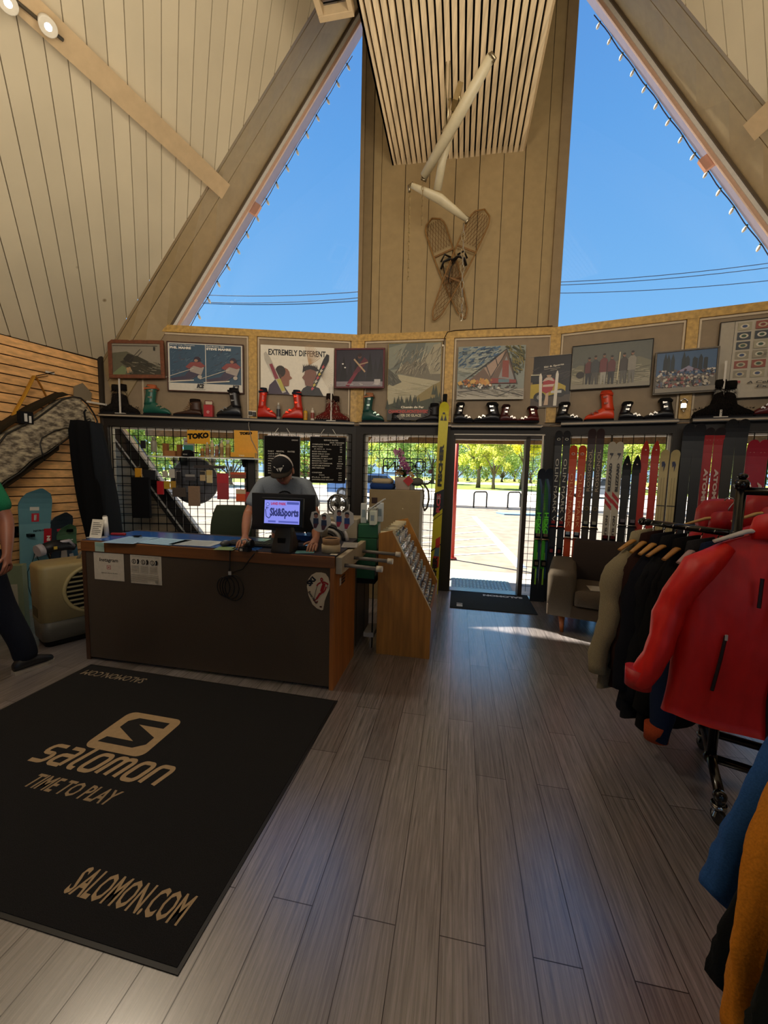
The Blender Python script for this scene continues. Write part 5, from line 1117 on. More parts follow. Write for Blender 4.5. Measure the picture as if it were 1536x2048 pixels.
# skis --------------------------------------------------------------------
def ski(lab, F, xt, yt, w, col, art=None, off=.13, group=None, tip='round', tipcol=None, bind='c8c4bc', bz=None, bcol=None, H_=None, loc=None, lean=0.0, low=None):
    p = fp(F, xt, yt, off); h = H_ or p.z; base = loc or Vector((p.x, p.y, 0))
    t = thing('ski', lab, 'ski', base, 0, group, rot=(0, lean, ANG[F])); m = MB(col); n = 30; L_, R_, yy = [], [], []
    tl = .17 if tip == 'round' else .24
    for i in range(n+1):
        s = i/n; z = h*s; d = (h-z)/ (w*(1.15 if tip == 'round' else 1.9))
        hw_ = w/2*(1-.10*math.sin(PI*min(1, s*1.05)))
        L_.append(z); R_.append(hw_); yy.append(0)
    zs = [h*i/24 for i in range(23)]+[h-w*q for q in ((1.3, .9, .6, .35, .15, .05, 0) if tip == 'round' else (1.9, 1.4, 1.0, .65, .35, .15, 0))]
    zs = sorted(set(round(z, 4) for z in zs if z >= 0)); rings = []
    def hwf(z):
        d = (h-z)/w; b_ = w/2*(1-.12*math.sin(PI*min(1, z/h)))
        if tip == 'round': return b_ if d > .62 else b_*math.sqrt(max(.0, 1-((.62-d)/.62)**2))*.999+.0005
        return b_ if d > 1.3 else b_*(max(.02, d/1.3))**.62
    for z in zs:
        hw_ = hwf(z); d = (h-z); up = -.05*max(0, 1-d/.22)**1.8; cam = -.012*math.sin(PI*z/h); y0 = up+cam; c = y0
        rings.append([(-hw_, c-.006, z), (hw_, c-.006, z), (hw_, c+.006, z), (-hw_, c+.006, z)])
    m.smooth = False
    base_i = len(m.v); rr_ = rings
    for r in rr_: m.v += [Vector(q) for q in r]
    for i in range(len(rr_)-1):
        zc = (zs[i]+zs[i+1])/2
        m.c_(tipcol[1] if tipcol and zc > h-tipcol[0] else (low[1] if low and zc < low[0] else col))
        for k in range(4): m.face([base_i+i*4+k, base_i+i*4+(k+1) % 4, base_i+(i+1)*4+(k+1) % 4, base_i+(i+1)*4+k])
    m.face([base_i, base_i+3, base_i+2, base_i+1]); m.face([base_i+(len(rr_)-1)*4+k for k in range(4)])
    if art:
        def T(s, z, hgt, ln_, c, down=True, bold=.03, dx=0):
            m.c_(c); y = -.02-.012
            if down: m.text(s, (dx-hgt/2, y, z), (0, 0, -1), (1, 0, 0), hgt, ln_, bold=bold)
            else: m.text(s, (dx+hgt/2, y, z), (0, 0, 1), (-1, 0, 0), hgt, ln_, bold=bold)
        def Q(c, pts): m.c_(c); m.add([(x*w/2, -.0195-.0005*1, z) for x, z in pts], [tuple(range(len(pts)))])
        art(m, T, Q, h, w)
    m.build('board', 'satin', t)
    if bz is None: bz = h*.47
    if bind:
        bc = bcol or bind
        b = MB('2a2a2c'); b.box((0, -.03, bz), (w*.7, .02, .07)); b.c_(bc); b.box((0, -.045, bz+.02), (w*.5, .025, .035)); b.tube([(-w*.5, -.045, bz-.06), (-w*.4, -.06, bz-.03), (w*.4, -.06, bz-.03), (w*.5, -.045, bz-.06)], .007, 6); b.build('toe_binding', 'metal', t)
        b = MB('2a2a2c'); b.box((0, -.03, bz-.33), (w*.65, .025, .08)); b.c_(bc); b.box((0, -.05, bz-.33), (w*.4, .03, .04)); b.build('heel_binding', 'metal', t)
        
    return t
def a_hexcel(m, T, Q, h, w):
    Q('2e4a66', [(-.9, h-.62), (-.9, h-.12), (-.4, h-.07), (.4, h-.2), (.6, h-.62)]); Q('4cb02c', [(-.9, h-.75), (-.9, h-.14), (-.55, h-.12), (.1, h-.25), (.3, h-.42), (.15, h-.75)])
    Q('8ad040', [(-.9, h-.5), (-.9, h-.2), (-.6, h-.24), (-.45, h-.5)]); Q('c8c8c0', [(-.35, h-.07), (0, h-.02), (.35, h-.07)])
    Q('3ca02c', [(-.7, .42), (-.7, h-.75), (.15, h-.75), (.2, .42)]); Q('1c3c5c', [(.3, .3), (.35, h-.3), (.85, h-.3), (.85, .3)]); Q('8cc83c', [(-.1, .22), (-.05, .62), (.3, .62), (.3, .22)])
    T('HEXCEL', h-.53, w*.55, .36, '14180f' if False else '62d83c')
def a_olin(c, s):
    def f(m, T, Q, h, w):
        m.c_('c8c4b8'); z = h-.10
        m.tube([(w*.2*math.cos(a), -.036, z+w*.14*math.sin(a)) for a in [2*PI*k/12 for k in range(12)]], .003, 4, closed=True)
        T(s, h-.33, w*.42, .78, c, bold=.0)
    return f
def a_ros(m, T, Q, h, w): T('ROSSIGNOL', h-.72, w*.40, .48, 'a89a84', False, .01); m.c_('8a7a50'); m.tube([(w*.25*math.cos(a), -.034, h-.92+w*.25*math.sin(a)) for a in [2*PI*k/12 for k in range(12)]], .003, 4, closed=True)
def a_bliz(m, T, Q, h, w):
    Q('17171c', [(-.5, h-.14), (.3, h-.07), (0, h-.12), (.5, h-.13), (-.3, h-.21), (0, h-.155)]); T('BLIZZARD', h-.56, w*.34, .32, '1c1c24', False, .05)
    Q('a8282c', [(-.9, h-.56), (-.9, h-.61), (.9, h-.70), (.9, h-.65)]); Q('a8282c', [(-.9, h-.64), (-.9, h-.69), (.9, h-.78), (.9, h-.73)]); T('NO SLIDER', h-.84, w*.3, .36, '2a2224', True, .03)
def a_k2(m, T, Q, h, w):
    Q('22284a', [(-.55, h-.14), (-.1, h-.05), (.1, h-.08), (.6, h-.07), (.1, h-.13), (.35, h-.16), (.0, h-.24), (-.05, h-.17), (-.4, h-.19)]); m.c_('5a5444'); 
    for x in (-.3, .3): m.b2((x*w/2-.001, -.0205, .3), (x*w/2+.001, -.020, h-.3))
    Q('3a3630', [(-.9, h-.6), (-.9, h-.61), (.9, h-.61), (.9, h-.6)]); Q('3a3630', [(-.9, h-1.15), (-.9, h-1.16), (.9, h-1.16), (.9, h-1.15)])
def a_atom(m, T, Q, h, w):
    Q('d0b0a8', [(-.4, h-.13), (-.05, h-.10), (0, h-.05), (.05, h-.10), (.4, h-.13), (.0, h-.115)]); T('ATOMIC', h-.42, w*.42, .42, 'c8b0a8', True, .05); T('ARC', h-.90, w*.42, .2, 'a87868', True, .03)
def a_tip(m, T, Q, h, w): m.c_('d8c0b0'); m.ell((0, -.045, h-.10), (.008, .004, .008), 8, 6)
def a_dk(m, T, Q, h, w): T('DYNASTAR', h-1.05, w*.25, .55, '5a5040', True, .0)
SK = 'old skis lined up along the right window'
for xs, nm in ((1083, 'left'), (1098, 'right')): ski(nm+' ski of the short green and navy pair beside the door', 'R' if False else 'C', xs, 937, .088, '17202c', a_hexcel, off=.20, group=SK, bind='b8a890', bz=.82)
for xs, nm in ((1119, 'left'), (1135, 'right')): ski(nm+' ski of the black pair with white capitals, second pair from the door', 'R', xs, 862, .085, '1b1a1c', a_olin('c8c4b8', 'OLIN MARK VI'), group=SK, bind='b04038', bz=.98)
for xs, nm in ((1148, 'left'), (1166, 'right')): ski(nm+' ski of the orange pair with pale orange capitals', 'R', xs, 891, .085, 'b8441c', a_olin('e0a070', 'OLIN MARK IV'), group=SK, bz=.86)
for xs, nm in ((1185, 'left'), (1202, 'right')): ski(nm+' ski of the dark brown pair with tan upward lettering', 'R', xs, 858, .085, '3a342c', a_ros, group=SK, tipcol=(.3, '2a1614'), bind='c8b890', bz=1.0)
for xs, nm in ((1225, 'left'), (1240, 'right')): ski(nm+' ski of the white pair with slanted red stripes and black lettering', 'R', xs, 884, .082, 'b4ae9e', a_bliz, group=SK, bind='a03c34', bz=.85)
for xs, nm in ((1255, 'left'), (1275, 'right')): ski(nm+' ski of the short black pointed pair', 'R', xs, 911, .085, '20201e', a_tip, group=SK, tip='point', tipcol=(.35, '0c0c0c'), bind='9c9890', bz=1.05)
for xs, nm in ((1292, 'left'), (1313, 'right')): ski(nm+' ski of the plain red pointed pair', 'R', xs, 882, .078, 'a82c1c', a_tip, group=SK, tip='point', bind=None)
for xs, nm in ((1330, 'left'), (1351, 'right')): ski(nm+' ski of the cream pair with navy tip mark', 'R', xs, 900, .082, 'b8a878', a_k2, group=SK, bind='8a3c34', bz=.8)
for xs, nm in ((1378, 'left'), (1400, 'right')): ski(nm+' ski of the wide black pair right of the dark post', 'R', xs, 848, .098, '1f1f1e', None, group=SK, tipcol=(.34, '0b0b0d'), bind=None, off=.15)
for xs, nm in ((1419, 'left'), (1440, 'right')): ski(nm+' ski of the tall red pair with pink lettering', 'R', xs, 856, .085, '9c1c20', a_atom, group=SK, tipcol=(.08, '1a1012'), bind=None, off=.14)
for xs, nm in ((1463, 'left'), (1487, 'right')): ski(nm+' ski of the tallest dark brown pair', 'R', xs, 839, .098, '2c2820', a_dk, group=SK, tipcol=(.36, '0b0a0a'), bind='8c8880', bz=1.25, off=.15)
for xs, nm in ((1506, 'left'), (1527, 'right')): ski(nm+' ski of the shorter crimson pair at the right edge', 'R', xs, 880, .092, '981830', a_atom, group=SK, bind=None)
def a_fis(m, T, Q, h, w):
    for s in (-1, 1): Q('17170f', [(s*.05, h-.22), (s*.65, h-.22), (s*.35, h-.15)])
    Q('17170f', [(-.3, h-.145), (.3, h-.145), (0, h-.08)])
    T('FISCHER', h-1.03, w*.42, .52, '14140c', False, .06); Q('15151a', [(-.98, h-1.42), (-.98, h-1.12), (.98, h-1.06), (.98, h-1.30)]); T('RCS', h-1.36, w*.4, .24, 'c04048', False, .05); T('R', h-1.19, w*.38, .06, 'c8c8c4', False, .05)
    Q('1a1a14', [(-.98, h-1.46), (-.98, h-1.47), (.98, h-1.37), (.98, h-1.36)]); Q('1a1a14', [(-.98, h-1.85), (-.98, h-1.87), (.98, h-1.77), (.98, h-1.75)])
    Q('c03028', [(-.1, .60), (-.1, .72), (.8, .76), (.8, .62)]); Q('4a6a7c', [(-.3, .50), (-.1, .62), (.8, .62), (.8, .50)]); Q('b02c24', [(-.5, .34), (-.4, .5), (.8, .5), (.8, .36)]); T('FISCHER', .10, w*.5, .40, '1c1408', False, .06)
    Q('17170f', [(-.6, .02), (.6, .02), (0, .09)])
pb = PZ(866, 1188, 0)
t = ski('tall bright yellow racing ski with black lettering leaning by the door', 'C', 894, 793, .122, 'c8bc1c', a_fis, off=.30, bind=None, loc=Vector((pb.x, pb.y, 0)), lean=.022, H_=2.42)
MB('121212').box((0, .01, 2.47), (.055, .03, .11)).build('tip_protector', 'matte', t, bevel=.01); MB('121212').box((0, 0, .02), (.1, .035, .04)).build('tail_protector', 'matte', t)
# ================================================================== COUNTER
CA = ANG['C']; CO = PZ(175, 1317, 0); cx_, cy_ = Vector((math.cos(CA), math.sin(CA), 0)), Vector((-math.sin(CA), math.cos(CA), 0))
CW, CH = 2.055, .965
def cp(x, y, z=0): p = CO+cx_*x+cy_*y; p.z = z; return p
def cl(px, py, z=CH):                          # counter-frame coordinates of a photo point at height z
    p = PZ(px, py, z)-CO; return p.dot(cx_), p.dot(cy_)
t = thing('sales_counter', 'sales counter with dark carpeted front and orange wood trim on the wood floor', 'counter', CO, CA)
m = MB('5a4d40'); m.b2((.03, .0, .02), (CW-.03, .02, CH-.085)); m.build('front_panel', 'carpet', t)
m = MB('7a4a22'); m.b2((0, -.012, CH-.085), (CW, .03, CH-.004)); m.build('front_edge', 'wood_x', t, bevel=.004)
MB('4e3220').b2((0, -.006, 0), (.035, .6, CH-.085)).build('side_panel', 'wood_z', t)
MB('a5642a').b2((CW-.03, -.008, 0), (CW, .56, CH-.004)).build('side_panel', 'wood_z', t)
MB('5e5a54').b2((CW-.05, .56, 0), (CW-.03, 1.25, CH-.02)).build('rear_side_panel', 'satin', t)
m = MB('31303c'); m.b2((.0, .0, CH-.02), (CW, .56, CH)); m.b2((1.5, .56, CH-.02), (CW-.03, 1.25, CH)); m.build('top', 'satin', t)
m = MB('3a2a1c'); m.b2((.03, .54, .1), (1.5, .56, CH-.02)); m.b2((1.5, .56, .1), (1.52, 1.25, CH-.02)); m.b2((1.5, 1.23, 0), (CW-.03, 1.25, CH-.02)); m.build('inner_panel', 'wood_z', t)
m = MB('2a5aa8'); m.b2((.02, .02, CH), (1.46, .50, CH+.0015)); m.build('blue_cover', 'gloss', t)
# pegs board on the right side
bl = [cl(676, 1133, CH-.06), None]
t = thing('peg_board_rail', 'cream wooden rail with three grey pipe pegs screwed to the right side of the counter', 'peg rail', cp(CW, .02, CH-.13), CA)
MB('b4a78e').b2((0, 0, 0), (.045, .78, .12)).build('rail', 'paint', t, bevel=.004)
for y, L_ in ((.07, .25), (.33, .28), (.60, .30)):
    m = MB('77726c'); m.cyl((.04, y, .05), (.04+L_, y-.02, .045), .014, seg=12); pg = m.build('peg', 'satin', t); m = MB('cfc6b4'); m.cyl((.04+L_-.01, y-.02, .045), (.04+L_+.03, y-.022, .045), .022, seg=12); m.build('end_cap', 'satin', pg)
def oncounter(nm, lab, cat, px, py, group=None, rz=0, z=CH+.002):
    p = PZ(px, py, z); return thing(nm, lab, cat, p, CA+rz, group)
# signs on the counter front
def front_sign(nm, lab, x0, y0, x1, y1, col='cfc2ac'):
    a, b = PP(x0, y0, CO-cy_*.004, cy_), PP(x1, y1, CO-cy_*.004, cy_); w = (b-a).dot(cx_); h = a.z-b.z; c = (a+b)/2
    return thing(nm, lab, 'paper sign', (c.x, c.y, b.z), CA), w, h
t, w, h = front_sign('paper_sign', 'white paper sign with cursive heading and small pink icon taped to the counter front', 187, 1104, 249, 1163)
c = CV(w, h, 0, 'd8cbb6', .001); c.text('1a1816', 'Instagram', .18, .64, .17, .62, sl=.15, bold=.02)
c.rect('b86a62', .43, .40, .56, .55).rect('d8cbb6', .45, .42, .54, .53).ov('b86a62', .495, .475, .028, .03).text('3a3632', '@landparkski', .24, .235, .055, .54, bold=.0); c.m.build('paper', 'matte', t)
t, w, h = front_sign('paper_sign', 'white paper sign with three round health pictograms and fine print on the counter front', 260, 1109, 324, 1171)
c = CV(w, h, 0, 'd2c6b2', .001); c.text('3a3834', 'Please help us keep everyone healthy', .08, .925, .03, .84)
for k in range(3):
    x = .12+.31*k; c.ov('1c1a1a', x, .77, .07, .085).ov('d2c6b2', x, .77, .05, .062).rect('1c1a1a', x-.012, .72, x+.012, .82).poly('1c1a1a', [(x+.10, .68), (x+.12, .78), (x+.10, .84), (x+.15, .87), (x+.18, .8), (x+.16, .7)])
    for j in range(6): c.line('6a645a', [(x-.08, .62-.035*j), (x+.14, .62-.035*j)], .002)
    c.line('7a746a', [(x-.09, .40), (x+.16, .40), (x+.16, .66)], .002)
for j in range(8): c.line('6a645a', [(.06, .33-.035*j), (.94 if j < 6 else .6, .33-.035*j)], .002)
c.rect('a09686', .84, .08, .93, .18); c.m.build('paper', 'matte', t)
t, w, h = front_sign('sticky_note', 'pale green note taped over the counter edge at left', 193, 1083, 212, 1103); t.location = t.location-cy_*.016; MB('a9bfae').b2((-w/2, 0, 0), (w/2, .001, h)).build('note', 'matte', t); MB('8fb0a4').b2((-w*.4, -.001, h*.55), (w*.4, 0, h*.9)).build('tape', 'satin', t)
t, w, h = front_sign('ski_sign', 'cream teardrop sign reading SKI with a red skier on the counter front', 614, 1143, 659, 1222)
m = MB('d2bfa0'); P = [(.62, 1), (.8, .98), (.94, .88), (1, .72), (.98, .58), (.88, .42), (.78, .25), (.72, .02), (.66, 0), (.45, .04), (.25, .14), (.08, .36), (0, .6), (.06, .8), (.2, .92), (.4, .99)]
m.prism([((x-.5)*w, z*h) for x, z in P][::-1], -.001, .012); m.build('board', 'paint', t)
c = CV(w, h, -.0015, thick=.0001); c.m = MB('000000'); c.text('1c2028', 'SKI', .14, .60, .15, .42, rot=.85, bold=.07)
for pts, wd in (([(.60, .84), (.66, .86), (.70, .8), (.64, .78), (.60, .84)], .008), ([(.62, .8), (.72, .7), (.66, .6), (.62, .5)], .012), ([(.70, .76), (.84, .74), (.94, .7)], .012), ([(.62, .74), (.50, .7), (.44, .64)], .01), ([(.78, .72), (.74, .6), (.66, .48), (.58, .42)], .014), ([(.86, .64), (.8, .54), (.68, .46)], .01), ([(.60, .46), (.5, .36), (.44, .3)], .014), ([(.45, .3), (.36, .26), (.3, .24)], .008), ([(.36, .22), (.42, .2), (.5, .24)], .008)): c.line('a02c2c', pts, wd)
c.line('3a2c28', [(.46, .64), (.38, .45), (.33, .3), (.30, .26)], .003).line('3a2c28', [(.92, .7), (.93, .6)], .003).text('1c1a20', 'Bearskull', .06, .46, .07, .60, rot=-.95, bold=.02).rect('5a2c20', .58, .08, .68, .12); c.m.build('lettering', 'matte', t)
t = thing('small_sticker', 'small black and white sticker on the orange side of the counter', 'sticker', cp(CW+.002, .16, CH-.22), CA); m = MB('16161a')
for k in range(3): m.b2((0, .0+.0, -.02+.022*k), (.001, .09, -.006+.022*k))
m.c_('c8beb0'); m.b2((0, -.05, -.02), (.001, -.01, .035)); m.build('print', 'satin', t)
# things on the counter ------------------------------------------------------------
def paper(px, py, w, d, col, lab, rz=0, nm='paper_sheet', cat='paper', z=CH+.003, lines=0, th=.001):
    t = oncounter(nm, lab, cat, px, py, None, rz, z); m = MB(col); m.b2((-w/2, -d/2, 0), (w/2, d/2, th)); m.c_('50606a' if lines else col)
    for k in range(lines): m.b2((-w*.4, -d*.4+k*d*.8/lines, th), (w*.35, -d*.4+k*d*.8/lines+.003, th+.0004))
    m.build('sheet', 'satin', t); return t
paper(262, 1080, .26, .30, '8fb4d8', 'light blue leaflet on the blue counter cover near the card holder', .1, lines=8)
paper(330, 1083, .30, .24, '9cc4e4', 'pale blue sheet in the middle of the counter left of the white form', -.05, lines=6)
paper(395, 1086, .34, .22, 'b8c4cc', 'white form lying before the office chair on the counter', .05, lines=9)
paper(452, 1097, .14, .12, '7f9c6c', 'green and white leaflet under the round mouse', .2, lines=0)
paper(610, 1104, .13, .09, '7fc0c8', 'turquoise card lying by the cream tape rolls', .3)
paper(700, 1090, .12, .22, 'a9a49c', 'white printed list on the right arm of the counter', .2, lines=7)
paper(668, 1109, .05, .04, 'e0d8cc', 'small white round sticker at the right front corner of the counter', 0)
t = oncounter('card_holder', 'white leaning price card in a clear stand at the left end of the counter', 'card holder', 190, 1076); R = Matrix.Rotation(-.25, 4, 'X'); m = MB('d6cfc0'); m.x = R; m.b2((-.055, 0, 0), (.055, .003, .15)); m.c_('3a3834')
for k in range(7): m.b2((-.04, -.001, .03+.015*k), (.04 if k % 3 else .02, 0, .034+.015*k))
m.build('card', 'matte', t); m = MB('b8bcc0'); m.b2((-.06, -.02, 0), (.06, .06, .006)); m.build('stand', 'gloss', t)
t = oncounter('white_flashlight', 'white slim cylinder standing tilted beside the card at the left end of the counter', 'cylinder', 214, 1072); m = MB('d8d4cc'); m.tube([(0, 0, 0), (-.012, 0, .16)], .018, 14); m.build('body', 'satin', t); MB('8a8680').tube([(-.012, 0, .16), (-.0127, 0, .17)], .014, 14).build('lens', 'gloss', t)
t = oncounter('red_knife', 'red folding tool lying on the blue counter cover', 'tool', 237, 1071, rz=.2); m = MB('8c1c24'); m.box((0, 0, .012), (.12, .025, .02)); m.build('handle', 'satin', t, bevel=.006)
t = oncounter('key_bunch', 'bunch of dark keys lying on the counter left of the white form', 'keys', 275, 1075); m = MB('1c1c20')
for k in range(7): a = k*.9; m.box((.02*math.cos(a)+.01*k-.03, .015*math.sin(a), .006+.002*k), (.05, .012, .003), Matrix.Rotation(a, 3, 'Z'))
m.build('key', 'metal', t)
t = oncounter('computer_mouse', 'round black and grey mouse left of the keyboard', 'mouse', 451, 1092); MB('3a3c42').ell((0, 0, .02), (.035, .05, .022)).build('body', 'satin', t); MB('8a8e94').ell((0, .0, .03), (.02, .03, .014)).build('scroll_pad', 'gloss', t)
t = oncounter('keyboard', 'low black keyboard under the hand of the man in the cap', 'keyboard', 515, 1091); m = MB('17171a'); m.b2((-.24, -.07, 0), (.22, .07, .018)); m.build('base', 'satin', t, bevel=.004); m = MB('34343a')
for i in range(14):
    for j in range(5): m.box((-.22+.0325*i, -.05+.025*j, .021), (.027, .02, .006))
m.build('key', 'satin', t)
t = oncounter('barcode_scanner', 'black handheld scanner lying on the counter left of the till screen', 'scanner', 492, 1102); m = MB('141416'); m.tube([(-.01, 0, .02), (.02, 0, .05), (.05, 0, .055)], [.018, .024, .03], 12); m.b2((-.04, -.03, 0), (.03, .03, .03)); m.build('body', 'satin', t); m = MB('a9a9aa'); m.tube([(-.03, 0, .05), (-.035, 0, .075), (.0, 0, .085), (.02, 0, .06)], .006, 6); m.build('trim', 'satin', t); MB('d8d0c0').b2((-.03, -.032, .005), (-.01, -.03, .022)).build('tag', 'satin', t)
o = MB('121214').tube([cp(1.29, .03, CH+.01), cp(1.28, -.02, CH-.0), cp(1.28, -.03, CH-.12), cp(1.30, -.03, CH-.16), cp(1.38, -.03, CH-.13), cp(1.44, -.025, CH-.05), cp(1.48, .0, CH+.008)], .004, 6).build('till_cable', 'satin'); tag(o, 'black cable hanging in a loop over the counter edge below the scanner', 'cable')
m = MB('121214'); q = cp(1.26, -.03, CH-.27)-Vector((0, 0, 0))
for k in range(4): m.tube([q+cx_*(.03*k-.03+(.05+.008*k)*math.cos(a))+Vector((0, 0, (.07+.008*k)*math.sin(a)))-cy_*(.003*k) for a in [2*PI*j/14 for j in range(14)]], .004, 5, closed=True)
m.tube([cp(1.28, -.02, CH+.005), cp(1.28, -.025, CH-.10), cp(1.27, -.03, CH-.2)], .004, 5); m.c_('c8c4bc'); m.box(cp(1.285, -.035, CH-.165), (.02, .01, .025)); o = m.build('coiled_cable', 'satin'); tag(o, 'small coil of black cable hanging on the dark counter front', 'cable')
# till: stand with customer screen
t = oncounter('till_display', 'customer display on dark stand with lit violet screen showing dark lettering', 'display', 564, 1104); m = MB('2c2825')
m.loft([[(-.075, -.03, 0), (.075, -.03, 0), (.075, .15, 0), (-.075, .15, 0)], [(-.07, -.03, .02), (.07, -.03, .02), (.07, .14, .03), (-.07, .14, .03)], [(-.062, .01, .12), (.062, .01, .12), (.06, .10, .13), (-.06, .10, .13)], [(-.05, .02, .2), (.05, .02, .2), (.05, .06, .21), (-.05, .06, .21)]]); m.build('stand', 'satin', t, bevel=.005)
m = MB('0c0c0e'); m.b2((-.028, -.012, .055), (.028, .02, .10)); m.build('stand_window', 'gloss', t)
R = Matrix.Translation((0, -.01, .18)) @ Matrix.Rotation(-.08, 4, 'X'); m = MB('0d0d10'); m.x = R; m.b2((-.155, .0, 0), (.155, .03, .205)); m.build('screen_housing', 'satin', t, bevel=.005)
c = CV(.262, .163, 0, '8c8cf0', .001); c.m = MB('8a90ee'); c.m.x = Matrix.Identity(4); c.m.b2((-.131, -.001, 0), (.131, 0, .163))
c.y = -.001; c.ov('4a50a0', .09, .82, .05, .08).ov('9aa0f4', .09, .82, .035, .055).text('a83c6a', 'LAND PARK', .18, .80, .12, .44, bold=.06).rect('5058a8', .64, .84, .98, .95)
c.text('343a70', 'Ski&Sports', .16, .22, .46, .82, bold=.05).line('343a70', [(.03, .62), (.06, .3), (.14, .22), (.2, .34)], .006).line('343a70', [(.08, .6), (.05, .7), (.12, .66)], .005).rect('5a62b8', .12, .05, .34, .13).rect('5a62b8', .42, .05, .98, .13)
c.m.x = Matrix.Identity(4); R2 = R @ Matrix.Translation((0, -.0005, .022)); c.m.v = [R2 @ v for v in c.m.v]; c.m.build('screen', emit_mat('screen_glow', None, 1.0), t)
# big monitor from behind
t = oncounter('monitor', 'wide black computer monitor behind the till display, seen from the back', 'monitor', 566, 1084); m = MB('101013'); m.x = Matrix.Translation((0, 0, .09)); m.b2((-.27, 0, 0), (.27, .02, .30)); m.b2((-.15, -.03, .05), (.15, 0, .22)); m.build('housing', 'satin', t, bevel=.004); m = MB('141416'); m.b2((-.03, -.02, 0), (.03, .02, .16)); m.b2((-.12, -.08, 0), (.12, .09, .012)); m.build('stand', 'satin', t)
# tape rolls as pot with stickers
t = oncounter('tape_rolls', 'stack of two wide cream and tan tape rolls near the counter corner', 'tape roll', 662, 1103); m = MB('c9b590'); m.lathe([(.068, 0), (.068, .055), (.060, .056), (.06, .002)], seg=28); m.build('lower_roll', 'satin', t); m = MB('a8835c'); m.lathe([(.062, .057), (.063, .098), (.055, .10), (.052, .06)], seg=28); m.build('upper_roll', 'satin', t); MB('201812').lathe([(.05, .094), (.001, .096)], seg=20).build('core', 'matte', t)
def sticker(lab, px, py, w, h, tone, seed, dz=.11):
    t = thing('cartoon_sticker', lab, 'sticker', PP(px, py, cp(1.85, .12), cy_), CA+.1, 'stickers in the tape rolls'); rd = random.Random(seed); c = CV(w, h, 0); c.m = MB('e4ddd0')
    c.m.prism([(x*w, z*h) for x, z in ((-.5, .6), (-.42, .95), (-.2, 1), (-.05, .8), (.2, .95), (.45, .8), (.5, .4), (.3, .2), (.1, .0), (-.1, .0), (-.3, .1))][::-1], 0, .002)
    for (cx, cz) in ((.28, .78), (.66, .7)):
        c.ov('a8705c', cx, cz, .10, .12).poly('2c2026', [(cx-.11, cz+.02), (cx-.08, cz+.14), (cx+.08, cz+.14), (cx+.11, cz+.02), (cx, cz+.07)]).poly(tone[0], [(cx-.13, cz-.4), (cx-.12, cz-.12), (cx+.12, cz-.12), (cx+.13, cz-.4)]).poly(tone[1], [(cx-.1, cz-.6), (cx-.12, cz-.38), (cx+.12, cz-.38), (cx+.02, cz-.6)])
    c.m.build('cut_out', 'satin', t)
    MB('8a8478').tube([(0, .003, .02), (.01, .003, -.05)], .002, 4).build('stem', 'satin', t)
sticker('left cut-out sticker of two small comic figures in dark clothes above the tape rolls', 641, 1064, .155, .15, ('2c3450', '5a2830'), 1); sticker('right cut-out sticker of comic figures in blue and red above the tape rolls', 687, 1062, .15, .16, ('2c4a8c', 'b03850'), 2)
t = oncounter('black_device', 'flat black device with cable right of the till display', 'device', 611, 1098, rz=.2); MB('121214').b2((-.06, -.04, 0), (.06, .04, .03)).build('body', 'gloss', t, bevel=.008); o_ = MB('d8f0ff').ell((.03, -.03, .03), (.008, .008, .006)).build('indicator', 'gloss', t)
t = oncounter('blue_tray', 'blue tray with small bottle under the right elbow of the man', 'tray', 603, 1080); m = MB('24488c'); m.b2((-.10, -.06, 0), (.10, .06, .05)); m.build('tray', 'gloss', t, bevel=.004); m = MB('b8d0e0'); m.lathe([(.02, .05), (.02, .09), (.01, .10), (.008, .12)], (.07, .0, 0), 12); m.build('small_bottle', 'gloss', t)
# return counter goods: cream box, fan, visor, boxes
BX = cl(700, 1062, CH)
t = thing('cream_box', 'cream cash box carrying the fan on the right arm of the counter', 'box', cp(1.80, .90, CH), CA); m = MB('a89c84'); m.b2((-.20, -.16, 0), (.22, .16, .17)); m.build('box', 'paint', t, bevel=.006); MB('2a2622').b2((-.14, -.165, .05), (-.1, -.16, .09)).build('lock', 'metal', t)
t = thing('desk_fan', 'small round grey desk fan on the cream box', 'fan', cp(1.80, .90, CH+.17), CA); m = MB('6c6c68')
m.tube([(.085*math.cos(a), -.04, .115+.085*math.sin(a)) for a in [2*PI*k/28 for k in range(28)]], .010, 8, closed=True); m.tube([(.085*math.cos(a), .03, .115+.085*math.sin(a)) for a in [2*PI*k/28 for k in range(28)]], .007, 6, closed=True)
for k in range(24): a = 2*PI*k/24; m.tube([(.02*math.cos(a), -.06, .115+.02*math.sin(a)), (.06*math.cos(a), -.056, .115+.06*math.sin(a)), (.085*math.cos(a), -.04, .115+.085*math.sin(a))], .0022, 4)
for r in (.04, .062): m.tube([(r*math.cos(a), -.058, .115+r*math.sin(a)) for a in [2*PI*k/24 for k in range(24)]], .002, 4, closed=True)
m.build('cage', 'metal', t); m = MB('8a8a84')
for k in range(4): a = k*PI/2; m.box((.04*math.cos(a), -.01, .115+.04*math.sin(a)), (.06, .004, .045), Matrix.Rotation(-a, 3, 'Y') @ Matrix.Rotation(.4, 3, 'X'))
m.build('blade', 'satin', t); MB('17171a').ell((0, -.055, .115), (.024, .02, .024)).build('hub', 'satin', t); m = MB('8f8f8c'); m.tube([(-.1, 0, .115), (-.095, 0, .02), (.095, 0, .02), (.1, 0, .115)], .008, 6); m.b2((-.07, -.05, 0), (.07, .05, .018)); m.build('stand', 'satin', t)
t = thing('visor_display', 'white and black curved visors standing left of the green boxes on the counter', 'visor', cp(1.90, .62, CH), CA); m = MB('cfc8c0')
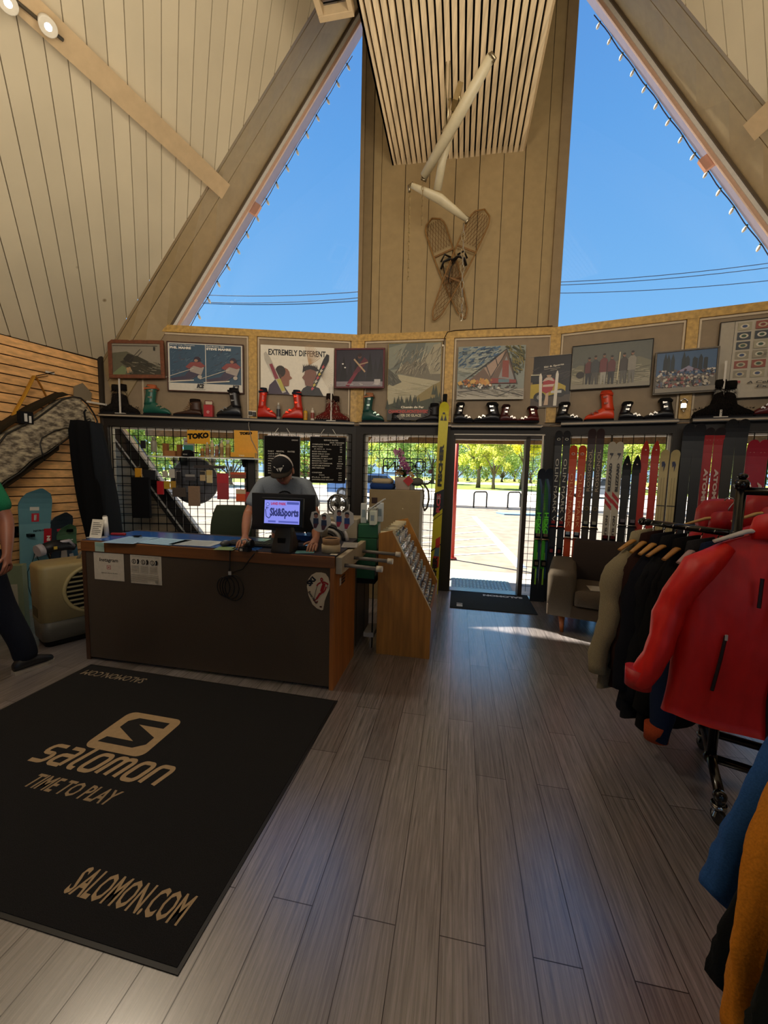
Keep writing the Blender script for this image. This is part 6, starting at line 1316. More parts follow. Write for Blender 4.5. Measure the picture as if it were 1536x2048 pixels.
for k, c_ in enumerate(('d0c8c4', '1c1c20', 'b8b4ac', '17171a')):
    m.c_(c_); r = .14-.028*k; m.tube([(-.1+r*math.sin(a)*1.2, -.002*k, r*math.cos(a)*1.05) for a in [PI/2*q/8 for q in range(9)]], .015, 6, flat=1)
m.build('visor', 'satin', t)
t = thing('brass_figure', 'small brass figure behind the stickers on the counter', 'figure', cp(1.62, .70, CH), CA); m = MB('9c7a44'); m.lathe([(.04, 0), (.04, .02), (.015, .03), (.02, .08), (.03, .11), (.015, .15), (.02, .17), (.012, .2)], seg=12); m.tube([(-.05, 0, .03), (-.035, 0, .12), (0, 0, .14)], .008, 6); m.build('figure', 'metal', t)
# ================================================================== CARD RACK, GREEN BOXES, CABINET
RKO = PZ(752, 1307, 0); RW = .455; RD = .95; RH = 1.07
t = thing('brochure_rack', 'orange wooden display rack with stepped slots beside the counter end', 'rack', RKO, CA)
P = [(0, 0), (RW, 0), (RW, .42), (.12, RH), (0, RH-.03)]
for y, nm in ((0, 'side_panel'), (RD, 'side_panel')): m = MB('b07830'); m.prism(P, y, y+.02); m.build(nm, 'wood_z', t, bevel=.002)
m = MB('8a5c2a'); m.b2((.0, .02, 0), (.015, RD, RH-.05)); m.b2((RW-.02, .02, 0), (RW, RD, .40)); m.b2((0, .02, .0), (RW, RD, .03)); m.build('back_panel', 'wood_z', t)
n_ = 11; st = MB('a87434')
for k in range(n_):
    q = k/(n_-1); x = .12+(RW-.12)*q; z = RH-(RH-.42)*q; st.b2((x-.06, .02, z-.12), (x-.05, RD, z-.06)); st.b2((x-.06, .02, z-.128), (x-.02, RD, z-.115))
st.build('step', 'wood', t)
e = MB('dccba4'); e.prism([(.12, RH+.001), (RW+.001, .421), (RW+.001, .41), (.115, RH-.012)], -.001, .004); e.build('edge_strip', 'satin', t)
# small packs in the slots: a sample pair, then copies in rows
rd = random.Random(5); pk = None; cols = ['c8ccd0', 'a9b4c4', '8fa0b4', 'd8d4cc', '6a7488', 'b8a8a0', '50586c', '9cc4cc']
protos = []
for ci, c_ in enumerate(cols):
    protos.append(c_)
pm = {}
for k in range(n_):
    q = k/(n_-1); x = .12+(RW-.12)*q; z = RH-(RH-.42)*q
    for j in range(9):
        ci = rd.randrange(len(cols)); loc = RKO+cx_*(x-.035)+cy_*(.07+.1*j+rd.uniform(-.01, .01)); loc.z = z-.115
        lab = ['white', 'pale blue', 'blue grey', 'cream', 'slate', 'rose grey', 'dark blue', 'turquoise'][ci]+' small goods pack in a slot of the orange display rack'
        if ci not in pm:
            pt = thing('goods_pack', lab, 'goods pack', loc, CA, 'small packs in the display rack'); m = MB(cols[ci]); m.b2((-.012, -.032, 0), (.012, .032, .075)); m.build('pack', 'gloss', pt, bevel=.003)
            m = MB('2c3038' if ci % 2 else 'e8e4dc'); m.b2((-.0125, -.02, .045), (.0128, .02, .065)); m.build('print', 'satin', pt); m = MB('d0ccc4'); m.tube([(0, 0, .075), (0, 0, .088)], .012, 8); m.build('cap', 'satin', pt); pm[ci] = pt
        else: dup(pm[ci], loc, CA+rd.uniform(-.15, .15), lab)
# rolls along the rack top
for k in range(7):
    p = RKO+cx_*.06+cy_*(.06+.13*k); p.z = RH-.06; t = thing('paper_roll', 'cream paper roll lying on top of the orange display rack', 'paper roll', p, CA, 'rolls on the display rack') if k == 0 else dup(pr, p, CA)
    if k == 0: pr = t; m = MB('d0c4a0'); m.cyl((-.055, 0, .022), (.055, 0, .022), .022, seg=14); m.build('roll', 'satin', t); m = MB('26221e'); m.cyl((-.057, 0, .022), (.057, 0, .022), .008, seg=10); m.build('core', 'matte', t)
# green boxes
gb = RKO-cx_*.135
for k, (z, lab) in enumerate(((.62, 'lowest dark green box of the stack between counter and display rack'), (.74, 'second dark green box from below in the stack beside the display rack'), (.86, 'third green box of the stack beside the display rack'), (.98, 'topmost green box of the stack beside the display rack'))):
    p = gb+cy_*.26; p.z = z; t = thing('green_box', lab, 'box', p, CA+.04*k, 'green boxes stacked by the display rack'); m = MB('24603c'); m.b2((-.085, -.16, 0), (.085, .16, .115)); m.build('box', 'satin', t, bevel=.003); m = MB('d0d4cc'); m.b2((.0855, -.14, .02), (.0865, .14, .1)); m.build('paper_label', 'matte', t)
p = gb+cy_*.26; t = thing('box_stand', 'narrow dark stand under the green boxes between counter and rack', 'stand', (p.x, p.y, 0), CA); m = MB('1a1816'); m.b2((-.09, -.17, .58), (.09, .17, .62)); m.build('top', 'matte', t)
for sx_ in (-.08, .07):
    for sy_ in (-.16, .15): MB('1a1816').b2((sx_, sy_, 0), (sx_+.01, sy_+.01, .58)).build('leg', 'metal', t)
m = MB('b8b4ac'); m.b2((.0, -.17, .10), (.09, .05, .14)); m.build('lower_shelf', 'satin', t)
for k, (dx, dy, h, w, c_, rz, lab) in enumerate(((-.05, .22, .17, .05, 'c4c8c4', .2, 'pale grey card box standing on the green boxes at left'), (.02, .30, .13, .08, 'bcc0b8', -.1, 'white picture card box on the green boxes'), (.06, .12, .12, .05, 'd4dccc', 0, 'pale green carton upright on the green boxes beside the rack'), (.07, .36, .17, .06, 'c8d0d4', .1, 'white carton at the back of the green boxes'))):
    p = gb+cx_*dx+cy_*dy; p.z = 1.097; t = thing('small_carton', lab, 'carton', p, CA+rz, 'cartons on the green boxes'); m = MB(c_); m.b2((-w/2, -.045, 0), (w/2, .045, h)); m.build('carton', 'satin', t, bevel=.002); m = MB('8c9ca4'); m.b2((-w*.3, -.0462, h*.3), (w*.3, -.0455, h*.7)); m.build('print', 'satin', t)
p = gb+cx_*.02+cy_*.16; p.z = 1.22; t = thing('leaning_card', 'white cards leaning at a slant on the cartons', 'card', p, CA, rot=(0, .95, CA)); m = MB('d0d0cc'); m.b2((-.01, -.05, -.02), (.0, .05, .16)); m.build('card', 'satin', t); MB('2c2c30').b2((0, -.03, .03), (.003, .03, .10)).build('print', 'satin', t)
# tan cabinet at the window
co = fp('C', 739, 978, .62); cw = (fp('C', 841, 978, .62)-co).dot(fdir('C')); chh = co.z
t = thing('tan_cabinet', 'tall plain tan cabinet before the window with the neon sign', 'cabinet', (co.x, co.y, 0), CA); m = MB('93815f'); m.b2((0, 0, 0), (cw, .42, chh)); m.build('body', 'paint', t, bevel=.004); m = MB('8a7856'); m.b2((0, -.003, .05), (cw-.003, 0, chh-.01)); m.build('panel', 'paint', t); MB('d8ccb0').ell((cw*.67, -.004, chh-.22), (.006, .004, .006)).build('screw', 'satin', t); m = MB('2c1410'); m.b2((.03, -.006, chh-.17), (.1, -.003, chh-.1)); m.build('sticker', 'satin', t)
def oncab(x, y, nm, lab, cat, rz=0, group=None): p = co+fdir('C')*x+fout('C')*y; p.z = chh; return thing(nm, lab, cat, p, CA+rz, group)
def folded(t, w, d, h, col, seed=0):
    rd = random.Random(seed); m = MB(col); rings = []
    for k in range(5):
        z = h*k/4; s = 1-.12*abs(k-2)/2; rings.append([((w/2)*s*math.copysign(abs(math.cos(a))**.4, math.cos(a))+rd.uniform(-.006, .006), (d/2)*s*math.copysign(abs(math.sin(a))**.4, math.sin(a)), z+rd.uniform(-.004, .004)*(k > 0)) for a in [2*PI*j/20 for j in range(20)]])
    m.loft(rings); return m.build('cloth', 'fabric', t)
folded(oncab(.14, .12, 'folded_towel', 'folded dark blue cloth on the left of the tan cabinet top', 'cloth'), .30, .28, .07, '203c74', 1)
t = oncab(.14, .12, 'folded_towel', 'folded cream cloths stacked on the blue one on the tan cabinet', 'cloth'); t.location.z += .07; folded(t, .25, .24, .06, 'b8a888', 2)
t = oncab(cw*.64, .15, 'orchid_pot', 'pink orchid in a white square pot with a red card on the tan cabinet', 'potted plant'); m = MB('a8988a'); m.loft([[(-.085, -.085, 0), (.085, -.085, 0), (.085, .085, 0), (-.085, .085, 0)], [(-.1, -.1, .15), (.1, -.1, .15), (.1, .1, .15), (-.1, .1, .15)]]); m.smooth = False; m.build('pot', 'satin', t, bevel=.006)
MB('1c140e').b2((-.09, -.09, .145), (.09, .09, .155)).build('soil', 'matte', t)
m = MB('24381a')
for k in range(9):
    a = k*.7; L_ = .14+.03*(k % 3); n_ = Vector((math.cos(a), math.sin(a)*.8, 0)); sd_ = Vector((-n_.y, n_.x, 0)); b0 = Vector((0, 0, .15)); pts = [(0, .01), (.3, .03), (.6, .034), (.85, .02), (1, .0)]
    R1 = [b0+n_*(q*L_)+sd_*w+Vector((0, 0, .09*math.sin(q*2.4))) for q, w in pts]; R2 = [b0+n_*(q*L_)-sd_*w+Vector((0, 0, .09*math.sin(q*2.4))) for q, w in pts]; m.c_(['24381a', '2e4a20', '3a5426'][k % 3]); base = len(m.v); m.v += R1+R2
    for i in range(4): m.face([base+i, base+i+1, base+i+6, base+i+5])
m.build('leaf', 'foliage', t)
m = MB('4a5a2c'); m.tube([(0, 0, .15), (-.01, -.02, .3), (-.05, -.03, .42), (-.09, -.04, .46)], .004, 5); m.tube([(.02, 0, .15), (.03, -.02, .28), (.02, -.03, .34)], .004, 5); m.build('stem', 'matte', t)
def bloom(m, c, r, col, rd):
    for k in range(5):
        a = 2*PI*k/5+rd.random(); d = Vector((math.cos(a), -.35, math.sin(a))).normalized(); u = d.cross(Vector((0, 1, 0))).normalized(); m.c_(rd.choice(col)); m.add([c, c+d*r*.6+u*r*.42, c+d*r, c+d*r*.6-u*r*.42], [(0, 1, 2, 3)])
rd = random.Random(3); m = MB()
for p in [(-.10, .46), (-.06, .47), (-.085, .43), (-.03, .44), (-.05, .40), (-.01, .37), (.0, .33), (-.03, .34), (.03, .30), (.04, .26), (.01, .28), (.05, .22), (.02, .24), (-.02, .30), (.06, .25)]: bloom(m, Vector((p[0]+rd.uniform(-.01, .01), -.04+rd.uniform(-.02, .02), p[1])), .034, ['b8689c', 'c880b0', 'a85890', 'd8a0c0'], rd)
m.build('blossom', 'foliage', t); m = MB()
for p in [(-.06, .22), (-.04, .25), (-.08, .19), (.09, .20), (.11, .17), (-.02, .2)]: bloom(m, Vector((p[0], -.05, p[1])), .03, ['d8b060', 'e0d0a0', 'c87840'], rd)
m.build('small_flower', 'foliage', t); m = MB('a81c1c'); m.x = Matrix.Translation((.07, -.11, .11)) @ Matrix.Rotation(.78, 4, 'Y'); m.b2((-.045, 0, -.045), (.045, .002, .045)); m.c_('d8a04c'); m.b2((-.047, .002, -.047), (.047, .003, .047)); m.build('red_card', 'satin', t)
t = oncab(cw*.80, .13, 'glass_jar', 'clear glass jar right of the orchid pot', 'jar'); MB('8c9088').lathe([(.04, 0), (.042, .01), (.042, .13), (.036, .14), (.034, .139), (.036, .012)], seg=20).build('glass', 'gloss', t)
t = oncab(cw*.95, .10, 'cap_and_straps', 'grey cap with long straps hanging over the right corner of the tan cabinet', 'cap'); m = MB('5a5a54'); m.ell((-.02, 0, .10), (.075, .08, .05)); m.build('crown', 'fabric', t); m = MB('4a4438')
m.tube([(0, -.03, .1), (.07, -.06, .07), (.12, -.06, .0), (.13, -.06, -.10), (.11, -.06, -.2), (.08, -.06, -.24)], .011, 6); m.tube([(0, -.02, .08), (.05, -.05, .04), (.07, -.05, -.06), (.06, -.06, -.17), (.085, -.06, -.24)], .008, 6); m.tube([(.06, -.04, .07), (.11, -.05, .08), (.15, -.05, .12)], .01, 6); m.build('strap', 'fabric', t)
# office chair
p = PD(465, 1085, 4.0); t = thing('office_chair', 'dark green office chair behind the counter left of the man', 'office chair', (p.x, p.y, 0), .1)
m = MB('2c3428'); r = []
for k in range(9):
    q = k/8; z = .62+.56*q; w = .20*(1-.16*(2*q-1)**2) if q < .85 else .20*(1-.25*((q-.6)/.4)**2); r.append([(w*math.copysign(abs(math.cos(a))**.7, math.cos(a)), .03*math.sin(a)-.05*math.sin(q*PI), z) for a in [2*PI*j/20 for j in range(20)]])
m.loft(r); m.build('backrest', 'fabric', t); m = MB('272e24'); m.lathe([(.22, .42), (.25, .45), (.25, .49), (.22, .52)], (0, .2, 0), 24); m.build('seat', 'fabric', t)
for s in (-1, 1): m = MB('3c3c3a'); m.tube([(s*.22, .12, .45), (s*.27, .1, .6), (s*.27, .05, .68)], .014, 8); m.tube([(s*.26, -.08, .70), (s*.26, .22, .69)], .024, 8, flat=.6); m.build('armrest', 'satin', t)
m = MB('1a1a1a'); m.cyl((0, .2, .1), (0, .2, .43), .03); m.b2((-.03, -.04, .44), (.03, .2, .47)); m.b2((-.03, -.06, .44), (.03, -.03, .75)); m.build('column', 'metal', t)
for k in range(5): a = 2*PI*k/5; m = MB('1a1a1a'); m.tube([(0, .2, .11), (.26*math.cos(a), .2+.26*math.sin(a), .07)], [.022, .014], 8); lg = m.build('leg', 'satin', t); m = MB('111111'); m.cyl((.26*math.cos(a), .19+.26*math.sin(a), .03), (.26*math.cos(a), .22+.26*math.sin(a), .03), .028, seg=12); m.build('caster', 'satin', lg)
# ================================================================== MATS
def mat_local(px, py): q = PZ(px, py, .006)-MO; return q.dot(mx_), q.dot(my_)
MA = math.radians(-11.9); MO = PZ(182, 1330, .006); mx_, my_ = Vector((math.cos(MA), math.sin(MA), 0)), Vector((-math.sin(MA), math.cos(MA), 0)); MO.z = 0
t = thing('floor_mat', 'large dark charcoal mat with tan lettering and square emblem in front of the counter', 'floor mat', MO, MA); w = (PZ(668, 1402)-PZ(182, 1330)).length; d = 1.49
m = MB('262628'); m.b2((0, -d, 0), (w, 0, .006)); m.build('carpet', 'carpet', t); m = MB('141416')
for q in ((-.015, -d-.015, w+.015, -d), (-.015, 0, w+.015, .015), (-.015, -d, 0, 0), (w, -d, w+.015, 0)): m.b2((q[0], q[1], 0), (q[2], q[3], .004))
m.build('rubber_border', 'satin', t)
m = MB('b39a78'); zt2 = .0064
ec = [mat_local(*q) for q in ((244, 1423), (366, 1437), (290, 1515), (178, 1497))]; ex = (ec[3][0]+ec[0][0])/2; ey0 = (ec[2][1]+ec[3][1])/2; ey1 = (ec[0][1]+ec[1][1])/2; ew = (ec[1][0]+ec[2][0])/2-ex; eh = ey1-ey0
a0 = mat_local(122, 1786); a1 = mat_local(352, 1852)
m.text('SALOMON.COM', (a0[0], (a0[1]+a1[1])/2, zt2), (1, 0, 0), (0, 1, 0), eh*.31, a1[0]-a0[0], bold=.02, sl=.1)
c0 = mat_local(36, 1576); c1 = mat_local(218, 1607); m.c_('a08a6c'); m.text('TIME TO PLAY', (c0[0], (c0[1]+c1[1])/2, zt2), (1, 0, 0), (0, 1, 0), eh*.26, c1[0]-c0[0], bold=.02, sl=.15)
w0 = mat_local(58, 1519); w1 = mat_local(318, 1572); W3 = w1[0]-w0[0]; hx = eh*.36; wy0 = (w0[1]+w1[1])/2; m.c_('b39a78'); TOT = 7.55; lw = W3/TOT; zk = [0]
def st2(pts, ox, r=.0125):
    P = [Vector((w0[0]+ox+p[0]*lw*.74+p[1]*.03, wy0+p[1]*hx, 0)) for p in pts]; cl_ = (P[0]-P[-1]).length < 1e-4; n = len(P); Lft, Rgt = [], []
    for i in range(n):
        if cl_: a_, b_ = P[i-1] if i > 0 else P[-2], P[i+1] if i < n-1 else P[1]
        else: a_, b_ = P[max(i-1, 0)], P[min(i+1, n-1)]
        d_ = (b_-a_).normalized(); n_ = Vector((-d_.y, d_.x, 0))*r; Lft.append(P[i]+n_); Rgt.append(P[i]-n_)
    zk[0] += .00015
    for i in range(n-1): m.add([(q.x, q.y, zt2+zk[0]) for q in (Rgt[i], Rgt[i+1], Lft[i+1], Lft[i])], [(0, 1, 2, 3)])
def arc(cx, cy, rx, ry, a0, a1, n=6): return [(cx+rx*math.cos(a0+(a1-a0)*k/n), cy+ry*math.sin(a0+(a1-a0)*k/n)) for k in range(n+1)]
h_ = PI/2; O_ = arc(.7, .7, .3, .3, 0, h_)+arc(.3, .7, .3, .3, h_, PI)+arc(.3, .3, .3, .3, PI, 3*h_)+arc(.7, .3, .3, .3, 3*h_, 4*h_)+[(1, .7)]
G = {'s': [[(1, 1)]+arc(.25, .76, .25, .24, h_, 3*h_)+[(.75, .52)]+arc(.75, .26, .25, .26, h_, -h_)+[(0, 0)]], 'a': [[(.05, 1)]+arc(.75, .75, .25, .25, h_, 0)+[(1, 0)], [(1, 0)]+arc(.25, .28, .25, .28, 3*h_, h_)+[(1, .56)]], 'l': [[(.2, 1.5)]+arc(.5, .3, .3, .3, PI, 3*h_)+[(.75, 0)]], 'o': [O_],
     'm': [[(0, 0)]+arc(.25, .75, .25, .25, PI, h_)+arc(.45, .75, .25, .25, h_, 0)+[(.7, 0)], [(.7, .75)]+arc(.95, .75, .25, .25, PI, h_)+arc(1.15, .75, .25, .25, h_, 0)+[(1.4, 0)]], 'n': [[(0, 0)]+arc(.25, .75, .25, .25, PI, h_)+arc(.75, .75, .25, .25, h_, 0)+[(1, 0)]]}
ox = 0
for ch, adv in (('s', 1.02), ('a', 1.02), ('l', .76), ('o', 1.04), ('m', 1.36), ('o', 1.04), ('n', 1.0)):
    for sgs in G[ch]: st2(sgs, ox)
    ox += lw*adv*1.04
# square emblem
ec = [mat_local(*q) for q in ((244, 1423), (366, 1437), (290, 1515), (178, 1497))]; ex = (ec[3][0]+ec[0][0])/2; ey0 = (ec[2][1]+ec[3][1])/2; ey1 = (ec[0][1]+ec[1][1])/2; ew = (ec[1][0]+ec[2][0])/2-ex; eh = ey1-ey0; m.c_('b39a78')
def rrp(x0, y0, x1, y1, r): return [(cx+r*math.cos(a0+PI/2*k/5), cy+r*math.sin(a0+PI/2*k/5)) for cx, cy, a0 in ((x1-r, y1-r, 0), (x0+r, y1-r, PI/2), (x0+r, y0+r, PI), (x1-r, y0+r, 1.5*PI)) for k in range(6)]
m.add([(x, y, zt2) for x, y in rrp(ex, ey0, ex+ew, ey1, ew*.13)], [tuple(range(24))]); m.c_('262628')
E1 = [(.84, .86), (.28, .86), (.16, .74), (.16, .56), (.62, .30), (.16, .30), (.12, .16), (.72, .16), (.86, .28), (.86, .46), (.40, .70), (.84, .70)]
m.add([(ex+ew*x, ey0+eh*y, zt2+.0005) for x, y in E1], [tuple(range(12))])
m.c_('8f8270'); f0 = mat_local(290, 1362); f1 = mat_local(178, 1342); m.text('SALOMON.COM', (f0[0], f0[1]+.03, zt2), (-1, 0, 0), (0, -1, 0), eh*.20, f0[0]-f1[0]+.02, bold=.01, sl=.1)
m.build('lettering', 'matte', t)
# entry mat
t = thing('floor_mat', 'small dark blue grey door mat with upside down white lettering inside the doorway', 'floor mat', PZ(902, 1180, 0), CA); a, b = PZ(902, 1180, 0), PZ(1057, 1197, 0); w = (b-a).dot(cx_); c_ = PZ(886, 1214, 0); d = abs((c_-a).dot(cy_))
m = MB('2c3238'); m.b2((0, -d, 0), (w, 0, .008)); m.build('carpet', 'carpet', t); m = MB('c8ccd0'); m.text('SALOMON', (w*.92, -d*.15, .0085), (-1, 0, 0), (0, -1, 0), .07, w*.50, bold=.06); m.b2((w*.08, -d*.93, .008), (w*.15, -d*.82, .0086)); m.b2((w*.08, -d*.79, .008), (w*.15, -d*.76, .0086)); m.build('lettering', 'matte', t)
# ribbed metal grate mat outside
a = PZ(900, 1155, GZ); t = thing('grate_mat', 'pale blue grey perforated entrance grate just outside the open door', 'grate', ORG['C']+fdir('C')*(DOOR0+.03)+fout('C')*.16+Vector((0, 0, GZ)), CA); gw = DOOR1-DOOR0-.06; m = MB('6f8088'); m.b2((0, 0, 0), (gw, .62, .008)); m.build('base', 'satin', t); m = MB('b8c4cc')
for i in range(9):
    for j in range(16): m.b2((.03+j*(gw-.06)/16, .03+i*.064, .008), (.03+j*(gw-.06)/16+.03, .055+i*.064, .016))
m.build('ribs', 'metal', t)
# ================================================================== LEFT SIDE
def pw(x, y, off=0): return PP(x, y, WL-nW*off, nW)      # on the slatted wall, offset into the room
WA = math.atan2(DW.y, DW.x)
for sg in (1,):
    mb = MB('4a3018'); mb.quadbox([WL+Vector((0, 0, -.02)), WL2+Vector((0, 0, -.02)), WL2+Vector((0, 0, .09)), WL+Vector((0, 0, .09))], -nW, .02); mb.build('baseboard_left', 'wood', kind='structure')
# local frame for wall things: x along the wall towards the front corner, -y into the room
def wthing(nm, lab, cat, p, group=None, roll=0): return thing(nm, lab, cat, p, 0, group, rot=(0, roll, WA))
# camo ski bag: outline in photo columns, built as a padded bag in front of the wall
cen = pw(92, 895, .22); pu = lambda x, y, o=.22: ((pw(x, y, o)-cen).dot(DW), (pw(x, y, o)-cen).z)
out = [pu(*q) for q in ((-60, 945), (0, 868), (60, 838), (112, 800), (132, 794), (150, 797), (164, 810), (176, 828), (183, 843), (180, 855), (168, 862), (150, 865), (130, 872), (112, 885), (85, 905), (55, 920), (28, 945), (0, 962), (-60, 1020))]
t = wthing('camo_ski_bag', 'long brown and grey camouflage ski bag hanging slanted on the slatted wall', 'bag', cen)
def cm():
    m = bpy.data.materials.new('camo_cloth'); m.use_nodes = True; nt = m.node_tree; b = nt.nodes['Principled BSDF']; b.inputs['Roughness'].default_value = .95
    tcn = _n(nt, 'ShaderNodeTexCoord'); mp = _n(nt, 'ShaderNodeMapping'); mp.inputs['Rotation'].default_value = (0, -.6, 0); mp.inputs['Scale'].default_value = (1, 1, 2.2); nz = _n(nt, 'ShaderNodeTexNoise'); nz.inputs['Scale'].default_value = 12; nz.inputs['Detail'].default_value = 4; nz.inputs['Roughness'].default_value = .6
    nt.links.new(tcn.outputs['Object'], mp.inputs[0]); nt.links.new(mp.outputs[0], nz.inputs['Vector']); rp = _n(nt, 'ShaderNodeValToRGB'); rp.color_ramp.interpolation = 'CONSTANT'
    cols = ['574e41', '756a57', '8f8470', 'a3967b', 'b8aa8c']; rp.color_ramp.elements[0].color = RGB(cols[0]); rp.color_ramp.elements[1].position = .42; rp.color_ramp.elements[1].color = RGB(cols[1])
    for p_, c_ in ((.48, cols[2]), (.54, cols[3]), (.61, cols[4])): e = rp.color_ramp.elements.new(p_); e.color = RGB(c_)
    nt.links.new(nz.outputs[0], rp.inputs[0]); nt.links.new(rp.outputs[0], b.inputs['Base Color']); return m
m = MB('6d6352'); m.prism(out[::-1], -.09, .06); m.build('bag_body', cm(), t, bevel=.03)
m = MB('17140f'); m.tube([(x, -.10, z) for x, z in out], .009, 6, closed=True); pk_ = [pu(*q) for q in ((76, 922), (70, 905), (66, 888), (70, 876), (95, 862), (118, 856), (132, 857), (146, 868), (154, 880))]
m.tube([(x, -.115, z) for x, z in pk_], .006, 6); m.build('piping', 'satin', t)
m = MB('2c2314'); o2 = [pu(*q) for q in ((-60, 925), (0, 862), (60, 825), (112, 796), (135, 790), (120, 784), (60, 812), (0, 850), (-60, 905))]; m.prism(o2[::-1], -.05, .10); m.build('side_gusset', 'fabric', t, bevel=.01)
m = MB('2a2114'); o2 = [pu(*q) for q in ((-60, 1030), (0, 965), (28, 950), (85, 912), (112, 890), (112, 900), (60, 938), (0, 980), (-60, 1045))]; m.prism(o2[::-1], -.06, .08); m.build('lower_gusset', 'fabric', t, bevel=.008)
q = pu(162, 842); m = MB('0f0f10'); m.x = Matrix.Translation((q[0], -.105, q[1])) @ Matrix.Rotation(-.5, 4, 'Y'); m.b2((-.045, -.005, -.015), (.045, .005, .015)); m.c_('8c8578'); m.b2((-.03, -.007, -.004), (.03, -.005, .004)); m.build('name_patch', 'satin', t)
q = pu(42, 838); m = MB('121214'); m.x = Matrix.Translation((q[0], -.08, q[1])); m.b2((-.06, -.03, -.05), (.05, .03, .07)); m.c_('c8c4bc'); m.b2((-.03, -.034, -.03), (-.005, -.03, .05)); m.b2((.01, -.034, -.04), (.03, -.03, .03)); m.build('wrapped_strap', 'fabric', t)
# yellow carrying sling over wire hook
def wstrap(lab, pts, r, col, off, nm='sling'):
    P = [pw(x, y, off) for x, y in pts]; t = wthing(nm, lab, 'strap', P[0]); inv = Matrix.Rotation(-WA, 3, 'Z'); m = MB(col); m.tube([inv @ (p-P[0]) for p in P], r, 8, flat=.3); m.build('webbing', 'fabric', t); return t
wstrap('wide mustard yellow strap slanting down to the left from the wall hook', [(68, 752), (48, 792), (22, 838), (-6, 880)], .035, 'b8862c', .16); wstrap('narrower dark yellow strap running from the wall hook to the camouflage bag', [(72, 754), (84, 776), (96, 800), (102, 816)], .018, '8a5c20', .13)
t = wthing('wire_hook', 'black double wire hook with white price tip above the camouflage bag', 'hook', pw(70, 752, .0)); inv = Matrix.Rotation(-WA, 3, 'Z'); o3 = pw(70, 752, 0); m = MB('16140f'); m.tube([inv @ (pw(70, 752, .02)-o3), inv @ (PP(100, 744, WL-nW*.02, nW)-o3+Vector((.05, .0, 0)))], .004, 5); m.tube([inv @ (pw(70, 756, .02)-o3), inv @ (pw(96, 752, .05)-o3)], .004, 5); m.build('wire', 'metal', t)
m = MB('c8beb0'); e_ = inv @ (pw(100, 745, .05)-o3); m.box(e_, (.09, .004, .02)); m.build('price_tip', 'satin', t)
t = wthing('white_wall_hook', 'white bar hook sticking from the slatted wall near the corner', 'hook', pw(188, 807, .02)); m = MB('cfc8bc'); m.b2((-.12, -.06, -.01), (.12, -.04, .012)); m.b2((-.01, -.05, -.008), (.01, .0, .008)); m.build('bar', 'satin', t)
t = wthing('clear_bag', 'small clear plastic bag on the slatted wall right of the bag end', 'plastic bag', pw(165, 800, .03)); m = MB('7c705c'); m.prism([(-.11, 0), (.09, 0), (.1, .10), (.0, .2), (-.1, .14)], -.02, -.005); m.build('pouch', 'gloss', t)
# black cover hanging in the corner
pa_, pb_ = PD(150, 860, 4.55), PD(235, 1075, 4.75)
t = thing('hanging_black_bag', 'long black snowboard cover hanging in the left corner beside the slatted wall', 'bag', PD(192, 1070, 4.6), .25); H_ = 1.42; m = MB('0b0b0e'); rings = []
for k in range(13):
    q = k/12; z = H_*(1-q)-.12; cxk = -.08+.15*q; w = .145+.03*math.sin(q*2.6)
    if k == 0: w = .11
    rings.append([(cxk+w*math.cos(a)*(1+.05*math.sin(5*a+q*7)), .10*math.sin(a)*(1+.25*math.sin(7*a+q*4)), z) for a in [2*PI*j/30 for j in range(30)]])
m.loft(rings); m.build('cover', 'fabric', t)
m = MB('1c2026'); rings = []
for k in range(13):
    q = k/12; z = H_*(1-q)-.14; cxk = .06+.17*q; w = .055+.04*math.sin(q*3); rings.append([(cxk+w*math.cos(a), -.04+.085*math.sin(a)*(1+.3*math.sin(3*a+q*9)), z) for a in [2*PI*j/24 for j in range(24)]])
m.loft(rings); m.build('side_flap', 'fabric', t); m = MB('1a1a1a'); m.tube([(-.05, 0, H_-.13), (-.06, 0, H_-.02), (-.04, 0, H_+.01)], .01, 6); m.build('strap', 'fabric', t)
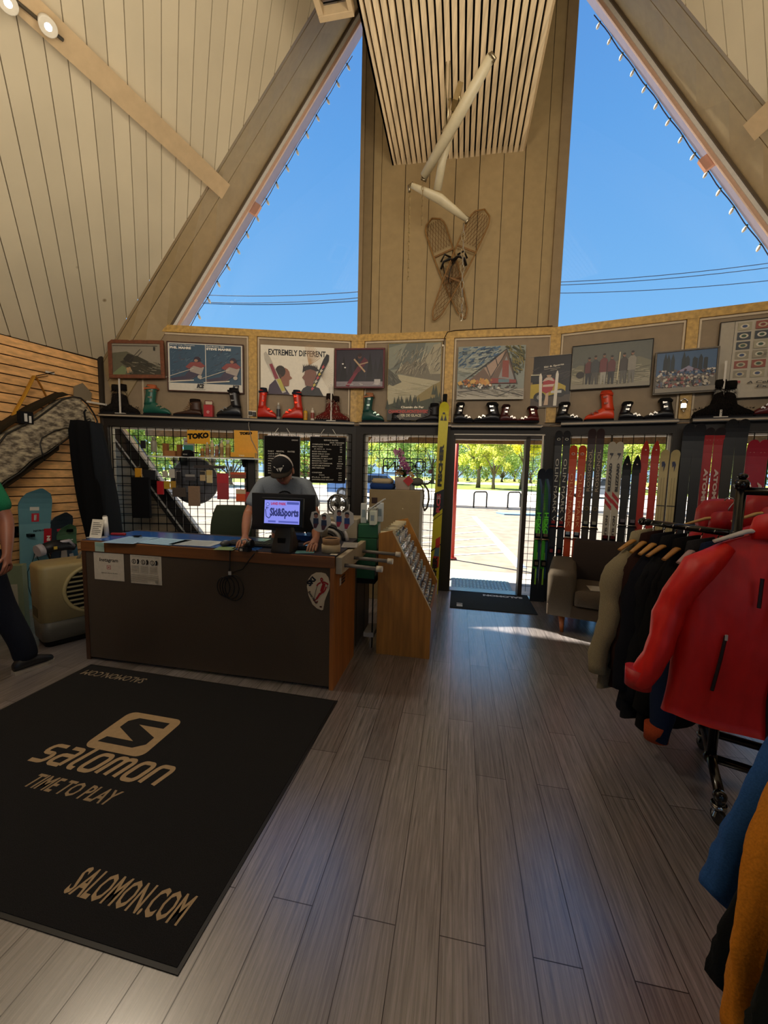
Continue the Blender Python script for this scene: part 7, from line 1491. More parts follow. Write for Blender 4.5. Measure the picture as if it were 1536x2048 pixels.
# snowboards
def sboard(lab, px, py, off, L_, W_, cols, seed, roll=0, base=None, dy=0, art=True):
    top = pw(px, py, off); t = wthing('snowboard', lab, 'snowboard', (top.x, top.y, 0), 'snowboards on the slatted wall', roll); t.location.z = top.z-L_
    m = MB(cols[0]); n = 26; rings = []
    for k in range(n+1):
        z = L_*k/n; e = min(z, L_-z); w = W_/2*(math.sqrt(max(.004, 1-((W_*.62-e)/(W_*.62))**2)) if e < W_*.62 else 1-.12*math.sin(PI*(z-W_*.6)/(L_-1.2*W_))); y = -.10*max(0, 1-e/.22)**2
        rings.append([(-w, y-.007, z), (w, y-.007, z), (w, y+.005, z), (-w, y+.005, z)])
    b0 = len(m.v)
    for r in rings: m.v += [Vector(q_) for q_ in r]
    for k in range(n):
        m.c_(cols[0] if k < n*.72 else cols[1])
        for j in range(4): m.face([b0+k*4+j, b0+k*4+(j+1) % 4, b0+(k+1)*4+(j+1) % 4, b0+(k+1)*4+j])
    m.face([b0, b0+3, b0+2, b0+1]); m.face([b0+n*4+j for j in range(4)])
    def Q(c, p): m.c_(c); m.add([(x*W_/2, -.009, z) for x, z in p], [tuple(range(len(p)))])
    if art:
        Q('b8c0bc', [(-.3, L_-.16), (-.35, L_-.12), (.25, L_-.10), (.3, L_-.14)]); Q('c8c8c0', [(-.35, L_-.24), (-.35, L_-.2), (.2, L_-.18), (.2, L_-.24)]); Q('b82c3c', [(-.25, L_-.36), (-.25, L_-.27), (.2, L_-.27), (.2, L_-.36)]); Q('c8d0cc', [(-.1, L_-.345), (-.1, L_-.285), (.06, L_-.285), (.06, L_-.345)])
        m.c_('1c2c30'); m.text('NITRO', (-.02, -.0095, L_-.47), (1, 0, .04), (0, 0, 1), .02, .10, bold=.05)
        Q('a8202c', [(.5, L_-.72), (.5, L_-.44), (.98, L_-.44), (.98, L_-.72)]); m.c_('e0d8d0'); m.text('NITRO', (W_*.34, -.010, L_-.52), (0, 0, -1), (1, 0, 0), .035, .17, bold=.06)
        m.c_('1f3c3c')
        for s in ([(-.4, .42), (-.45, .58), (-.1, .72), (.0, .82), (.12, .72), (.5, .6), (.48, .42), (.2, .30), (-.2, .30)],): m.tube([(x*W_/2, -.009, z-.02+(L_-1.45)) for x, z in s], .004, 4, closed=True)
        Q('c8d4d4', [(-.08, L_-.76), (.02, L_-.68), (.14, L_-.76), (.04, L_-.74)]); Q('c8d4d4', [(-.3, L_-.84), (-.22, L_-.78), (-.12, L_-.84)]); m.tube([(-.3*W_/2, -.01, L_-1.0), (0, -.01, L_-.94), (.3*W_/2, -.01, L_-1.0), (0, -.01, L_-1.05)], .004, 4, closed=True)
    else:
        Q('b83444', [(-.35, L_-.22), (-.35, L_-.14), (.1, L_-.14), (.1, L_-.22)]); Q('c8c8c4', [(.2, L_-.2), (.2, L_-.11), (.6, L_-.12), (.6, L_-.21)]); Q('c0b8b0', [(-.1, L_-.55), (0, L_-.36), (.4, L_-.36), (.5, L_-.55)])
    m.build('deck', 'gloss', t); return t
sboard('large pale teal snowboard with red side tag standing behind the air cooler', 52, 976, .22, 1.42, .31, ('6a9aa6', '5a8a98'), 1, roll=.06)
sboard('dark grey snowboard with red sticker and binding behind the air cooler', 115, 1024, .20, 1.25, .24, ('3a4450', '2c3640'), 2, roll=.02, art=False)
sboard('small blue and green snowboard nearest the counter end', 148, 1044, .20, 1.1, .21, ('3c6478', '4a7050'), 3, roll=-.10, art=False)
p = pw(112, 1096, .40); t = wthing('snowboard_binding', 'black and white snowboard binding lying above the air cooler', 'binding', p); m = MB('141416'); m.tube([(-.16, -.02, 0), (-.05, -.03, .03), (.1, 0, .02), (.18, 0, -.02)], [.06, .065, .06, .04], 12); m.build('base', 'satin', t); m = MB('b8b4bc'); m.tube([(-.19, -.02, 0), (-.14, -.02, .01)], [.062, .066], 14); m.tube([(.0, -.04, .06), (.1, -.05, .07), (.16, -.03, .0)], .02, 8); m.c_('c8a83c'); m.box((-.06, -.095, .02), (.03, .01, .03)); m.build('highback', 'satin', t); m = MB('2c2c30'); m.cyl((0, 0, -.3), (0, .18, -.02), .01); m.cyl((.05, .0, 0), (.05, .36, .05), .012); m.build('bracket', 'metal', t)
for (x, y, lab) in ((30, 1064, 'short black wall bracket holding the teal snowboard'), (108, 1055, 'black wall bracket holding the dark snowboard')):
    t = wthing('board_bracket', lab, 'bracket', pw(x, y, .0)); m = MB('131313'); m.b2((-.02, -.30, -.03), (.02, .0, .0)); m.b2((-.05, -.01, -.06), (.05, .0, .06)); m.build('arm', 'metal', t)
# evaporative cooler
K = PZ(86, 1301, 0); CZ = math.atan2(DW.y, DW.x)
t = thing('air_cooler', 'beige portable air cooler with round louvred grille and grey base beside the counter', 'air cooler', K, math.radians(90-38))
# local: x runs along the front face away from the viewer, +y into the wall side
Lc, Dc, Hc = .70, .36, .70
def rrect(x0, y0, x1, y1, r, z): return [(cx+r*math.cos(a0+PI/2*k/5), cy+r*math.sin(a0+PI/2*k/5), z) for cx, cy, a0 in ((x1-r, y1-r, 0), (x0+r, y1-r, PI/2), (x0+r, y0+r, PI), (x1-r, y0+r, 1.5*PI)) for k in range(6)]
m = MB('a39468'); m.loft([rrect(0, 0, Lc, Dc, .07, .22), rrect(0, 0, Lc, Dc, .07, Hc-.03), rrect(.01, .01, Lc-.01, Dc-.01, .06, Hc-.008), rrect(.03, .03, Lc-.03, Dc-.03, .05, Hc)]); m.build('housing', 'satin', t)
m = MB('57554c'); m.loft([rrect(.01, .015, Lc-.01, Dc-.01, .06, .05), rrect(.003, .003, Lc-.003, Dc-.003, .06, .225)]); m.build('water_tank', 'satin', t); m = MB('141414'); m.loft([rrect(.03, .03, Lc-.03, Dc-.03, .05, 0), rrect(.03, .03, Lc-.03, Dc-.03, .05, .055)]); m.build('base', 'matte', t)
gc, gr = (.36, .46), .185; m = MB('b0a070'); m.tube([(gc[0]+gr*1.08*math.cos(a), -.006, gc[1]+gr*1.08*math.sin(a)) for a in [2*PI*k/40 for k in range(40)]], .016, 8, closed=True); m.build('grille_ring', 'satin', t)
m = MB('0c0c0c'); m.lathe([(gr*1.05, .002), (gr*1.05, .006)], (gc[0], 0, gc[1]), 36, ax='y'); m.build('grille_backing', 'matte', t); m = MB('8d8564')
for k in range(9):
    z = -gr*.86+k*gr*1.72/8; hw = math.sqrt(max(0, gr*gr-z*z)); m.box((gc[0], -.012, gc[1]+z), (2*hw, .018, .007), Matrix.Rotation(.5, 3, 'X'))
m.build('louvre', 'satin', t); m = MB('6a675c'); m.tube([(.32, .2, Hc-.01), (.34, .2, Hc+.045), (.56, .2, Hc+.045), (.58, .2, Hc-.01)], .016, 8); m.build('handle', 'satin', t)
m = MB('4a3c24'); m.b2((-.002, .10, .25), (.003, .26, .33)); m.build('rating_plate', 'satin', t); m = MB('1c1c1a'); m.b2((.60, -.004, .10), (.63, .004, .19)); m.build('level_window', 'gloss', t)
p = PZ(28, 1240, 0); t = thing('ski_goods_bag', 'pale green and white printed carrier standing between the walking person and the cooler', 'bag', (-3.45, 3.55, 0), .4); m = MB('7c8868'); m.b2((-.16, -.05, 0), (.16, .05, .62)); m.c_('b0a890'); m.b2((-.12, -.052, .2), (.12, -.05, .45)); m.c_('8c5c4c'); m.b2((-.06, -.054, .34), (.05, -.052, .42)); m.build('carrier', 'satin', t, bevel=.01)
# ================================================================== PEOPLE
def skin_mesh(name, V, E, R, mat, parent, col, sub=2, paint=None, root=0):
    me = bpy.data.meshes.new('tmp'); me.from_pydata(V, E, []); o = bpy.data.objects.new('tmp', me); C.objects.link(o)
    md = o.modifiers.new('s', 'SKIN'); md.use_smooth_shade = True; md.branch_smoothing = .3
    for i, r in enumerate(R): sv = me.skin_vertices[0].data[i]; sv.radius = r if isinstance(r, tuple) else (r, r); sv.use_root = (i == root)
    o.modifiers.new('u', 'SUBSURF').levels = sub
    dg = bpy.context.evaluated_depsgraph_get(); m2 = bpy.data.meshes.new_from_object(o.evaluated_get(dg)); bpy.data.objects.remove(o)
    m2.name = name; at = m2.color_attributes.new('Col', 'FLOAT_COLOR', 'CORNER'); buf = []
    for p in m2.polygons:
        p.use_smooth = True; c = RGB(paint(p.center) if paint else col); buf += list(c)*p.loop_total
    at.data.foreach_set('color', buf); m2.materials.clear(); m2.materials.append(M(mat)); r = bpy.data.objects.new(name, m2); C.objects.link(r); r.parent = parent; return r
def chainV(V, E, R, pts, rad, start=None):
    prev = start
    for p, r in zip(pts, rad):
        V.append(tuple(p)); R.append(r); i = len(V)-1
        if prev is not None: E.append((prev, i))
        prev = i
    return prev
def hand(V, E, R, wrist_i, wrist, fwd, side, down, flip=1, curl=.3):
    """palm and five bent fingers; fwd along the forearm, side towards the thumb, down towards the palm"""
    w = Vector(wrist); fwd, side, down = Vector(fwd).normalized(), Vector(side).normalized(), Vector(down).normalized()
    V.append(tuple(w+fwd*.045)); R.append((.036, .017)); E.append((wrist_i, len(V)-1)); pc = len(V)-1
    for k, (s, L_) in enumerate(((.030, .072), (.010, .082), (-.010, .076), (-.029, .060))):
        b = w+fwd*.088+side*s; V.append(tuple(b)); R.append(.0105); E.append((pc, len(V)-1)); pv = len(V)-1; d = fwd.copy(); p = b.copy()
        for j in range(3):
            d = (d+down*curl*(j+.6)*.7).normalized(); p = p+d*L_*(.46, .32, .24)[j]; V.append(tuple(p)); R.append((.0092, .0082, .0068)[j]); E.append((pv, len(V)-1)); pv = len(V)-1
    b = w+fwd*.03+side*.033+down*.006; V.append(tuple(b)); R.append(.013); E.append((pc, len(V)-1)); pv = len(V)-1; d = (fwd*.6+side*.8).normalized(); p = b
    for j in range(2): p = p+d*(.035, .028)[j]; V.append(tuple(p)); R.append((.0105, .0085)[j]); E.append((pv, len(V)-1)); pv = len(V)-1; d = (d+fwd*.4+down*.25).normalized()
# the man behind the counter: works in world axes relative to his feet point
MP = Vector((-.93, 3.72, 0)); t = thing('person', 'man in grey T shirt and dark cap with white mesh, head bent, behind the counter', 'person', MP, 0)
V, E, R = [], [], []; SK_ = 'a06c54'
hip = Vector((0, .16, .92)); pel = chainV(V, E, R, [hip], [(.15, .11)])
sp = chainV(V, E, R, [(0, .12, 1.09), (0, .07, 1.26), (0, .02, 1.39)], [(.145, .11), (.165, .12), (.15, .11)], pel)
nk = chainV(V, E, R, [(.01, -.04, 1.46), (.02, -.09, 1.49)], [.062, .056], sp)
lh, rh = PZ(478, 1086, CH+.045)-MP, PZ(630, 1092, CH+.04)-MP
for s, hd_ in ((-1, lh), (1, rh)):
    sh = Vector((s*.19, -.01, 1.405)); el = Vector((s*.31, -.10, 1.13)); wr = hd_+Vector((-s*.01, .10, .03))
    e_ = chainV(V, E, R, [sh, sh.lerp(el, .5), el, el.lerp(wr, .5), wr], [(.075, .07), .056, .046, .042, (.030, .024)], sp)
    hand(V, E, R, e_, wr, (hd_-wr)+Vector((-s*.02, -.02, -.01)), (-s, .0, 0), (0, 0, -1), curl=.35)
for s in (-1, 1): chainV(V, E, R, [(s*.10, .15, .84), (s*.11, .10, .50), (s*.11, .14, .10), (s*.12, .0, .05)], [.10, .068, .048, .04], pel)
skin_mesh('body', V, E, R, 'satin', t, SK_)
# head with a face, tilted forward
HR = Matrix.Translation((.035, -.19, 1.535)) @ Matrix.Rotation(.50, 4, 'X') @ Matrix.Scale(1.07, 4) @ Matrix.Rotation(-.10, 4, 'Y')
def head(par, HR, skin, brow='3a2a20', face_dir=-1):
    m = MB(skin); m.x = HR; rings = []
    for k in range(15):
        th = PI*k/14; z = .118*math.cos(th); r = math.sin(th)
        rings.append([((.074 if z > -.03 else .074-.30*max(0, -z-.03))*r**.85*math.cos(a), (.092*r**.85*math.sin(a)*(1 if math.sin(a) > 0 else .93))-(.012 if z < -.05 else 0)*r, z) for a in [2*PI*j/24 for j in range(24)]])
    m.loft(rings[::-1], caps=True)
    m.loft([[(.010*math.cos(a)*(1+.5*k), -.088-.006*k+.008*math.sin(a), .018-.022*k) for a in [2*PI*j/10 for j in range(10)]] for k in range(3)])     # nose bridge to tip
    m.ell((0, -.102, -.022), (.015, .014, .010), 10, 7)
    for s in (-1, 1): m.ell((s*.078, .008, -.005), (.012, .02, .032), 10, 8)
    m.c_('8c4c44'); m.ell((0, -.083, -.060), (.024, .007, .006), 12, 6); m.ell((0, -.081, -.068), (.020, .008, .006), 12, 6)
    for s in (-1, 1): m.c_('e0d8d0'); m.ell((s*.030, -.078, .012), (.013, .008, .007), 10, 6); m.c_('2c2018'); m.ell((s*.030, -.0855, .011), (.006, .003, .006), 8, 6); m.c_(brow); m.tube([(s*.014, -.088, .028), (s*.03, -.088, .034), (s*.046, -.08, .029)], .004, 5)
    return m.build('head', 'satin', par)
head(t, HR, SK_)
hm = MB('2c2018'); hm.x = HR; hm.loft([[(.077*math.cos(a), .02+.082*math.sin(a), z) for a in [PI*.02+PI*.96*j/14 for j in range(15)]] for z in (-.05, -.01, .04)], closed=False); hm.build('hair', 'fur', t, solid=.006)
cm_ = MB('1a1a1c'); cm_.x = HR; r = []
for k in range(8):
    q = k/7; z = .03+.108*math.sin(q*PI/2); rr_ = math.cos(q*PI/2*.97); r.append([(.088*rr_*math.cos(a), .103*rr_*math.sin(a)-.0, z) for a in [2*PI*j/28 for j in range(28)]])
b0 = len(cm_.v)
for rg in r: cm_.v += [HR @ Vector(q_) for q_ in rg]
cm_.smooth = True
for i in range(7):
    for k in range(28):
        a = 2*PI*(k+.5)/28; cm_.c_('1a1a1c' if math.sin(a) < .02 else 'c8c0b8'); cm_.face([b0+i*28+k, b0+i*28+(k+1) % 28, b0+(i+1)*28+(k+1) % 28, b0+(i+1)*28+k])
cp_ = cm_.build('cap', 'fabric', t)
bm_ = MB('2c2620'); bm_.x = HR; bm_.loft([[(x, y-.0, z) for x, y, z in [(.082*math.cos(a), -.10*abs(math.sin(a))-ex, .034-.012*ex/.08-.25*(.082*math.cos(a))**2/.08*.6+dz) for a in [PI+PI*j/14 for j in range(15)]]] for ex, dz in ((0, 0), (.035, .001), (.058, -.005))], closed=False); bm_.build('cap_brim', 'fabric', cp_, solid=.005)
lg = MB('b0aca4'); lg.x = HR
def cpt(x, z): q = math.asin(min(.99, max(0, (z-.03)/.108))); rr_ = math.cos(q*.97); xx = x; return (xx, -.103*rr_*math.sqrt(max(0, 1-(xx/(.088*rr_))**2))-.003, z)
for pl in ([(-.042, .085), (.042, .09), (.04, .083), (-.03, .078)], [(.0, .078), (.035, .078), (.012, .045)], [(-.02, .074), (-.004, .076), (-.004, .05), (-.010, .055)]): lg.add([cpt(*q) for q in pl], [tuple(range(len(pl)))])
lg.build('cap_emblem', 'matte', cp_)
V, E, R = [], [], []; SHC = '747c85'
pel = chainV(V, E, R, [(0, .17, .86)], [(.185, .14)]); sp = chainV(V, E, R, [(0, .14, 1.04), (0, .08, 1.24), (0, .02, 1.39)], [(.178, .135), (.20, .15), (.175, .135)], pel); chainV(V, E, R, [(.01, -.03, 1.455)], [(.076, .075)], sp)
for s in (-1, 1): sh = Vector((s*.195, -.01, 1.41)); el = Vector((s*.31, -.10, 1.13)); chainV(V, E, R, [sh, sh.lerp(el, .5), sh.lerp(el, .80)], [(.092, .088), .082, .078], sp)
skin_mesh('t_shirt', V, E, R, 'fabric', t, SHC)
pr_ = MB('17191d'); FY = lambda x, z: -.155-.02*(1.36-z)
c_ = [(.02+.0+.085*math.cos(a), 1.13+.105*math.sin(a)) for a in [PI*.0+PI*k/10 for k in range(11)]]
for k in range(3):
    rr0, rr1 = .09-.03*k, .075-.03*k; P0 = [(.03+rr0*math.cos(a)*.95, 1.27+rr0*math.sin(a)) for a in [PI*.05+PI*.9*j/10 for j in range(11)]]; P1 = [(.03+max(.004, rr1)*math.cos(a)*.95, 1.27+max(.004, rr1)*math.sin(a)) for a in [PI*.05+PI*.9*j/10 for j in range(11)]]
    for j in range(10): pr_.add([(P0[j][0], -.112, P0[j][1]), (P0[j+1][0], -.112, P0[j+1][1]), (P1[j+1][0], -.112, P1[j+1][1]), (P1[j][0], -.112, P1[j][1])], [(0, 1, 2, 3)])
pr_.build('shirt_print', 'fabric', t)
V, E, R = [], [], []; pel = chainV(V, E, R, [(0, .17, .90)], [(.17, .125)])
for s in (-1, 1): chainV(V, E, R, [(s*.10, .15, .80), (s*.11, .10, .50), (s*.11, .14, .10)], [.11, .085, .07], pel)
skin_mesh('trousers', V, E, R, 'fabric', t, '22242c')
for s in (-1, 1): sh_ = MB('1c1c1e'); sh_.loft([[(s*.12+w*math.cos(a), y, .005+h*(.5+.5*math.sin(a))) for a in [2*PI*j/14 for j in range(14)]] for y, w, h in ((.19, .03, .06), (.16, .042, .09), (.08, .045, .10), (-.03, .048, .065), (-.08, .035, .045))]); sh_.build('shoe', 'leather', t)
# person walking out of the picture at the left
QP = Vector((-3.02, 2.86, 0)); t = thing('person', 'person in green T shirt and dark jeans walking out of view at the left edge', 'person', QP, 0)
V, E, R = [], [], []; pel = chainV(V, E, R, [(0, .0, .93)], [(.14, .11)]); sp = chainV(V, E, R, [(-.01, 0, 1.10), (-.02, 0, 1.28), (-.03, 0, 1.40)], [(.13, .10), (.155, .115), (.14, .10)], pel)
chainV(V, E, R, [(-.04, 0, 1.50), (-.05, 0, 1.55)], [.06, .055], sp)
for s, el, wr in ((1, (.27, .03, 1.13), (.345, -.06, .90)), (-1, (-.30, .05, 1.14), (-.38, .0, .92))):
    sh = Vector((-.03+s*.19, 0, 1.42)); el, wr = Vector(el), Vector(wr); e_ = chainV(V, E, R, [sh, sh.lerp(el, .5), el, el.lerp(wr, .5), wr], [(.07, .065), .056, .047, .043, (.031, .026)], sp)
    hand(V, E, R, e_, wr, (wr-el).normalized()+Vector((0, 0, -.2)), (0, -1, 0), (-s, 0, -.2), curl=.9)
chainV(V, E, R, [(.09, 0, .86), (.20, .0, .50), (.355, .03, .14), (.375, .06, .06)], [.10, .068, .048, .036], pel); chainV(V, E, R, [(-.09, 0, .86), (-.14, -.1, .5), (-.25, -.05, .12), (-.255, .0, .05)], [.10, .068, .048, .036], pel)
skin_mesh('body', V, E, R, 'satin', t, '8c5844')
head(t, Matrix.Translation((-.06, -.01, 1.655)) @ Matrix.Rotation(-1.2, 4, 'Z'), '8c5844')
hm = MB('3a2c22'); hm.x = Matrix.Translation((-.055, 0, 1.68)) @ Matrix.Rotation(-1.2, 4, 'Z'); hm.ell((0, .02, .03), (.083, .095, .085)); hm.build('hair', 'fur', t)
V, E, R = [], [], []; pel = chainV(V, E, R, [(0, 0, .90)], [(.17, .13)]); sp = chainV(V, E, R, [(-.01, 0, 1.08), (-.02, 0, 1.27), (-.03, 0, 1.40)], [(.165, .125), (.185, .135), (.155, .11)], pel); chainV(V, E, R, [(-.04, 0, 1.475)], [(.07, .066)], sp)
for s, el in ((1, (.27, .03, 1.13)), (-1, (-.30, .05, 1.14))): sh = Vector((-.03+s*.195, 0, 1.425)); el = Vector(el); chainV(V, E, R, [sh, sh.lerp(el, .5), sh.lerp(el, .85)], [(.085, .08), .08, .075], sp)
skin_mesh('t_shirt', V, E, R, 'fabric', t, '1c6a48')
V, E, R = [], [], []; pel = chainV(V, E, R, [(0, 0, .93)], [(.16, .12)]); chainV(V, E, R, [(.10, 0, .82), (.21, 0, .50), (.33, .02, .22), (.365, .02, .06)], [.115, .09, .080, .078], pel); chainV(V, E, R, [(-.09, 0, .82), (-.14, -.1, .5), (-.25, -.05, .06)], [.115, .086, .075], pel)
skin_mesh('jeans', V, E, R, 'fabric', t, '1a1e2a')
for (x, y, ra) in ((.37, .02, 1.15), (-.26, -.06, 1.3)):
    XM = Matrix.Translation((x, y, 0)) @ Matrix.Rotation(ra, 4, 'Z')
    sh_ = MB('1c1c20'); sh_.x = XM; sh_.loft([[(dx, w*math.cos(a), .022+h*(.5+.5*math.sin(a))) for a in [2*PI*j/14 for j in range(14)]] for dx, w, h in ((-.09, .028, .06), (-.06, .042, .09), (.02, .046, .085), (.10, .05, .055), (.15, .03, .035))]); so = sh_.build('shoe', 'leather', t)
    s2 = MB('b0a89c'); s2.x = XM; s2.slab([(-.095, -.03), (.0, -.045), (.10, -.052), (.16, -.02), (.16, .02), (.10, .052), (0, .045), (-.095, .03)], 0, .024); s2.build('sole', 'satin', so)
# ================================================================== SOFA
SO = PZ(1092, 1229, .175); SO.z = 0; t = thing('sofa', 'dark grey upholstered sofa with tapered orange wood legs under the old skis', 'sofa', SO, ANG['R'])
SW, SD = 1.55, .76
m = MB('554a40'); m.b2((0, 0, .175), (SW, SD, .30)); m.build('frame', 'fabric', t, bevel=.015)
for x in (0, SW-.24):
    m = MB('5c5348'); m.loft([rrect(x, 0, x+.24, SD, .03, .18), rrect(x-.005, -.01, x+.245, SD, .04, .40), rrect(x-.01, -.015, x+.25, SD, .06, .58), rrect(x+.005, .0, x+.235, SD, .05, .635), rrect(x+.04, .04, x+.20, SD-.04, .04, .65)]); m.build('armrest', 'fabric', t)
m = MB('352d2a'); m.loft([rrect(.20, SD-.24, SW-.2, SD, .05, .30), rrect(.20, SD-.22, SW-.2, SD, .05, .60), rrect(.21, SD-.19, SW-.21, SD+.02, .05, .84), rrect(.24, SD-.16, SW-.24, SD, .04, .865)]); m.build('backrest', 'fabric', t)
for k in range(2):
    x0 = .245+k*(SW-.49)/2; m = MB('5a5046'); m.loft([rrect(x0, -.02, x0+(SW-.5)/2, SD-.2, .03, .31), rrect(x0-.003, -.03, x0+(SW-.5)/2+.003, SD-.2, .04, .38), rrect(x0, -.02, x0+(SW-.5)/2, SD-.2, .04, .44), rrect(x0+.03, .02, x0+(SW-.5)/2-.03, SD-.23, .03, .455)]); m.build('seat_cushion', 'fabric', t)
for x, y in ((.14, .09), (SW-.14, .09), (.14, SD-.1), (SW-.14, SD-.1)): m = MB('a05828'); m.cyl((x, y, .18), (x+.01, y-.01, 0), .032, .016); m.build('leg', 'wood_z', t)
p = SO+fdir('R')*.48+fout('R')*.18; p.z = .457; t = thing('magazine', 'white magazine lying on the sofa seat', 'magazine', p, ANG['R']+.2); m = MB('b8b4ac'); m.b2((-.12, -.09, 0), (.12, .09, .006)); m.build('pages', 'satin', t)
# ================================================================== CLOTHES RACK
BZ = .13; PB = PZ(1422, 1515, BZ); PB.z = 0
t = thing('clothes_rack', 'black pipe clothes rack on chrome casters with red and dark jackets', 'clothes rack', PB, 0)
fa = math.radians(90-33); e1 = Vector((math.cos(fa), math.sin(fa), 0)); e2 = Vector((math.sin(fa), -math.cos(fa), 0)).normalized()
TOPZ = 1.53; BK = '101012'
def fit(m, p, r=.027): m.ell(p, (r, r, r), 10, 7)
m = MB(BK); m.cyl((0, 0, BZ), (0, 0, TOPZ), .021); fit(m, (0, 0, BZ)); fit(m, (0, 0, TOPZ), .032); m.ell((0, 0, TOPZ+.04), (.022, .022, .015), 12, 6); m.build('upright', 'gloss', t)
m = MB(BK); q2 = e2*1.15; m.cyl((q2.x, q2.y, BZ), (q2.x, q2.y, TOPZ), .021); fit(m, (q2.x, q2.y, TOPZ), .032); m.build('upright', 'gloss', t)
for off, nm in ((Vector((0, 0, 0)), 0), (q2, 1)):
    m = MB(BK); a, b = off-e1*.30, off+e1*.30; m.cyl((a.x, a.y, BZ), (b.x, b.y, BZ), .021)
    for p in (a, b): fit(m, (p.x, p.y, BZ), .028); m.cyl((p.x, p.y, BZ), (p.x, p.y, BZ-.045), .022)
    fit(m, (off.x, off.y, BZ), .034); bs = m.build('base_pipe', 'gloss', t)
    for p in (a, b):
        m = MB('a8acb0'); m.cyl((p.x, p.y, .075), (p.x, p.y, .095), .030); m.tube([(p.x-.02, p.y, .085), (p.x-.026, p.y, .04)], .006, 6); m.tube([(p.x+.02, p.y, .085), (p.x+.026, p.y, .04)], .006, 6); m.tube([(p.x-.03, p.y-.02, .07), (p.x-.045, p.y-.03, .055)], .006, 5); cs = m.build('caster_fork', 'chrome', t)
        m = MB('0e0e0e'); m.cyl((p.x-.012, p.y-.005, .034), (p.x+.012, p.y-.005, .034), .034, seg=20); m.build('wheel', 'satin', cs)
m = MB(BK); m.cyl((0, 0, BZ), (q2.x, q2.y, BZ), .021); m.cyl((e1.x*.26, e1.y*.26, BZ), ((q2+e1*.26).x, (q2+e1*.26).y, BZ), .021); m.build('long_pipe', 'gloss', t)
m = MB(BK); m.cyl((0, 0, TOPZ-.03), (q2.x, q2.y, TOPZ-.03), .019); m.build('top_rail', 'gloss', t)
# lower arm that carries the dark jackets
BAR = 1.29; be = PZ(1285, 1043, BAR+.0)-PB; be.z = BAR
m = MB(BK); m.cyl((0, 0, BAR), be, .017); fit(m, be, .024); fit(m, be*.93+Vector((0, 0, BAR*.07)), .022); fit(m, (0, 0, BAR), .03); m.build('side_arm', 'gloss', t)
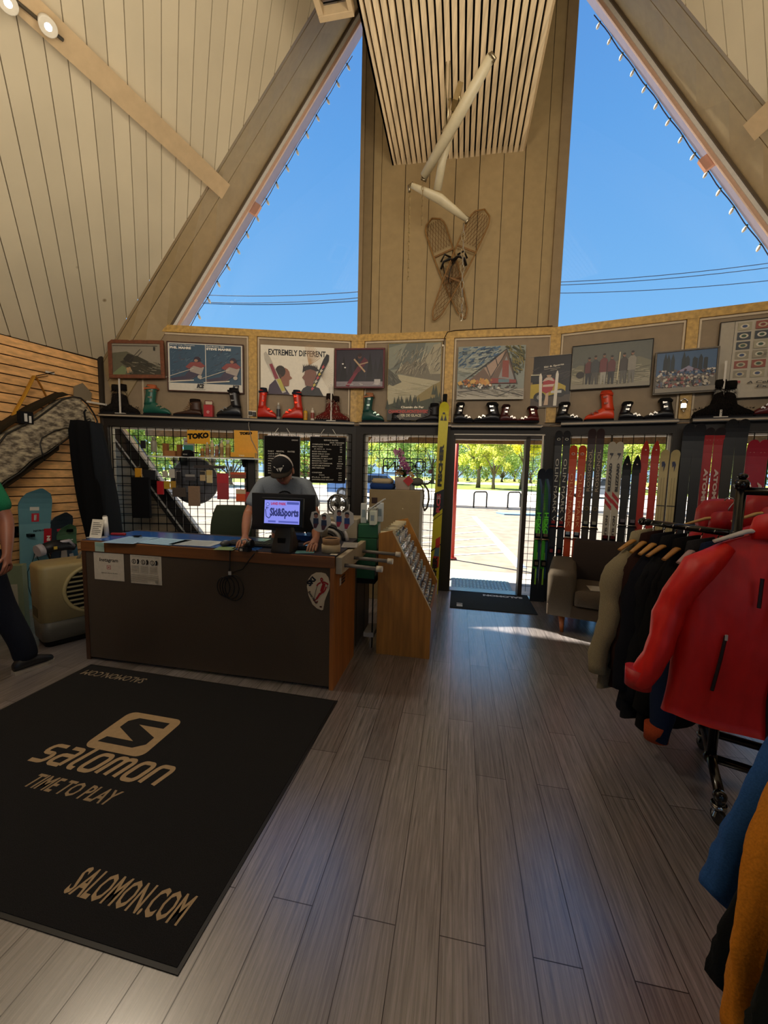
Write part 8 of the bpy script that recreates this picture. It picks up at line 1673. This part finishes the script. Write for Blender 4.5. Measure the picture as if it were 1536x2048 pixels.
# ---- jackets
def jacket(lab, loc, rz, col, W=.50, L=.76, T=.10, sl=.66, trim=None, cuff=None, hood=False, zipc=None, spread=.16, open_=False, seed=0, mat='fabric', cat='jacket', low=None, sfwd=(0, 0), collar=True, group=None, pocket=True, scol=None):
    t = thing('jacket', lab, cat, loc, rz, group); rd = random.Random(seed); ph = [rd.uniform(0, 6) for _ in range(8)]; m = MB(col); rings = []; NZ = 20
    for k in range(NZ+1):
        q = k/NZ; z = -.035-L*q
        w = .065+(W/2-.065)*min(1, (q/.16))**.75 if q < .16 else W/2*(1-.05*math.sin((q-.16)*4)+.13*(q-.16))
        th = T*(.40+.6*min(1, q/.3))*(1+.15*q); ring = []
        for j in range(40):
            a = 2*PI*j/40; f = 1+min(1, q*2)*(.05*math.sin(3*a+ph[0]+q*3)+.045*math.sin(7*a+ph[1]-q*5)+.025*math.sin(13*a+ph[2]+q*9)); ca, sa = math.cos(a), math.sin(a)
            ring.append((w*math.copysign(abs(ca)**.85, ca)*(1+.02*math.sin(9*q+ph[3])), th*math.copysign(abs(sa)**.75, sa)*f+.012*math.sin(5*q+3*ca+ph[4]), z-(.05*(1-abs(ca))**2 if q < .02 else 0)+.012*math.sin(3*a+ph[5])*q))
        rings.append(ring)
    b0 = len(m.v); m.smooth = True
    for r in rings: m.v += [Vector(p) for p in r]
    for i in range(NZ):
        m.c_(low[1] if low and i/NZ > low[0] else col)
        for j in range(40): m.face([b0+i*40+j, b0+i*40+(j+1) % 40, b0+(i+1)*40+(j+1) % 40, b0+(i+1)*40+j])
    m.face([b0+j for j in range(40)]); m.face([b0+NZ*40+j for j in range(40)][::-1]); m.smooth = False
    m.build('body', mat, t)
    for s in (-1, 1):
        m = MB(scol or col); pts, rr_ = [], []; n = 14
        for k in range(n+1):
            q = k/n; x = s*(W/2-.13+.07*min(1, q/.12)+(spread-.01)*max(0, (q-.08)/.92)**.85); z = -.095-sl*q
            pts.append((x+.008*math.sin(9*q+ph[6]), -.01+sfwd[0 if s < 0 else 1]*q*q+.012*math.sin(11*q+ph[7]), z)); rr_.append((.036+.04*math.sin(min(1, q*4.5)*PI/2)-.024*q)*(1+.05*math.sin(q*17+ph[2])+.06*math.sin(q*33+ph[1])))
        m.smooth = True; m.tube(pts, rr_, 18, flat=.8)
        slv = m.build('sleeve', mat, t)
        if cuff: p = Vector(pts[-1]); m = MB(cuff); m.tube([p+Vector((0, 0, .07)), p+Vector((0, 0, -.012))], [.056, .053], 18, flat=.8); m.build('cuff', mat, slv)
    if collar:
        m = MB(trim or col); m.loft([[(.075*math.cos(a)*w, .055*math.sin(a)*w+.0, z-.018*math.sin(a)) for a in [2*PI*j/22 for j in range(22)]] for w, z in ((1.15, -.06), (1.1, -.01), (1.0, .03), (.92, .035), (.9, -.02))]); m.build('collar', mat, t)
    if hood:
        m = MB(trim or col); m.loft([[(w*math.cos(a), .10+d*math.sin(a)+yy, z) for a in [2*PI*j/22 for j in range(22)]] for w, d, yy, z in ((.10, .07, -.02, -.10), (.135, .09, 0, -.03), (.13, .10, 0, .05), (.10, .08, -.01, .10), (.05, .04, -.02, .115))]); m.build('hood', mat, t)
    if zipc:
        m = MB(zipc); m.tube([(.0+.006*math.sin(k), -T*(.5+.55*min(1, k/6))-.014, -.06-L*.98*k/14) for k in range(15)], .007, 5); m.build('zip', 'satin', t)
    if pocket and zipc:
        for s in (-1, 1): m = MB(zipc); y0 = -T*1.10-.010; m.tube([(s*W*.27, y0, -.50*L-.04), (s*W*.285, y0-.001, -.62*L-.04), (s*W*.31, y0+.003, -.78*L-.05)], .0065, 5); m.c_('b8b4b0'); m.box((s*W*.27, y0-.006, -.50*L-.045), (.008, .005, .022)); m.build('pocket_zip', 'satin', t)
    return t
def hanger(lab, loc, rz, col='b8843c', W=.40, hook='b8b8b4', group='coat hangers on the pipe rack'):
    t = thing('coat_hanger', lab, 'coat hanger', loc, rz, group); m = MB(col); m.tube([(-W/2, 0, -.075), (-W/4, 0, -.03), (0, 0, -.008), (W/4, 0, -.03), (W/2, 0, -.075)], [.013, .018, .020, .018, .013], 8, flat=.5); m.build('shoulder_bar', 'satin', t)
    m = MB(hook); m.tube([(0, 0, -.01), (0, 0, .035), (.022*math.cos(-.8), 0, .062)]+[(.022*math.cos(a), 0, .075+.022*math.sin(a)) for a in (-.4, .3, 1.0, 1.7, 2.4, 3.0)], .0035, 6); m.build('hook', 'chrome', t); return t
an0 = math.atan2(be.y, be.x)-PI/2
darks = [(.98, 'cream and grey jacket hanging at the far left end of the pipe arm', '8c8268', dict(L=.86, W=.54, low=(.5, '6d6656'), trim='a09678', seed=1, spread=.12, sl=.70), 'b8843c', 'wooden hanger of the cream jacket'),
 (.86, 'dark maroon brown jacket second from the left on the pipe arm', '2c1814', dict(L=.84, W=.48, seed=2, spread=.08), 'b8843c', 'wooden hanger second from the left, in the maroon jacket'),
 (.73, 'navy black jacket third from the left on the pipe arm', '10121c', dict(L=.92, W=.50, seed=3, spread=.10, sl=.74), 'c08c44', 'wooden hanger third from the left, in the navy jacket'),
 (.60, 'charcoal quilted jacket with wooden hanger showing in its collar', '14151a', dict(L=.95, W=.50, seed=4, spread=.08, sl=.78), 'b07c38', 'wooden hanger of the charcoal quilted jacket'),
 (.46, 'black jacket with raised collar behind the bicoloured jacket', '0c0c0e', dict(L=.96, W=.50, seed=5, spread=.08, sl=.80), 'a87434', 'wooden hanger of the black jacket with raised collar'),
 (.32, 'grey over black jacket on the pink plastic hanger', '33302c', dict(L=.90, W=.48, low=(.45, '121214'), trim='26262a', seed=6, spread=.07, sl=.74), 'b09090', 'pink plastic hanger on the pipe arm')]
for q, lab, col, kw, hc, hl in darks:
    p = PB+Vector((be.x*q, be.y*q, BAR-.085)); rz = an0+random.uniform(-.05, .1)+.10
    hanger(hl, p, rz, hc, hook='c09090' if 'pink' in hl else 'b8b8b4'); kw = dict(kw); kw.setdefault('T', .05); jacket(lab, p+Vector((0, 0, 0)), rz, col, pocket=False, **kw)
# strays of sleeves: blue, tan and orange cuffs showing under the red jacket
p = PB+Vector((be.x*.17, be.y*.17, BAR-.085)); hanger('dark hanger of the blue jacket behind the red one', p, an0, '2a2a2a'); jacket('navy blue jacket with tan and orange sleeve ends behind the big red jacket', p, an0, '14213c', W=.50, L=.72, T=.045, sl=.86, cuff='a04424', low=(.7, '6a5434'), seed=8, spread=.13, pocket=False)
# big red jacket facing the viewer
RJ = PD(1556, 1062, 1.52); rj = RJ.copy(); hanger('clear hanger of the big red jacket', (RJ.x, RJ.y, RJ.z+.02), -.30, 'c8c0b8'); jacket('big bright red ski jacket with black zips hanging nearest the viewer on the rack', (RJ.x, RJ.y, RJ.z+.02), -.36, 'd2120c', W=.58, L=.78, T=.07, sl=.62, zipc='16080a', cuff='b81418', seed=11, spread=.19, mat='shell', trim='d2120c', hood=False, sfwd=(-.02, 0))
m = MB('16080a'); m.tube([(-.075, -.105, -.19), (-.078, -.112, -.30)], .0065, 5); m.build('chest_zip', 'satin', bpy.data.objects[[o.name for o in bpy.data.objects if o.get('label', '').startswith('big bright red')][0]])
# second and third red jackets behind
for (x, y, d_, rz, lab, c_, sd2) in ((1455, 1040, 2.25, -.5, 'red hooded ski jacket hanging on the top rail behind the rack upright', 'b01820', 21), (1560, 1030, 2.05, -.3, 'second red hooded ski jacket at the right edge under the wooden hanger', 'c01818', 22)):
    P_ = PD(x, y, d_); hanger('wooden hanger on the top rail of '+('the left red hooded jacket' if sd2 == 21 else 'the right red hooded jacket'), P_+Vector((0, 0, .03)), rz, 'c09a5c'); jacket(lab, P_, rz, c_, W=.50, L=.70, T=.08, sl=.5, zipc='1c0c0e', hood=True, trim='a8141c', seed=sd2, spread=.06, mat='shell')
# ---- near rack garments in the lower right corner
def drape(lab, nm, pts, col, rad, cat='jacket', flat=.6, seed=0, mat='fabric', cuff=None):
    P = [PD(x, y, d_) for x, y, d_ in pts]; t = thing(nm, lab, cat, P[0], 0, 'garments on the near rack'); m = MB(col); rd = random.Random(seed); n = 26; m.smooth = True
    path, rr_ = [], []
    for k in range(n+1):
        s = k/n*(len(P)-1); i = min(int(s), len(P)-2); f = s-i; path.append(P[i].lerp(P[i+1], f)-P[0]); rr_.append((rad[i]*(1-f)+rad[i+1]*f))
    base = len(m.v); seg = 32; ph = rd.uniform(0, 6); d0_ = (path[-1]-path[0]).normalized(); u_ = d0_.cross(Vector((0, 1, 0))).normalized(); v_ = d0_.cross(u_).normalized(); rings = []
    for k, (p, r) in enumerate(zip(path, rr_)): q = k/n; rings.append([p+(u_*math.cos(a)+v_*flat*math.sin(a))*r*(1+.05*math.sin(3*a+ph+q*5)+.05*math.sin(5*a-ph+q*11)+.03*math.sin(11*a+q*17)+.04*math.sin(q*40+2*a)*(q > .6)) for a in [2*PI*j/seg for j in range(seg)]])
    m.loft(rings); m.build('sleeve', mat, t)
    if cuff: m = MB(cuff); m.loft([[path[0]+(p-path[0])*1.0+d0_*0 for p in rings[-2]], [p+d0_*.02 for p in rings[-1]]]); m.build('cuff', mat, t)
    return t
NR = [('blue jacket sleeve hanging at the right edge below the big red jacket', 'hanging_jacket', [(1720, 1450, 1.02), (1600, 1590, 1.0), (1500, 1710, .98), (1440, 1800, .96)], '2a5490', [.16, .12, .095, .068], 3),
      ('black jacket sleeve between the blue and the mustard ones', 'hanging_jacket', [(1700, 1600, .86), (1580, 1780, .84), (1480, 1900, .82), (1448, 1975, .8)], '0b0e10', [.14, .09, .06, .045], 5),
      ('mustard orange jacket sleeve in the lower right corner', 'hanging_jacket', [(1690, 1580, .74), (1590, 1750, .70), (1512, 1930, .66), (1488, 2080, .64)], 'c47a20', [.12, .09, .052, .045], 7),
      ('very dark green jacket sleeve cut by the bottom right corner', 'hanging_jacket', [(1760, 1720, .60), (1680, 1900, .58), (1590, 2080, .56), (1560, 2160, .55)], '10140e', [.10, .09, .075, .06], 9)]
for lab, nm, pts, col, rad, sd2 in NR: drape(lab, nm, pts, col, rad, seed=sd2)
# near rail outside the frame that carries them
o = MB('101012').tube([PD(1660, 1380, 1.05), PD(2300, 1100, .5)], .018, 10).build('garment_rail', 'gloss'); tag(o, 'black rail carrying the near garments beyond the right edge', 'rail')
